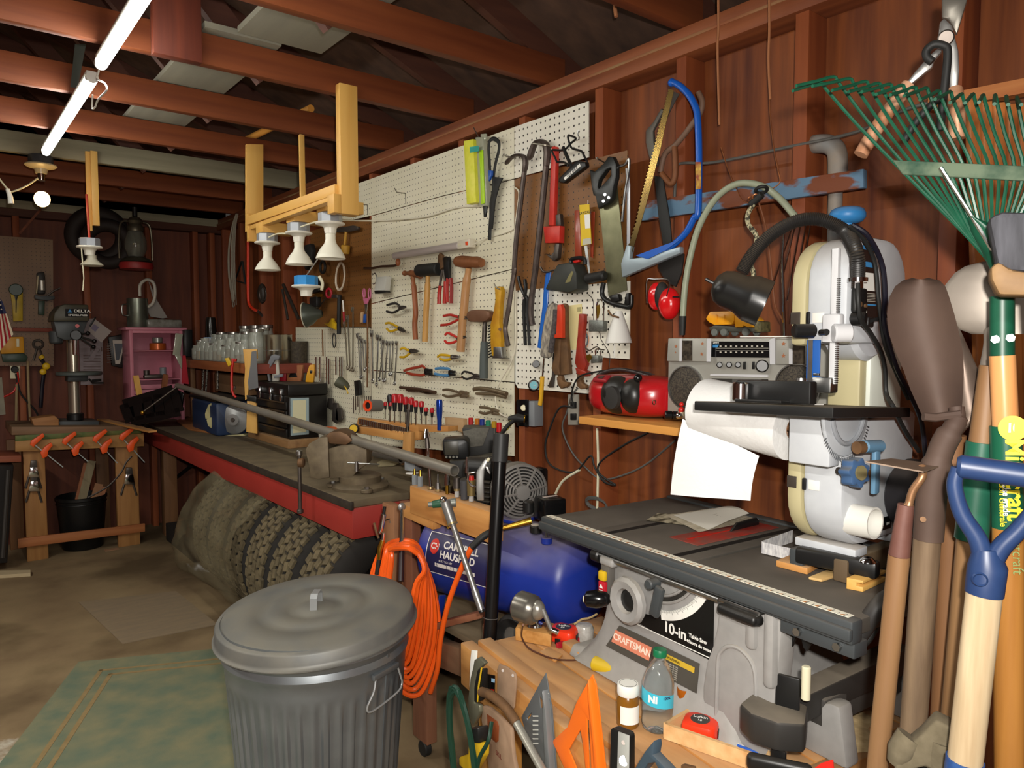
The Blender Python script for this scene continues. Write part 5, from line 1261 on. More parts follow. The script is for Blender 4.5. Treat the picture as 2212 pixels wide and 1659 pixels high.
MB().lathe([(0,.3),(.03,.3),(.034,.28),(.04,.158),(0,.158)],pc,(0,0,1),20).B('dark_bottle',mat('dark_bottle','#1c1a18',.15),T)
def fpr(pts,o,dep,bev=.002):return MB().prism([PX(x,y,o,hn)for x,y in pts],hn*dep,bev)
T=thing('hand_saw','hand saw standing blade up with its pale wooden back, before the shelf','hand saw',(1.42,4.25,.81))
so=(1.425,4.22,1.)
fpr(CS(800,410,970,410,975,520,920,560,870,820,855,1000,825,1020,815,800,825,640),so,.012).B('wooden_backing',pine_z,T)
fpr(CS(905,440,960,430,980,800,985,870,870,900,860,800,890,600),(1.42,4.205,1.),.002,0).B('blade',mat('grey_saw_blade','#8f9498',.3,.7),T)
fpr(CS(840,960,960,980,960,1040,850,1030),(1.42,4.2,1.),.02).B('handle',blackp,T)
T=thing('bar_clamp','bright red bar clamp standing upright below the jar shelf','clamp',(1.4,4.4,.81))
o_=V((1.41,4.36,1.))
MB().tube([PX(x,y,o_,hn)for x,y in CS(685,530,670,640,665,760,668,900,690,960,720,985)],.0075,8).B('bar',redp,T)
fpr(CS(660,520,720,525,715,560,665,560),o_,.02).B('jaw',redp,T)
MB().cyl(PX(*CS(700,850)[0],o_,hn),PX(*CS(695,890)[0],o_,hn),.008,n=14).B('screw_tip',chrome,T)
one('tape_tag','small yellow framed tape measure clipped on the shelf rail','tape measure',fpr(CS(580,520,630,510,665,590,625,620),(1.43,4.52,1.2),.02),yellowp)
T=thing('grey_plane','grey curved jig tool standing on the tool box lid','tool',(1.66,4.2,1.158))
fpr(CS(1130,490,1170,470,1240,490,1225,540,1180,540,1130,620,1110,700,1130,800,1100,790,1085,700,1095,580),(1.66,4.1,1.2),.03,.004).B('frame',mat('slate_grey','#6e7076',.5),T)
fpr(CS(1150,530,1220,530,1235,700,1225,795,1150,795,1145,650),(1.66,4.13,1.2),.02).B('insert',mat('pale_insert','#b9b4a8',.5),T)
fpr(CS(1165,725,1275,705,1275,740,1170,760),(1.66,4.09,1.2),.02).B('arm',mat('slate_grey','#6e7076',.5),T)
T=thing('red_drawer_box','small red and wood box with a dark tree shaped opening under the shelf','box',(1.72,4.2,1.16))
fpr(CS(1240,600,1320,600,1310,795,1240,790),(1.72,4.17,1.2),.06).B('red_side',mat('crimson','#a81c2c',.4),T)
fpr(CS(1322,600,1520,600,1490,800,1325,795),(1.735,4.17,1.2),.05).B('wood_side',wood('box_wood','#8a4f2a','#a86a40','z'),T)
fpr(CS(1400,620,1450,740,1340,750),(1.735,4.165,1.2),.006).B('opening',blackgloss,T)
T=thing('utility_light','yellow plastic drill index standing on the tool box at the board edge','tool case',(1.74,3.98,1.158))
fpr(CS(1590,600,1650,590,1655,660,1640,810,1540,805,1555,720),(1.74,3.98,1.2),.03,.006).B('body',mat('amber_yellow_plastic','#d99a18',.4),T)
fpr(CS(1600,665,1630,665,1625,700,1598,700),(1.74,3.975,1.2),.004).B('window',blackp,T)
# tyres under the bench
tyre=mat('dusty_tyre','#3b3427',.9,0,'#7d6f52',26,.7,.3)
tyre_s=mat('tyre_side','#211e1b',.8,dust=('#5a4f3e',.3))
TX,TR,TZ=1.44,.352,.354
tpr=[(.2,-.085),(.225,-.105),(.28,-.118),(.325,-.11),(.343,-.098),(.346,0),(.343,.098),(.325,.11),(.28,.118),(.225,.105),(.2,.085),(.2,-.085)]
def make_tyre(y):
 T=thing('tyre','','tyre',(TX,y,0),'tyres under the red bench')
 MB().lathe(tpr,(TX,y,TZ),(0,1,0),56).B('carcass',tyre_s,T)
 m=MB()
 for row,(yo,wd)in enumerate(((-.085,.032),(-.046,.034),(-.0,.036),(.046,.034),(.085,.032))):
  for k in range(44):
   a=2*math.pi*(k+(.5 if row%2 else 0))/44
   c=V((TX+.349*math.cos(a),y+yo,TZ+.349*math.sin(a)))
   m.box(c,(.012,wd,.038),Matrix.Rotation(-a,3,'Y')@Matrix.Rotation(.25 if row%2 else-.25,3,'X'))
 m.B('tread',tyre,T,flat=True)
 return T
tlabels=['bare truck tyre standing nearest the trash can under the bench','second bare truck tyre from the bench corner','third bare truck tyre, just before the bagged ones','tyre inside the near end of the clear plastic bag','tyre in the middle of the clear plastic bag','farthest tyre inside the clear plastic bag']
tys=[2.64,2.93,3.21,3.49,3.77,4.05]
t0=make_tyre(tys[0]);t0['label']=tlabels[0]
for i in range(1,6):
 c=t0.copy();COL.objects.link(c);c.location=(TX,tys[i],0);c['label']=tlabels[i]
 for ch_ in t0.children:
  d=ch_.copy();COL.objects.link(d);d.parent=c
bagm=mat('dusty_clear_bag','#8f866c',.2,0,'#6f6750',3,.6,.25,bscale=5)
bn=bagm.node_tree.nodes['Principled BSDF']
rpn=bagm.node_tree.nodes.new('ShaderNodeTexNoise');rpn.inputs['Scale'].default_value=5;rpn.inputs['Detail'].default_value=6
tcn=bagm.node_tree.nodes.new('ShaderNodeTexCoord');bagm.node_tree.links.new(tcn.outputs['Object'],rpn.inputs['Vector'])
mrn=bagm.node_tree.nodes.new('ShaderNodeMapRange');mrn.inputs[1].default_value=.35;mrn.inputs[2].default_value=.7;mrn.inputs[3].default_value=.2;mrn.inputs[4].default_value=.62
bagm.node_tree.links.new(rpn.outputs[0],mrn.inputs[0]);bagm.node_tree.links.new(mrn.outputs[0],bn.inputs['Alpha'])
def bag(u,v):
 y=3.36+v*1.
 a=u*2*math.pi
 k=1. if v<.8 else max(.0,1-(v-.8)/.2)**.6
 r=.372*(.35+.65*k)if v<1 else .1
 wob=.012*math.sin(3*a+9*v)+.009*abs(math.sin(5*a-8*v))+.004*math.sin(17*a+5*v)
 x=TX-.01+(r+wob)*math.cos(a)*1.03-(1-k)*.24
 z=TZ+(r+wob)*math.sin(a)-(1-k)*.12
 if math.cos(a)<-.3 and v>.4:x-=.05*(v-.4)
 z=max(.004+.002*math.sin(9*a),min(z,.75))
 if x>1.79:x=1.79
 return V((x,y+.02*math.sin(5*a),z))
one('plastic_bag','big dusty clear plastic bag wrapped around the far tyres','plastic bag',MB().grid(bag,96,44,True),bagm,angle=60)
# galvanised trash can
T=thing('trash_can','ribbed galvanised steel trash can with tilted dusty lid in the foreground','trash can',(.823,1.915,0))
galv=mat('galvanised_steel','#7d8286',.38,.75,'#9aa0a4',9,.7,.08,detail=8)
TC=V((.823,1.915,0))
def canf(u,v):
 zs=[.0,.012,.03,.2,.4,.475,.495,.505,.515,.535,.545,.555,.562,.572,.582,.59,.6,.61,.64]
 z=zs[int(round(v*(len(zs)-1)))]
 r=.205+.048*z/.64
 a=u*2*math.pi
 if .03<=z<=.475:
  ph=(u*44)%1
  r-=.007*(1 if ph<.36 else(0 if .5<ph<.86 else .5))*(1 if z<.45 else .5)
 r+={.545:.004,.555:.0065,.562:.004,.582:.005,.59:.007,.6:.004}.get(z,0)
 if z==.0 or z==.012:r+=.004
 return TC+V((r*math.cos(a),r*math.sin(a),z))
MB().grid(canf,264,18,True).B('body',galv,T,angle=30)
lid0=TC+V((0,0,.642))
lp=[(0,.02),(.045,.019),(.052,.014),(.075,.014),(.082,.018),(.125,.021),(.132,.017),(.16,.016),(.166,.02),(.215,.018),(.235,.012),(.262,.01),(.267,.004),(.268,-.02),(.272,-.028),(.276,-.03),(.276,-.033),(.271,-.033),(.266,-.026),(.264,.0),(.0,.004)]
ln=V((-.075,-.02,1)).normalized()
lidm=mat('dusty_galvanised_lid','#5f6264',.5,.45,'#86837a',9,.5,.1,detail=9,dust=('#7c776a',.6))
ld=MB().lathe(lp,lid0,ln,96).B('lid',lidm,T,angle=50)
hx=V((.62,-.78,0)).normalized()
hc=lid0+ln*.017
hp=[hc-HV*.03,hc-HV*.028+V((0,0,.03)),hc-HV*.018+V((0,0,.041)),hc+HV*.018+V((0,0,.041)),hc+HV*.028+V((0,0,.03)),hc+HV*.03]
m=MB()
for a,b in zip(hp,hp[1:]):m.beam(a,b,.02,.003,ln if abs((b-a).normalized().z)<.5 else HV)
m.B('lid_handle',mat('bright_strap','#b4b7b8',.35,.6),ld)
ha=math.atan2(-.8,.35)
def cp(ang,z,dr=.0):
 r=.205+.048*z/.64+dr
 return TC+V((r*math.cos(ang),r*math.sin(ang),z))
def can_angle(px,py):
 best=min((abs(((lambda q:(CX+FPX*(q.dot(rgt))/q.dot(fwd)))(cp(a,.5)-EYE))-px),a)for a in[R(x)for x in range(-170,0,1)]if(cp(a,.5)-TC).dot(EYE-TC)>0)
 return best[1]
a0,a1=can_angle(800,1440),can_angle(850,1430)
br=MB().beam(cp(a0,.533,.01),cp(a1,.533,.01),.012,.016,(0,0,1),.003).B('handle_bracket',galv,T)
am,da=(a0+a1)/2,(a1-a0)
pts=[cp(a0+da*.08,.53,.012),cp(a0-da*.02,.5,.018),cp(a0-da*.22,.465,.02),cp(a0-da*.05,.45,.02),cp(a1-da*.15,.462,.02),cp(a1+da*.12,.476,.02),cp(a1+da*.05,.5,.018),cp(a1-da*.05,.53,.012)]
MB().tube(smooth(pts,5),.0028,8).B('wire_bail',mat('bright_strap','#b4b7b8',.35,.6),br)
MB().beam(cp(can_angle(835,1400),.03,.001),cp(can_angle(835,1400),.62,.001),.01,.003,(0,0,1)).B('seam',galv,T)
# compressor
T=thing('air_compressor','dusty blue horizontal air compressor tank with pump on the wooden cart','air compressor',(1.5,1.9,.42))
c0=V((1.4,2.2,.66));c1=V((1.56,1.66,.66))
c0=W(945,1190,D=2.66);c1=W(1290,1250,D=2.22)
zc=(c0.z+c1.z)/2;c0.z=zc;c1.z=zc
ca=(c1-c0).normalized();cl=(c1-c0).length;cr=.152
blue=mat('compressor_blue','#1a2f8a',.35,0,'#22389a',8,.5,dust=('#857a80',.95))
pf_=[(0,0)]+[(cr*math.sin(R(a)),.07-.07*math.cos(R(a)))for a in(15,30,45,60,75,90)]+[(cr,cl-.07)]+[(cr*math.sin(R(a)),cl-.07+.07*math.cos(R(a)))for a in(90,75,60,45,30,15)]+[(0,cl)]
tank=MB().lathe(pf_,c0,ca,56).B('tank',blue,T)
cperp=V((0,0,1)).cross(ca).normalized()
if cperp.dot(EYE-c0)<0:cperp=-cperp
def tk(s,ang,dr=.0):
 return c0+ca*s+(cperp*math.cos(R(ang))+V((0,0,1))*math.sin(R(ang)))*(cr+dr)
def patch(s0,s1,a0,a1,dr,nm,m_,par):
 m=MB()
 m.grid(lambda u,v:tk(s0+(s1-s0)*u,a0+(a1-a0)*v,dr),16,10)
 m.grid(lambda u,v:tk(s0+(s1-s0)*u,a0+(a1-a0)*v,dr+.0006),16,10)
 return m.B(nm,m_,par)
lb=patch(.1,.4,-14,38,.0012,'label',mat('navy_label','#23264f',.4,dust=('#857a80',.35)),T)
for(s0,s1,q0_,q1_)in((.1,.4,36.6,37.4),(.1,.4,-13.6,-12.8),(.1,.1025,-13,37),(.3975,.4,-13,37)):patch(s0,s1,q0_,q1_,.0022,'label_border',paperw,lb)
def ttext(s_,s0,ang,size,m_,par,bold=.0):
 cu=MB().text(s_,(0,0,0),(1,0,0),(0,1,0),size,.0004,'LEFT',bold)
 for v_ in cu.bm.verts:
  x,y,z=v_.co
  v_.co=tk(s0+x,ang+math.degrees(y/cr),.0026+z)
 return cu.B('lettering',m_,par)
ww=mat('pale_letters_white','#ddd9d2',.5)
ttext('CAMPBELL',.175,24,.033,ww,lb,.0008);ttext('HAUSFELD',.165,12,.033,ww,lb,.0008);ttext('BUILT TO LAST',.163,4,.009,ww,lb)
st_=patch(.145,.325,-4,.5,.0022,'white_band',ww,lb)
ttext('STANDARD DUTY',.15,-1.8,.016,mat('navy_label','#23264f',.4),st_,.0004)
m=MB()
cu=MB().cyl((0,0,0),(0,0,.0006),.022,n=28)
for v_ in cu.bm.verts:
 x,y,z=v_.co;v_.co=tk(.135+x*.9,20+math.degrees(y*1.15/cr),.0022+z)
rd=cu.B('round_emblem',mat('emblem_red','#c4342a',.45),lb)
ttext('CH',.119,20,.026,ww,rd,.0008)
top=lambda s,h=.0:c0+ca*s+V((0,0,cr+h))
MB().prism([top(.08,.0)-cperp*.1,top(.42,.0)-cperp*.1,top(.42,.0)+cperp*.06,top(.08,.0)+cperp*.06],(0,0,.012),.003).B('saddle',mat('compressor_blue','#1a2f8a',.35),T)
for s in(.1,.34):MB().beam(tk(s,-80,-.01)+cperp*.05,tk(s,-80,-.01)+cperp*.07+V((0,0,-.085)),.03,.008,ca,.002).B('leg',mat('compressor_blue','#1a2f8a',.35),T)
wz=c0+ca*.44+V((0,0,-cr-.04))+cperp*.09
wl=MB().lathe([(.035,-.02),(.06,-.022),(.07,-.015),(.072,.0),(.07,.015),(.06,.022),(.035,.02)],wz,cperp,32).B('wheel',blackrub,T)
MB().cyl(wz-cperp*.012,wz+cperp*.016,.037,n=24,bev=.004).B('hub',mat('grey_hub','#5c5852',.5),wl)
fc=W(1126,1062,D=2.38)
fn=(EYE-fc);fn.z=0;fn=(fn.normalized()+V((.35,.0,.0))).normalized()
fu=V((0,0,1)).cross(fn).normalized()
gm=mat('fan_guard_grey','#8d8a86',.5,.5,dust=('#857a68',.4))
FR=.088
def ringpts(r,a0=0,a1=360,n=40,off=.0):return[fc+(fu*math.cos(R(a0+(a1-a0)*i/n))+V((0,0,1))*math.sin(R(a0+(a1-a0)*i/n)))*r+fn*(off+.02*(1-(r/FR)**2))for i in range(n+(0 if a1-a0==360 else 1))]
m=MB()
for r_ in(.084,.074,.064,.054,.044,.034):m.tube(ringpts(r_),.0034,6,True)
for k_ in range(8):
 a=R(k_*45+10)
 m.tube([fc+(fu*math.cos(a)+V((0,0,1))*math.sin(a))*r_+fn*.02*(1-(r_/FR)**2)for r_ in(.02,.045,.07,.086)],.0045,6)
gd=m.B('fan_guard',gm,T)
MB().lathe([(0,.024),(.024,.022),(.028,.014),(0,.014)],fc,fn,28).B('guard_hub',gm,gd)
MB().lathe([(.086,.004),(.091,.0),(.091,-.05),(.088,-.05),(.084,0)],fc,fn,40).B('fan_shroud',gm,T)
MB().cyl(fc-fn*.02,fc-fn*.03,.082,n=32).B('fan_disc',mat('fan_dark','#1d1b1a',.6),T)
mt=fc-fn*.05
MB().cyl(mt,mt-fn*.14,.075,n=32,bev=.012).B('motor',blackp,T)
MB().box(fc+fu*.07-fn*.03+V((0,0,.01)),(.05,.05,.12),None,.01).B('motor_shell',blackgloss,T)
pm=W(1040,1065,D=2.5)
for i in range(6):MB().box(pm+V((0,0,-.03+i*.016)),(.13,.12,.006),(0,0,.5),.002).B('cooling_fin',mat('pump_black','#26231f',.5,dust=('#6e6350',.5)),T)
MB().cyl(W(1010,1010,D=2.5),W(1075,1015,D=2.45),.04,n=28,bev=.01).B('pump_head',blackp,T)
MB().box(pm+V((.0,.02,-.08)),(.11,.1,.12),(0,0,.5),.01).B('crankcase',blackp,T)
ps=W(1188,1098,D=2.25)
pb_=MB().box(ps,(.075,.075,.07),(0,0,-.25),.006).B('pressure_switch',blackgloss,T)
MB().box(ps+V((0,0,.037)),(.05,.012,.001),(0,0,-.1)).B('switch_label',mat('grey_orange_label','#b8a9a0',.5),pb_)
rg_=W(1155,1120,D=2.25)
MB().cyl(W(1142,1107,D=2.24),W(1142,1107,D=2.24)+V((0,0,.035)),.017,n=16,bev=.003).B('regulator_knob',blackp,T)
ga=W(1158,1143,D=2.2)
gb_=MB().cyl(ga-V((0,0,.012)),ga+V((0,0,.012)),.018,n=24,bev=.003).B('pressure_gauge',blackp,T)
MB().cyl(ga+V((0,0,.0125)),ga+V((0,0,.0135)),.015,n=24).B('gauge_face',mat('cream_dial','#c9beaf',.4),gb_)
MB().tube([W(1083,1142,D=2.22),W(1148,1125,D=2.22)],[.007,.012],12).B('quick_coupler',brass,T)
MB().cyl(W(1180,1160,D=2.2),W(1180,1120,D=2.2),.004,n=8).B('relief_valve',steel,T)
MB().cyl(W(1181,1160,D=2.22)-V((0,0,.02)),W(1181,1160,D=2.22),.017,n=20,bev=.002).B('tank_port',blue,T)
T=thing('chainsaw_case','dusty black plastic tool case standing behind the block of air fittings','tool case',(1.6,2.3,.81))
cz=Z(760,820,6.144)
o_=V((1.6,2.42,.95))
fpr(cz(1460,640,1860,620,1920,660,1910,1010,1560,1040,1540,900,1480,760),o_,.1,.008).B('shell',mat('dusty_black_case','#2b2a28',.55,dust=('#77705f',.6)),T)
fpr(cz(1470,690,1640,640,1830,640,1740,880,1560,900),o_-hn*.006,.006,.002).B('ribbed_front',mat('dusty_rib_grey','#57544c',.7,0,'#6a665c',90,.4),T)
T=thing('battery_charger','small black box with a dark grey screen and four round buttons','charger',(1.52,2.32,.9))
o2_=V((1.5,2.36,.95))
fpr(cz(1200,800,1500,780,1550,830,1555,1060,1240,1060,1210,960),o2_,.1,.008).B('case',blackp,T)
sc_=fpr(cz(1225,830,1410,815,1420,1000,1235,1000),o2_-hn*.003,.003,.001).B('screen',mat('dusty_screen','#3f3c33',.35),T)
for i in range(4):
 p=PX(*cz(1255+i*47,1026)[0],o2_,hn)
 MB().cyl(p,p-hn*.004,.0045,n=14).B('button',mat('grey_button','#6c6a60',.5),T)
one('dark_cover','low black rounded motor cover under the charger','machine',fpr(cz(1280,1080,1500,1060,1900,1000,1920,1400,1750,1420,1400,1300),V((1.62,2.3,.95)),.08,.01),mat('dusty_black_case','#2b2a28',.55,dust=('#77705f',.6)))
# cart carrying the compressor
T=thing('wooden_cart','rough wooden cart frame on casters under the compressor, hose hung on it','cart',(1.45,2.,0))
cz0=zc-cr-.075
MB().bx(1.34,1.72,1.6,2.4,cz0-.02,cz0,.002).B('deck',wood('dusty_plywood','#6b5c48','#85745a','y'),T)
pA=V((1.335,2.36,0));
MB().bx(1.318,1.356,2.36,2.45,.075,.79,.003).B('post',brownwood_z,T)
MB().bx(1.357,1.395,2.3,2.39,.3,.8,.003).B('post',wood('reddish_post','#70402c','#8c5a40','z',7),T)
q=W(918,1595,Z=.06)
MB().bx(q.x-.02,q.x+.02,q.y-.045,q.y+.045,.06,.48,.003).B('leg',wood('red_brown_leg','#6b4030','#96684a','z',7),T)
MB().bx(1.66,1.7,1.7,1.79,.0,cz0-.02,.003).B('leg',darkwood_z,T)
cs_=V((q.x,q.y,.028))
MB().cyl(cs_-V((.012,0,0)),cs_+V((.012,0,0)),.027,n=20,bev=.003).B('caster',blackrub,T)
MB().beam(W(930,1400,X=1.33),W(1190,1500,X=1.18),.04,.085,(0,0,1),.003).B('side_beam',wood('weathered_beam','#6f5a44','#937a5c','y',7),T)
MB().beam(W(940,1352,D=2.42),W(1045,1325,D=2.32),.04,.02,(0,0,1),.002).B('front_slat',wood('red_slat','#74452f','#8f5c40','x',7),T)
MB().beam(W(1052,1400,D=2.1),W(1050,1350,D=2.1),.02,.02,HV,.002).B('short_post',darkwood_z,T)
T=thing('beam_bracket','orange wooden bracket under the block of air fittings','wood block',W(900,1100,X=1.33))
a=W(878,1098,X=1.33);b=W(948,1128,X=1.33)
MB().beam(a,b,.05,.045,(0,0,1),.002).B('block',orangewood_y,T)
T=thing('fitting_block','squared wood beam with a row of brass and steel air fittings on top','wood block',(1.32,2.,.8))
bA=V((1.325,2.215,.845));bB=V((1.325,1.745,.838))
MB().beam(bA,bB,.05,.096,(0,0,1),.002).B('beam',orangewood_y,T)
def onb(px,z=.893,dx=.0):
 d=ray(px,1060);t=(1.325+dx)/d.x
 return V((1.325+dx,d.y*t,z))
fz=Z(760,820,6.144)
def fit(label,px,segs,nm='air_fitting',tilt=(0,0,0),cat='air fitting'):
 p=onb(px);T=thing(nm,label,cat,p,'air fittings on the wood beam')
 z=.0
 for i,(r0,r1,h,mm,pn)in enumerate(segs):
  MB().cyl(p+V((tilt[0]*z,tilt[1]*z,z)),p+V((tilt[0]*(z+h),tilt[1]*(z+h),z+h)),r0,r1,12 if r0<.02 else 20,bev=0).B(pn,mm,T)
  z+=h
br2=mat('pale_brass','#c8b080',.3,.8)
fit('tall chrome tyre chuck with slanted head, rising above the fittings',930,((.011,.011,.008,br2,'collar'),(.005,.005,.13,chrome,'stem'),(.009,.007,.035,dsteel,'joint'),(.014,.006,.03,chrome,'head')),tilt=(.0,.12,0))
fit('short brass nozzle second in the row of fittings',946,((.011,.011,.008,br2,'collar'),(.01,.008,.02,steel,'nut'),(.004,.002,.03,steel,'tip')))
fit('chrome inflator needle in the middle of the row',966,((.006,.006,.03,brass,'stem'),(.011,.009,.03,chrome,'nut'),(.007,.004,.04,chrome,'tip')))
fit('dull steel coupler on a grey stem',987,((.008,.008,.02,mat('light_grey','#a5a3a0',.5),'stem'),(.01,.01,.008,br2,'collar'),(.013,.011,.035,dsteel,'nut')))
fit('fat brass coupler wrapped with red thread',1018,((.008,.008,.018,mat('light_grey','#a5a3a0',.5),'stem'),(.013,.015,.05,mat('dull_brass','#8d7a4e',.4,.7),'nut'),(.01,.009,.012,redp,'thread_wrap')))
fit('grey rubber plug between the couplers',1003,((.012,.014,.06,mat('dark_rubber_plug','#3e3d40',.6),'plug'),))
for i,px in enumerate((896,908)):fit(('first clear blue capped fitting at the far end','second clear fitting beside the far end one')[i],px,((.01,.01,.035,mat('smoky_clear','#7f8488',.2),'cap'),(.006,.003,.02,brass,'tip')))
T=thing('tape_dispenser','small clear blue plastic box behind the far fittings','box',W(895,1005,X=1.42))
MB().box(W(893,1003,X=1.4),(.05,.05,.045),(0,0,.4),.006).B('case',mat('smoky_clear','#7f8488',.2),T)
MB().box(W(890,1022,X=1.385),(.035,.035,.006),(0,0,.4),.002).B('foot',white,T)
T=thing('blow_gun','grey metal air blow gun standing grip down at the beam end','blow gun',onb(1040))
og_=onb(1040,.9)
fpr(fz(1650,1230,1770,1060,1810,1055,1820,1080,1760,1200,1750,1350,1755,1610,1660,1605,1650,1450),og_,.022,.006).B('body',alu,T)
fpr(fz(1770,1150,1810,1160,1840,1250,1830,1260,1790,1210),og_,.014,.003).B('trigger_hook',alu,T)
fpr(fz(1520,1240,1640,1220,1650,1240,1560,1260,1550,1340,1600,1400,1650,1420,1640,1440,1570,1420,1530,1340),og_,.01,.003).B('trigger',chrome,T)
MB().cyl(PX(*fz(1525,1235)[0],og_,hn),PX(*fz(1525,1030)[0],og_,hn),.006,.003,12).B('nozzle',chrome,T)
MB().cyl(PX(*fz(1800,1085)[0],og_,hn),PX(*fz(1825,1040)[0],og_,hn),.005,.004,12).B('tip',cream,T)
T=thing('washer_gun','silver spray lance with green tipped side arm leaning down across the blue tank','spray gun',W(975,1090,D=2.1))
a=W(962,1085,D=2.13);b=W(1040,1318,D=2.02)
m=MB().cyl(a,a.lerp(b,.2),.0155,.014,20).cyl(a.lerp(b,.2),a.lerp(b,.82),.0085,.0085,16).cyl(a.lerp(b,.82),b,.0105,.0095,16)
m.B('tube',mat('satin_silver','#a5a3a0',.35,.8),T)
MB().cyl(a.lerp(b,.2),a.lerp(b,.215),.0155,n=20).B('yellow_band',br2,T)
MB().cyl(b,b+(b-a).normalized()*.006,.0095,n=14).B('tube_end',blackp,T)
MB().cyl(W(985,1085,D=2.14),W(925,1090,D=2.14),.013,.007,16).B('side_arm',mat('dull_alu','#8d8f88',.4,.6),T)
MB().cyl(W(952,1087,D=2.136),W(934,1090,D=2.136),.0125,.0105,16).B('green_sleeve',mat('dark_green','#27513a',.4),T)
MB().sph(W(958,1079,D=2.12),.01).B('cap_screw',chrome,T)
MB().tube([W(962,1105,D=2.14),W(966,1120,D=2.14),W(968,1142,D=2.14)],.0035,8).B('hook',brass,T)
T=thing('ratchet','black gripped chrome ratchet hanging head up against the cart post','ratchet',W(866,1100,D=2.45))
a=W(868,1095,D=2.44);b=W(868,1170,D=2.4);c=W(866,1256,D=2.35)
MB().sph(a,.014,(1,.6,1)).B('head',alu,T)
MB().cyl(a,b,.006,.008,12).B('shank',chrome,T)
MB().cyl(b,c,.009,.0095,14).B('grip',mat('maroon_black_grip','#2a1c1e',.4),T)
T=thing('air_hose','bright orange air hose coiled on the cart post with one loop to the compressor','hose',W(880,1180,X=1.33))
hom=mat('orange_hose','#f4601c',.3)
HC=V((1.3,2.33,.43));rnd=random.Random(5);pts=[]
hd0=2.38
prof_h=[(820,1185),(800,1260),(800,1400),(830,1500),(880,1510),(925,1440),(945,1350),(930,1250),(895,1185)]
for k in range(9):
 sx=1-.035*k+rnd.uniform(-.01,.01);dy=rnd.uniform(-10,14)
 P=[(872+45,1215+k*2),(938-k*5,1270+dy),(948-k*8,1350+dy),(935-k*9,1430+dy),(905-k*8,1500-k*12),(860,1475-k*12+dy),(820+k*3,1380),(800+k*5,1280),(815+k*4,1205),(845,1172+k*2),(880,1168+k*2),(902,1180+k*2)]
 dd_=hd0+.03-k*.012
 pts+=[W(x,y,D=dd_+(.1 if x<850 else .0)+rnd.uniform(-.006,.006))for x,y in P]
MB().tube(smooth(pts,5),.0082,8).B('coil',hom,T)
lp_=[W(930,1495,D=2.36),W(945,1445,D=2.3),W(952,1380,D=2.26),W(970,1300,D=2.22),W(1000,1220,D=2.18),W(1020,1180,D=2.16)]
MB().tube(smooth(lp_,8),.0085,10).B('loop',hom,T)
MB().tube(smooth([W(1018,1183,D=2.16),W(1045,1158,D=2.16),W(1075,1143,D=2.18)],6),.0105,12).B('strain_relief',blackrub,T)
T=thing('hose_fitting','brass and chrome blow gun fitting hanging at the left of the orange coil','air fitting',W(828,1150,D=2.45))
HZ=lambda x,y:W(560+x/3.687,880+y/3.687,D=2.47)
MB().tube([HZ(1000,790),HZ(992,850)],.0055,10).B('nozzle',blackp,T)
MB().tube([HZ(992,850),HZ(975,960),HZ(960,1000)],[.009,.008,.007],12).B('body',chrome,T)
MB().tube([HZ(1000,900),HZ(1040,890),HZ(1045,920)],.003,8).B('trigger',chrome,T)
MB().tube([HZ(915,920),HZ(935,1000),HZ(950,1040)],.0045,8).B('lever',rust,T)
MB().tube([HZ(990,1000),HZ(985,1060)],.006,10).B('neck',chrome,T)
MB().tube([HZ(985,1060),HZ(965,1120),HZ(955,1210)],[.009,.011,.009],12).B('coupler',brass,T)
MB().tube([HZ(955,1210),HZ(938,1330)],.0085,12).B('hose_end',blackrub,T)
T=thing('black_pole','thick black tube standing upright between the orange hose and the table saw','pipe',W(1060,1390,D=2.06))
pt=W(1083,938,D=2.12);pb2=V(W(1050,1600,D=2.06));
d_=(W(1057,1392,D=2.08)-pt).normalized()
pbot=pt+d_*((pt.z-.002)/-d_.z)
MB().cyl(pt,pbot,.0195,n=24).B('tube',mat('black_tube','#0c0c0d',.3),T)
MB().cyl(pt+V((0,0,.002)),pt+d_*.08,.0225,n=24,bev=.002).B('upper_sleeve',mat('worn_black_sleeve','#2a2a2a',.5,dust=('#6a645a',.4)),T)
MB().torus(pt+d_*.52,d_,.0198,.0012,24,6).B('joint_ring',mat('worn_edge_ring','#5a5550',.5),T)
# wall to the right: shelf, radios, hoses, saws
BS=W(1420,455,X=XW)
def xq(px,py,off=.0):return W(px,py,X=XP-.003-off)
def xtb(pts,r,off=.02,n=8,sm=5):return MB().tube(smooth([xq(x,y,off)for x,y in pts],sm)if sm else[xq(x,y,off)for x,y in pts],r,n)
flk=mat('flaking_blue_paint','#55738c',.6,0,'#6a3518',9,.06,.1,(1,1,2.2),detail=7)
z0,z1=1.773,1.835
one('cleat_board','horizontal board with flaking blue paint nailed across the studs','board',MB().prism([W(1395,437,X=XW),W(1873,367,X=XW),W(1873,407,X=XW),W(1395,478,X=XW)],(-.018,0,0),.001),flk)
SZ=1.175
T=thing('wall_shelf','orange wooden wall shelf carrying the red and black radio','shelf',(1.65,1.35,SZ))
xa=W(1255,897,Z=SZ)
MB().bx(1.5,1.799,.93,1.575,SZ-.022,SZ,.002).B('board',wood('shelf_orange','#b9772f','#d99c4e','y',6),T)
MB().bx(1.76,1.798,1.02,1.04,SZ-.12,SZ-.0225,.002).B('bracket',steel,T)
rs=mat('radio_silver','#9c9a92',.42,.25,dust=('#8f7f66',.4));rl=mat('radio_light_trim','#c9c9cc',.35,.2)
RX=1.6
def rq(px,py,off=.0):return W(px,py,X=RX-off)
RZ=Z(1400,660,5.82)
def rp_(pts,dep=.004,off=.0,bev=.0):return MB().prism([rq(x,y,off)for x,y in pts],(-dep,0,0),bev)
T=thing('radio_recorder','large silver boombox with twin speakers and dial, toy truck on top','radio',(1.67,1.,SZ))
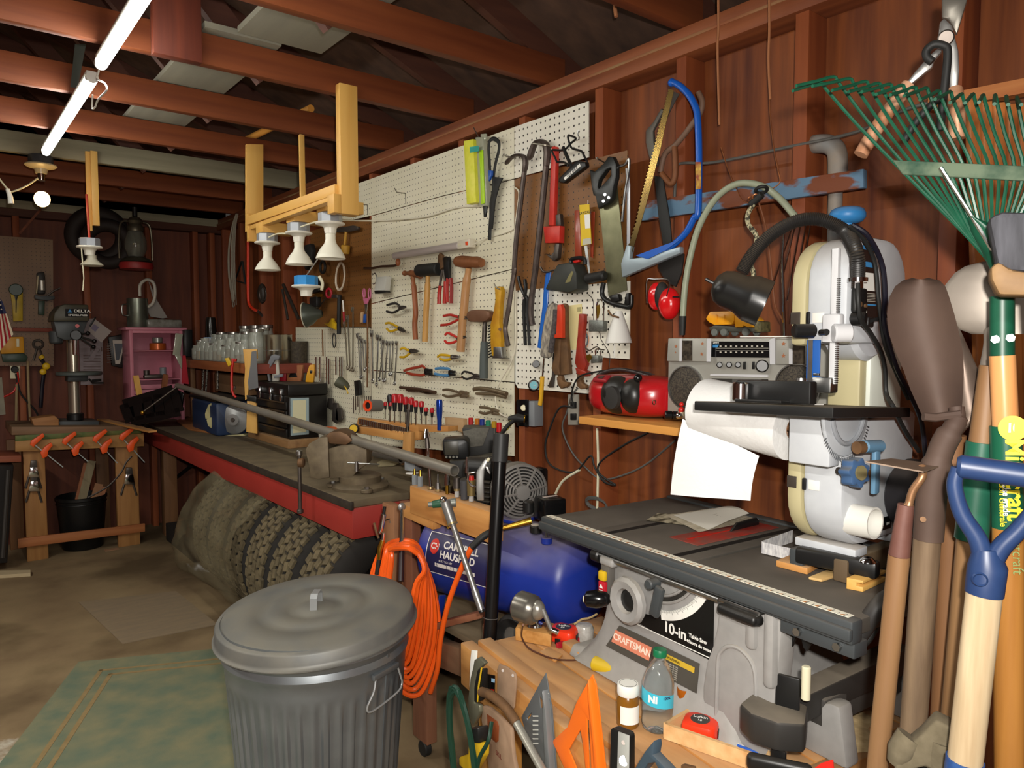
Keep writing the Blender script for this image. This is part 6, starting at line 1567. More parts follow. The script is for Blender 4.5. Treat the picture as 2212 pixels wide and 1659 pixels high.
MB().prism([rq(x,y)for x,y in((1443,782),(1449,731),(1790,729),(1796,790),(1796,905),(1441,905))],(.12,0,0),.004).B('body',rs,T)
c1_=rp_(RZ(285,410,770,410,770,705,270,700),.012,0,.003).B('left_tweeter_panel',rs,T)
c2_=rp_(RZ(1600,415,2060,440,2060,750,1600,738),.012,0,.003).B('right_tweeter_panel',rs,T)
for par,pts in((c1_,RZ(432,440,556,440,556,695,425,695)),(c2_,RZ(1820,480,1965,480,1965,735,1820,738))):
 rp_(pts,.001,.0125).B('tweeter_window',mat('smoke_window','#2a2622',.2,0,'#4a4238',90,.3),par)
for par,pts in((c1_,RZ(400,415,430,415,425,700,398,700)),(c1_,RZ(742,415,798,415,790,705,740,705)),(c2_,RZ(1530,430,1600,400,1600,740,1535,740)),(c2_,RZ(1775,540,1818,540,1818,738,1775,735))):
 rp_(pts,.002,.013).B('bright_trim',rl,par)
dl=rp_(RZ(800,450,1525,455,1525,655,800,645),.003,.001).B('dial_window',blackgloss,T)
rp_(RZ(815,492,895,492,870,528,815,528),.0008,.0045).B('blue_flash',mat('print_blue','#3a86c0',.5),dl)
m=MB()
for y_ in(511,588):
 for i in range(9):
  x_=900+i*66
  m.prism([rq(*p,.0045)for p in RZ(x_,y_-9,x_+22,y_-9,x_+22,y_+9,x_,y_+9)],(-.0005,0,0))
for y_ in(536,568):m.prism([rq(*p,.0045)for p in RZ(850,y_-2,1515,y_-2,1515,y_+2,850,y_+2)],(-.0005,0,0))
m.B('dial_print',mat('grey_print','#b5afa2',.6),dl)
MB().text('SANYO',rq(*RZ(852,468)[0],.005),(0,-1,0),(0,0,1),.0055,.0005).B('lettering',paperw,dl)
for x_ in(898,1018,1130):MB().cyl(rq(*RZ(x_,745)[0],.0),rq(*RZ(x_,745)[0],.014),.0075,n=18,bev=.002).B('knob',blackp,T)
MB().cyl(rq(*RZ(1433,760)[0],.0),rq(*RZ(1433,760)[0],.016),.0155,n=28,bev=.003).B('tuning_knob',blackp,T)
for x_ in(1222,1332):rp_(RZ(x_-12,705,x_+12,705,x_+12,800,x_-12,800),.006,0,.001).B('slider',blackp,T)
rp_(RZ(795,858,1515,870,1512,900,790,885),.004,.001).B('bright_trim',rl,T)
rp_(RZ(800,915,1510,925,1510,1240,800,1230),.001,.0005).B('cassette_bay',mat('bay_dark','#2c2926',.4),T)
rp_(RZ(1060,920,1430,925,1430,1100,1060,1080),.001,.002).B('cassette_door',mat('bay_grey','#4c4946',.35),T)
for(cx_,cy_,rr_)in((480,1030,.0585),(1880,1035,.0585)):
 c_=rq(*RZ(cx_,cy_)[0],.0)
 if cx_>1000:c_=rq(*RZ(cx_,cy_)[0],.0)
 g_=MB().lathe([(rr_-.004,.001),(rr_-.003,.006),(rr_,.006),(rr_+.001,.0),(rr_-.004,0)],c_,(-1,0,0),40).B('speaker_ring',steel,T)
 MB().lathe([(0,.006),(rr_*.6,.005),(rr_-.004,.002)],c_,(-1,0,0),40).B('speaker_grille',mat('grille_mesh','#25211c',.6,0,'#4a4237',260,.2,detail=1),g_)
m=MB();cop=mat('copper_star','#c9825c',.3,.6)
def star(p,r):
 P=[p+V((0,math.cos(math.pi/2+i*math.pi/5)*(r if i%2==0 else r*.42),math.sin(math.pi/2+i*math.pi/5)*(r if i%2==0 else r*.42)))for i in range(10)]
 return MB().prism(P,(-.0006,0,0))
for i,p in enumerate(RZ(350,515,345,590,683,480,675,612)):star(rq(*p,.0125),.0055 if i!=1 else .003).B('star_sticker',cop,c1_)
for i,p in enumerate(RZ(1703,480,1703,632)):star(rq(*p,.0125),.006).B('star_sticker',cop,c2_)
MB().tube([W(1695,728,X=1.66),W(1690,560,X=1.68),W(1695,490,X=1.68)],[.004,.0035,.0025],8).B('antenna',chrome,T)
pz=rq(1600,729).z
one('thin_sheet','white sheet of cardboard lying on top of the silver radio','paper',MB().bx(1.605,1.715,.905,1.1,pz+.0005,pz+.0035),paperw)
T=thing('toy_truck','yellow toy dump truck standing on the silver radio','toy truck',(1.64,1.,pz+.004))
ty=mat('toy_yellow','#e0981c',.3,dust=('#a08a60',.25))
def tq(px,py,X=1.625):return W(px,py,X=X)
MB().prism([tq(*p)for p in RZ(720,165,775,75,1090,68,1080,190,1055,240,830,245,760,210)],(.05,0,0),.003).B('dump_body',ty,T)
MB().prism([tq(*p)for p in RZ(1085,60,1180,65,1300,150,1325,180,1325,275,1250,275,1195,250,1185,275,1090,275)],(.048,0,0),.002).B('cab',ty,T)
MB().prism([tq(*p,X=1.6235)for p in RZ(1185,95,1238,100,1238,155,1190,150)],(-.0005,0,0)).B('cab_window',blackgloss,T)
for i,x_ in enumerate((850,950)):MB().prism([tq(*p,X=1.6225)for p in RZ(x_,110,x_+12,110,x_+12,215,x_,215)],(-.002,0,0),.001).B('body_rib',ty,T)
MB().prism([tq(*p,X=1.63)for p in RZ(840,248,1300,276,1400,290,1400,330,800,330,760,280)],(.038,0,0),.001).B('chassis',mat('toy_chassis','#3b3a32',.5),T)
MB().prism([tq(*p)for p in RZ(1330,190,1410,200,1415,330,1335,340)],(.045,0,0),.002).B('front_grille',mat('toy_olive','#6a6240',.4,0,'#3a3828',90,.3),T)
MB().prism([tq(*p)for p in RZ(1060,45,1120,40,1120,60,1090,68)],(.045,0,0),.001).B('cab_guard',ty,T)
for x_ in(838,955,1228):
 for xx_ in(1.62,1.668):MB().cyl((xx_,tq(*RZ(x_,318)[0]).y,pz+.0135),(xx_+.01,tq(*RZ(x_,318)[0]).y,pz+.0135),.0098,n=20,bev=.002).B('wheel',mat('toy_wheel','#5e615c',.6),T)
T=thing('cd_radio','rounded red and black portable CD radio standing on the wall shelf','radio',(1.62,1.42,SZ))
ec=V((1.625,1.4,1.243))
rc_=mat('radio_red','#b0141c',.25,coat=.4,dust=('#6a5040',.2))
ea=W(1272,855,X=1.6);eb=W(1444,862,X=1.6)
mid=(ea+eb)/2;hl=(ea-eb).length/2
def radf(u,v):
 a=u*2*math.pi;s=v*2-1
 k=max(.0,1-abs(s)**2.6)**.5
 z=math.sin(a)
 z=math.copysign(abs(z)**.8,z)
 return V((mid.x+.035+.1*k*math.copysign(abs(math.cos(a))**.8,math.cos(a)),mid.y+s*hl,SZ+.063+.062*(.55+.45*k)*z*(1 if k>.05 else .5)))
MB().grid(radf,36,28,True).B('shell',rc_,T,angle=80)
for(px_,py_,r_,sq)in((1316,853,.056,1.25),(1350,860,.05,1.)):
 c_=W(px_,py_,X=1.53)
 MB().sph(V((1.565,c_.y,SZ+.066)),r_,(.75,sq*.8,1.),28).B('speaker_shell',mat('radio_black_shell','#191817',.35,dust=('#6a6050',.2)),T)
MB().lathe([(0,.004),(.032,.0),(.034,-.01)],V((1.5235,W(1322,860,X=1.53).y,SZ+.06)),(-1,.1,0),32).B('speaker_grille',mat('radio_grille','#2b2927',.6),T)
MB().box(V((1.545,W(1300,828,X=1.545).y,SZ+.112)),(.03,.055,.014),(0,-.5,0),.006,3).B('display_panel',mat('panel_red','#8e2228',.35),T)
MB().box(V((1.536,W(1303,828,X=1.545).y,SZ+.117)),(.012,.018,.003),(0,-.5,0),.001).B('display',mat('display_brown','#4a3a34',.3),T)
MB().sph(V((1.56,W(1378,826,X=1.56).y,SZ+.118)),.012,n=20).B('knob',blackgloss,T)
m=smooth([W(1290,815,X=1.6),W(1300,806,X=1.61),W(1340,798,X=1.62),W(1400,812,X=1.63),W(1440,832,X=1.64)],5)
MB().tube(m,.006,10).B('carry_handle',mat('brown_black_handle','#2b2220',.4),T)
MB().torus(V((1.551,W(1418,862,X=1.56).y,SZ+.055)),(1,0,0),.006,.0012,16,6).B('socket_ring',chrome,T)
T=thing('flashlight','two stubby black tubes lying on the shelf before the silver radio','flashlight',W(1450,898,X=1.53))
MB().cyl(W(1436,896,X=1.52),W(1452,897,X=1.535),.0115,n=20,bev=.002).cyl(W(1453,897,X=1.535),W(1464,898,X=1.545),.011,n=20).B('barrel',blackgloss,T)
MB().sph(W(1467,898,X=1.53),.0095).B('chrome_cap',chrome,T)
T=thing('figurine','small red and white plastic figure half hidden by the paper towel roll','figurine',W(1474,870,X=1.52))
p=W(1472,885,X=1.54)
MB().sph(p,.008).sph(p+V((0,0,.014)),.006).B('red_body',redp,T)
MB().cyl(p+V((0,0,-.016)),p+V((0,0,-.006)),.009,n=14).B('cream_foot',cream,T)
tw=mat('paper_towel','#e4e3e1',.85,0,bump=.5,scale=90)
r0=W(1515,870,X=1.43);
A=W(1522,880,D=1.68);B=W(1712,925,D=1.5)
axr=(B-A);axr.z=axr.z
A2=A;
T=thing('paper_towel_roll','thick white paper towel roll with one sheet hanging down','paper towel roll',A)
ax_=(B-A).normalized();LR=(B-A).length
rr_=.066
MB().lathe([(.0215,0),(rr_,0),(rr_+.001,.003),(rr_+.001,LR),(.0215,LR),(.0215,0)],A,ax_,48).B('roll',tw,T,angle=50)
MB().lathe([(.0195,-.001),(.0215,-.001),(.0215,LR),(.0195,LR),(.0195,-.001)],A,ax_,32).B('cardboard_core',mat('cardboard','#a5836a',.8),T)
MB().cyl(A+ax_*.05,A+ax_*(LR+.03),.008,n=12).B('holder_rod',darkwood_z,T)
up=V((0,0,1));side=ax_.cross(up).normalized()
if side.dot(EYE-A)<0:side=-side
TL,TR_,BR,BL=W(1475,905,D=1.67),W(1640,985,D=1.53),W(1619,1082,D=1.54),W(1449,1068,D=1.68)
def shf(off):
 return lambda u,v:(A.lerp(A+ax_*LR*.74,0))*0+((TL*(1-u)+TR_*u)*(1-v)+(BL*(1-u)+BR*u)*v)+side*(.006*math.sin(v*3.1)+.004*math.sin(u*5)*v+off)
MB().grid(shf(0),16,16).grid(shf(.0006),16,16).B('hanging_sheet',tw,T)
MB().bx(1.51,1.798,A.y-.34,A.y-.32,A.z-.01,A.z+.012,.002)
cop2=mat('copper_wire','#b4734a',.35,.8)
cable('copper_wire','bare copper wire hanging from the plate beside the knotted rope',[W(1660,100,X=XW-.01),W(1662,200,X=XW-.012),W(1664,250,X=XW-.012),W(1672,320,X=XW-.02),W(1682,370,X=XW-.03),W(1684,395,X=XW-.03),W(1660,412,X=XW-.04),W(1648,418,X=XW-.04)],.0016,cop2)
cable('copper_wire','short slanting copper wire reaching down to the hose end',[W(1558,318,X=XW-.01),W(1572,362,X=XW-.01),W(1590,405,X=XW-.02),W(1602,430,X=XW-.03),W(1620,440,X=XW-.04)],.0016,cop2)
for i,(x,y0,y1,yy)in enumerate(((1551,0,110,270),(1661,0,130,215))):
 cable('twine',('frayed brown twine hanging left of the copper wire' if i==0 else 'thick frayed twine hanging right, ending in copper wire'),[W(x,y0-60,X=XW-.06),W(x+1,y0+60,X=XW-.05),W(x-1,y1,X=XW-.03),W(x+3,yy,X=XW-.02)],[.004]*5+[.0075]*6+[.004]*4+[.0015]*7 if False else .0034,mat('twine','#9a6440',.85))
cable('twine','short frayed twine tuft hanging from the roof above the crowbars',[W(1328,-40,X=1.66),W(1328,8,X=1.66),W(1331,36,X=1.66)],.006,mat('twine','#9a6440',.85))
cable('grey_cable','grey electric cable stapled across the studs to a dropping end',[xq(1457,435,.09),xq(1460,380,.09),xq(1463,358,.09),xq(1480,352,.09),xq(1530,352,.085),xq(1600,340,.085),xq(1700,318,.085),xq(1850,285,.085),xq(1960,235,.085),xq(2060,215,.08),xq(2240,200,.08)],.0042,mat('grey_cable','#565450',.5),n=5)
T=thing('grey_hose','pale green grey hose arching from the blue cleat down behind the lamp','hose',xq(1560,420,.12))
hs=mat('grey_green_hose','#909680',.45)
MB().tube(smooth([W(1720,470,X=1.7),W(1680,425,X=1.7),W(1640,400,X=1.68),W(1590,398,X=1.68),W(1545,430,X=1.68),W(1510,490,X=1.68),W(1490,560,X=1.68),W(1480,620,X=1.68),W(1475,685,X=1.68)],8),.0088,12).B('hose',hs,T)
MB().cyl(W(1475,683,X=1.68),W(1474,724,X=1.68),.0105,.008,14).B('black_end',blackrub,T)
cable('rope','checkered braided rope hanging behind the gooseneck lamp',[W(1628,440,X=1.66),W(1616,462,X=1.66),W(1617,485,X=1.66),W(1634,510,X=1.66),W(1630,540,X=1.66),W(1618,560,X=1.66),W(1628,590,X=1.66),W(1625,610,X=1.66)],.0062,mat('checkered_rope','#b5ad8a',.8,0,'#3c382c',150,.12))
cable('twisted_cord','thin twisted brown cord swinging right of the checkered rope',[W(1640,440,X=1.66),W(1652,480,X=1.66),W(1662,540,X=1.65),W(1670,620,X=1.65),W(1675,660,X=1.65),W(1690,690,X=1.64)],.0022,mat('brown_cord','#6a3c20',.6))
MB()
T=thing('wire_clamp','black clamp with copper wire wrapped around the hose at the blue cleat','clamp',W(1640,430,X=1.68))
MB().torus(W(1645,410,X=1.67),(.3,.3,.9),.014,.0045,20,8).B('black_loop',blackrub,T)
MB().tube([W(1646,420,X=1.66),W(1622,442,X=1.66)],.009,10).B('black_tape',blackrub,T)
MB().torus(W(1632,425,X=1.655),(.5,.5,.4),.007,.0018,14,6).torus(W(1622,428,X=1.655),(.2,.5,.8),.006,.0018,14,6).B('copper_wraps',cop2,T)
T=thing('downpipe','dusty grey drain pipe with elbow rising behind the blue knob','pipe',xq(1800,330,.06))
gp_=mat('grey_painted_drain','#6f7478',.6,0,'#8c7d6c',12,.5)
MB().tube(smooth([xq(1750,318,.0),xq(1758,312,.045),xq(1790,312,.06),xq(1808,330,.06),xq(1810,380,.06)],6),.024,18).B('elbow',gp_,T)
MB().cyl(xq(1806,340,.06),xq(1800,640,.06),.0175,n=20).B('pipe',gp_,T)
for i,(x0,y0,x1,y1)in enumerate(((1718,470,1668,620),(1722,470,1690,600),(1730,480,1700,650),(1742,480,1705,700),(1752,480,1728,620))):
 one('welding_rod','thin steel rod hanging behind the gooseneck, %s from the left'%['first','second','third','fourth','fifth'][i],'rod',MB().tube([W(x0,y0,X=1.72),W(x1,y1,X=1.7)],.0022,6),chrome,'steel rods hanging behind the lamp neck')
T=thing('bow_saw','blue framed bow saw with long yellowish toothed blade','bow saw',wq(1460,300,.05))
MB().tube(smooth([wq(x,y,.055)for x,y in T1(955,180,1050,230,1150,330,1215,450,1240,560,1255,900,1255,1300,1245,1620)]+[wq(x,y,.055)for x,y in((1500,470),(1480,505),(1440,540),(1400,560))],5),.0098,14).B('frame',mat('blue_frame','#1656b4',.3),T)
MB().sph(wq(*T1(960,195)[0],.055),.0115).B('frame_tip',mat('blue_frame','#1656b4',.3),T)
bl=[(940,260,985,280),(890,460,940,480),(840,650,890,680),(780,900,840,920),(715,1150,775,1170),(650,1400,712,1420)]
b0=[p for q in bl for p in T1(q[0],q[1])];b1=[p for q in bl for p in T1(q[2],q[3])]
b0+=[(1376,480),(1357,540)];b1+=[(1385,482),(1366,545)]
teeth=[]
for(xa,ya),(xb,yb)in zip(b0,b0[1:]):
 for k_ in range(7):
  t=k_/7;teeth+=[(xa+(xb-xa)*t,ya+(yb-ya)*t),(xa+(xb-xa)*(t+.07)-3.2,ya+(yb-ya)*(t+.07)+.5)]
MB().prism([wq(x,y,.055)for x,y in teeth+[b0[-1]]+list(reversed(b1))],(-.0015,0,0)).B('blade',mat('yellowish_blade','#a88c4c',.25,.8,'#4a3a22',4,.5),T)
fpr2=lambda pts,off,t,bev=.002:MB().prism([wq(x,y,off)for x,y in pts],(-t,0,0),bev)
fpr2([(1350,570),(1362,530),(1372,532),(1368,560),(1400,556),(1478,533),(1478,548),(1400,580),(1352,600)],.045,.02,.004).B('tension_lever',mat('pale_lever','#9aa8b0',.4,.4),T)
fpr2([(1375,552),(1408,540),(1440,528),(1470,518),(1440,540),(1400,560)],.066,.003,0).B('blue_sticker',mat('blue_frame','#1656b4',.3),T)
fpr2([(1503,350),(1515,350),(1515,408),(1504,410)],.0645,.003,.001).B('yellow_sticker',mat('yellow_red_sticker','#c9a53c',.5,0,'#8a3a24',60,.3),T)
T=thing('second_bow_saw','old dark bow saw hanging behind the blue one with wooden handle','bow saw',wq(1440,260,.02))
dk2=mat('blackened_saw_steel','#3b3530',.5,.5)
fpr2(T1(940,270,1050,320,1000,400,940,520,870,700,830,900,800,1080,780,1060,800,850,850,600),.012,.002,0).B('blade',dk2,T)
fpr2(T1(870,480,900,500,780,720,790,860,830,1000,830,1100,780,1110,740,1000,705,850,705,720,790,620),.02,.012,.003).B('arm',mat('grey_arm','#5a554e',.5,.4),T)
MB().tube(smooth([wq(x,y,.03)for x,y in T1(1250,300,1290,400,1270,520,1200,620,1080,780,990,880,900,950,860,1050,840,1170)],5),.0085,10).B('bow',mat('dusty_bow','#6e5444',.6),T)
MB().tube(smooth([wq(x,y,.03)for x,y in T1(990,890,1000,1000,1000,1200,960,1290,900,1240,850,1180)],5),.009,10).B('handle',wood('old_saw_handle','#5e3318','#80502c','z'),T)
T=thing('belt_strap','black rubber strap running down from the old saw to the ear muffs','strap',wq(1430,450,.03))
fpr2([(1416,380),(1434,384),(1450,480),(1456,560),(1438,545),(1425,470)],.03,.006,.002).B('strap',blackrub,T)
fpr2([(1425,548),(1480,548),(1475,590),(1462,620),(1440,605),(1425,580)],.02,.008,.002).B('patch',mat('black_cloth','#1d1a18',.8),T)
T=thing('ear_muffs','pair of shiny red ear muffs hanging on the wood left of the silver radio','ear muffs',xq(1440,650,.12))
erm=mat('glossy_red','#d0181c',.2,coat=.5)
e1=wq(1446,656,.055);e2=wq(1418,640,.03)
MB().sph(e1,.048,(.62,.72,1.),28).B('ear_cup',erm,T)
MB().sph(e2,.043,(.5,.7,1.),28).B('ear_cup',erm,T)
MB().sph(wq(1430,640,.045),.044,(.45,.55,1.),24).B('cushion',blackrub,T)
MB().tube(smooth([wq(1398,655,.03),wq(1398,606,.03),wq(1412,603,.03),wq(1446,606,.05),wq(1440,640,.09)],4),.0018,6).B('wire',steel,T)
fpr2([(1453,640),(1468,640),(1468,643),(1453,643)],.0855,.001,0).B('dark_slot',blackgloss,T)
cable('grey_cord','grey cord looping down from the outlet behind the red radio',[xq(1248,838,.1),xq(1235,855,.1),xq(1225,890,.09),xq(1215,925,.09),xq(1235,975,.09),xq(1265,1010,.09),xq(1300,1035,.09),xq(1350,1025,.09),xq(1400,1000,.09),xq(1460,950,.09)],.0032,mat('grey_cable','#565450',.5))
cable('power_cord','black cord curving up from the outlet over the red radio top',[wq(1240,880,.02),wq(1235,850,.03),wq(1250,815,.05),wq(1290,803,.08),wq(1330,800,.1),wq(1400,806,.12),wq(1440,830,.14)],.003,blackrub)
cable('power_cord','black cord bundled with a tie hanging under the wall shelf',[xq(1240,880,.1),xq(1210,880,.1),xq(1190,920,.1),xq(1178,965,.1),xq(1190,1005,.1),xq(1240,1020,.1),xq(1275,985,.1),xq(1285,1010,.1),xq(1305,1040,.1),xq(1330,1048,.1),xq(1310,1035,.1),xq(1292,1018,.1),xq(1300,995,.1),xq(1350,960,.1),xq(1400,935,.1)],.0034,blackrub)
coil('cord_coil','coil of grey cord hanging on the wall above the blue compressor',xq(1288,1088,.1)+V((0,0,0)),.045,.02,.0026,6,mat('grey_cable','#565450',.5),seed=4)
cable('white_cable','cream cable hanging straight down behind the grey cord coil',[xq(1290,925,.095),xq(1292,1000,.095),xq(1290,1110,.095)],.0042,cream)
cable('white_cable','cream cable slanting behind the pressure switch',[xq(1252,1015,.1),xq(1215,1040,.1),xq(1195,1080,.1),xq(1190,1100,.1)],.0048,cream)
T=thing('wall_outlet','grey outlet plate on the wall left of the red radio','outlet',wq(1248,880,0))
MB().prism([wq(x,y,.0)for x,y in((1230,852),(1252,852),(1252,918),(1230,918))],(-.008,0,0),.002).B('plate',mat('outlet_grey','#8a857a',.5),T)
for y in(875,900):MB().prism([wq(x_,y_,.008)for x_,y_ in((1234,y-7),(1246,y-7),(1246,y+7),(1234,y+7))],(-.006,0,0),.002).B('socket',blackp,T)
T=thing('outlet_box','grey metal outlet box with black cover and a round black plug','outlet box',wq(1145,890,0))
MB().prism([wq(x,y,.0)for x,y in((1142,865),(1174,865),(1174,920),(1142,918))],(-.045,0,0),.003).B('box',mat('box_grey','#7c7f82',.5),T)
MB().prism([wq(x,y,.045)for x,y in((1118,863),(1143,863),(1143,922),(1118,920))],(-.006,0,0),.002).B('cover',blackgloss,T)
MB().cyl(wq(1131,881,.051),wq(1131,881,.056),.0115,n=20,bev=.002).B('receptacle',mat('cream_socket','#d8cfa8',.4),T)
T=thing('plug','fat black plug with yellow striped cable at the outlet box','plug',wq(1115,905,.07))
MB().tube([wq(1133,905,.055),wq(1118,903,.075),wq(1100,905,.09)],[.0145,.017,.011],16).B('body',blackrub,T)
MB().torus(wq(1133,905,.058),(wq(1133,905,.055)-wq(1118,903,.075)),.0135,.0028,20,8).B('yellow_ring',brass,T)
MB().tube(smooth([wq(1110,908,.085),wq(1098,918,.11),wq(1085,935,.14),wq(1078,950,.2)],4),.008,10).B('cable',blackrub,T)
MB().tube([wq(1105,911,.09),wq(1092,927,.12)],.0088,10).B('yellow_band',mat('faded_yellow','#b8a93c',.5),T)
# garden tools leaning at the right
GO=V((EYE.x,EYE.y,0))+HV*1.15
hr2=V((HV.x,HV.y,0))
def gq(px,py,d=.0):
 return PX(px,py,V((0,0,1.4))+gn0*(1.18+d),gn0)
gdir=V((ray(2000,830).x,ray(2000,830).y,0)).normalized()
gn0=gdir
DG=1.18
spade=mat('rust_brown_spade','#3a2b25',.7,.2,'#5c493e',7,.7,.15,detail=9)
ashw=wood('grey_ash_handle','#4f3d2d','#7d6850','z',13,.7,.5,0,.2)
T=thing('round_shovel','rust brown shovel standing blade up with greyed wooden handle','shovel',gq(1985,1180))
rows=[(600,1972,2004),(606,1950,2030),(618,1934,2042),(640,1922,2050),(680,1916,2062),(720,1920,2072),(760,1934,2080),(800,1952,2082),(840,1966,2081),(880,1984,2078),(898,1992,2076)]
sheet(rows,gq(2000,800),gn0,.028,.003).B('blade',spade,T,angle=60)
rollp=[gq(1994,900,-.012),gq(2020,902,-.006),gq(2050,898,.0),gq(2076,895,.0)]
MB().tube(rollp,.006,8).B('foot_step',spade,T)
MB().tube(smooth([gq(2066,880,.012),gq(2068,905,.008),gq(2055,930,.0),gq(2036,965,.0),gq(2022,1010,.0),gq(2012,1070,.0),gq(2005,1165,.0)],5),[.01]*5+[.013]*6+[.0165]*8+[.0195]*12,18).B('socket',spade,T)
b1_=gq(2003,1160);b2_=gq(1968,1640,.03);dd_=(b2_-b1_).normalized();bot=b1_+dd_*(b1_.z-.01)/-dd_.z
MB().cyl(b1_,bot,.0178,n=20).B('handle',ashw,T)
MB().cyl(gq(1994,1122,-.018),gq(1994,1122,-.022),.004,n=12).B('rivet',rust,T)
T=thing('round_shovel','dark shovel blade standing behind the rust brown one','shovel',gq(2090,850,.1))
rows=[(680,2042,2055),(720,2046,2078),(760,2050,2096),(800,2050,2114),(840,2046,2128),(880,2048,2140),(893,2056,2144),(905,2060,2128),(925,2064,2090),(945,2060,2074)]
sheet(rows,gq(2080,850,.09),gn0,-.02,.003).B('blade',mat('worn_grey_brown_steel','#5a4c44',.45,.5,'#7c6c60',9,.7),T,angle=60)
hb0=gq(2062,940,.1);hb1=gq(2030,1659,.12);dd_=(hb1-hb0).normalized();bot=hb0+dd_*(hb0.z-.01)/-dd_.z
MB().cyl(hb0,bot,.016,n=16).B('handle',darkwood_z,T)
T=thing('garden_hoe','garden hoe with thin flat blade and tan handle, leftmost of the leaning tools','hoe',gq(1930,1200))
MB().prism([gq(1870,996,-.05),gq(1995,1018,-.05),gq(2032,1005,-.015),gq(1990,998,.0),gq(1925,990,.0)],(0,0,-.002),0).B('blade',mat('rust_brown_blade','#5c4a3e',.5,.4,'#7a6858',12,.6),T)
MB().tube(smooth([gq(1992,1008,-.02),gq(1992,1030,-.03),gq(1972,1060,-.03),gq(1962,1095,-.03)],5),[.0055]*15+[.008],10).B('neck',mat('coppery_steel','#8f6a4c',.4,.6),T)
f0=gq(1957,1090,-.03);f1=gq(1942,1200,-.03)
MB().cyl(f0,f1,.0105,.014,16).B('ferrule',mat('reddish_ferrule','#54322a',.6,.1,'#704c42',20,.6),T)
b2_=gq(1895,1659,-.02);dd_=(b2_-f1).normalized();bot=f1+dd_*(f1.z-.01)/-dd_.z
MB().cyl(f1,bot,.0142,n=18).B('handle',wood('tan_handle','#6c4a2e','#91704c','z',9,.55),T)
T=thing('d_handle_shovel','shovel with blue plastic D grip and pale wooden shaft, nearest of the tools','shovel',gq(2130,1300,-.12))
NB=-.13
bm_=mat('steel_blue_plastic','#1d2f54',.4,0,'#24385e',40,.6)
MB().cyl(gq(2066,1006,NB),gq(2275,1036,NB),.0145,n=24,bev=.004).B('grip_bar',bm_,T)
sm_=smooth([gq(2070,1010,NB),gq(2062,1050,NB),(gq(2078,1110,NB)),gq(2112,1165,NB),gq(2125,1215,NB)],6)
MB().tube(sm_,[.008+.004*abs(i/(len(sm_)-1))for i in range(len(sm_))],12).B('left_arm',bm_,T)
sm_=smooth([gq(2262,1030,NB),gq(2250,1080,NB),gq(2205,1140,NB),gq(2165,1180,NB),gq(2142,1215,NB)],6)
MB().tube(sm_,[.008+.004*abs(i/(len(sm_)-1))for i in range(len(sm_))],12).B('right_arm',bm_,T)
MB().tube([gq(2130,1185,NB),gq(2133,1225,NB),gq(2126,1282,NB)],[.014,.0215,.021],20).B('socket',bm_,T)
rv=gq(2117,1252,NB-.0205)
MB().lathe([(.006,0),(.0075,.002),(.009,.0)],rv,-gn0,20).B('rivet_ring',bm_,T)
b1_=gq(2126,1280,NB);b2_=gq(2085,1640,NB)
MB().tube([b1_,b2_,b2_+(b2_-b1_)*.5],.0195,20).B('shaft',wood('pale_ash_shaft','#9c8362','#d0bd9c','z',13,.5,.5,0,.15),T)
e_=b2_+(b2_-b1_)*.0
MB().tube([e_+V((0,0,-.0)),e_+(b2_-b1_).normalized()*.3],.0215,20).B('blue_socket',mat('blue_enamel','#1c3f78',.4,0,'#34568c',60,.4),T)
fb=e_+(b2_-b1_).normalized()*.3
MB().prism([fb+HR*-.08,fb+HR*.08,fb+HR*.085+V((0,0,-fb.z+.04)),fb+V((0,0,-fb.z+.005)),fb+HR*-.085+V((0,0,-fb.z+.04))],-gn0*.003).B('blade',mat('blue_enamel','#1c3f78',.4,0,'#34568c',60,.4),T)
T=thing('green_sleeved_tool','tan handled tool with teal green sleeve standing behind the blue D grip','garden tool',gq(2100,1150,.03))
a=gq(2140,790,.03);b=gq(2122,955,.03);c=gq(2098,1165,.03);d=gq(2060,1580,.03)
MB().cyl(a,b,.014,.017,18).B('upper_wood',wood('tan_handle','#6c4a2e','#91704c','z',9,.55),T)
MB().cyl(b,c,.02,.0215,20).B('sleeve',mat('teal_green_sleeve','#1d5340',.4),T)
dd_=(d-c).normalized();bot=c+dd_*(c.z-.01)/-dd_.z
MB().cyl(c,bot,.0185,n=18).B('handle',wood('tan_handle','#6c4a2e','#91704c','z',9,.55),T)
T=thing('leaf_rake','green wire leaf rake standing head up, its tines fanning over the top right','rake',gq(2170,620,0))
gr=mat('rake_green','#0d3a28',.4,0,'#17503a',30,.5)
root=gq(2158,590,.0)
tip_in=[(1790,182),(1772,168)]
m_t=[]
tops=[(1765,180,-70),(1795,168,-100),(1830,172,-100),(1865,178,-90),(1893,182,-80),(1918,184,-75),(1945,186,-70),(1972,190,-65),(1998,192,-60),(2025,198,-50),(2050,200,-40),(2075,205,-30),(2100,205,-20),(2122,207,-10),(2148,207,0),(2172,210,8),(2195,212,15),(2222,214,20),(2250,216,25),(2280,220,30)]
bar_l,bar_r=1932,2290
for i,(x,y,hk)in enumerate(tops):
 f=i/(len(tops)-1)
 mx_=bar_l+6+(bar_r-bar_l-12)*f
 my_=358+14*f
 bx_=2098+84*f;by_=520+30*math.sin(f*3.14)
 wob=2.*math.sin(i*2.3)
 p_tip=gq(x+hk*.75,y+16+wob,-.062);p_knee=gq(x,y,.0)
 pts=[p_tip,p_tip.lerp(p_knee,.6),gq(x+(mx_-x)*.04,y-2,.0),gq(x+(mx_-x)*.12,y+14,.0),gq((x+mx_)/2,(y+my_)/2,.0),gq(mx_,my_,.0),gq((mx_+bx_)/2,(my_+by_)/2,.004),gq(bx_,by_,.008),root]
 MB().tube(smooth(pts,3),.0024,6,flat=None).B('tine',gr,T)
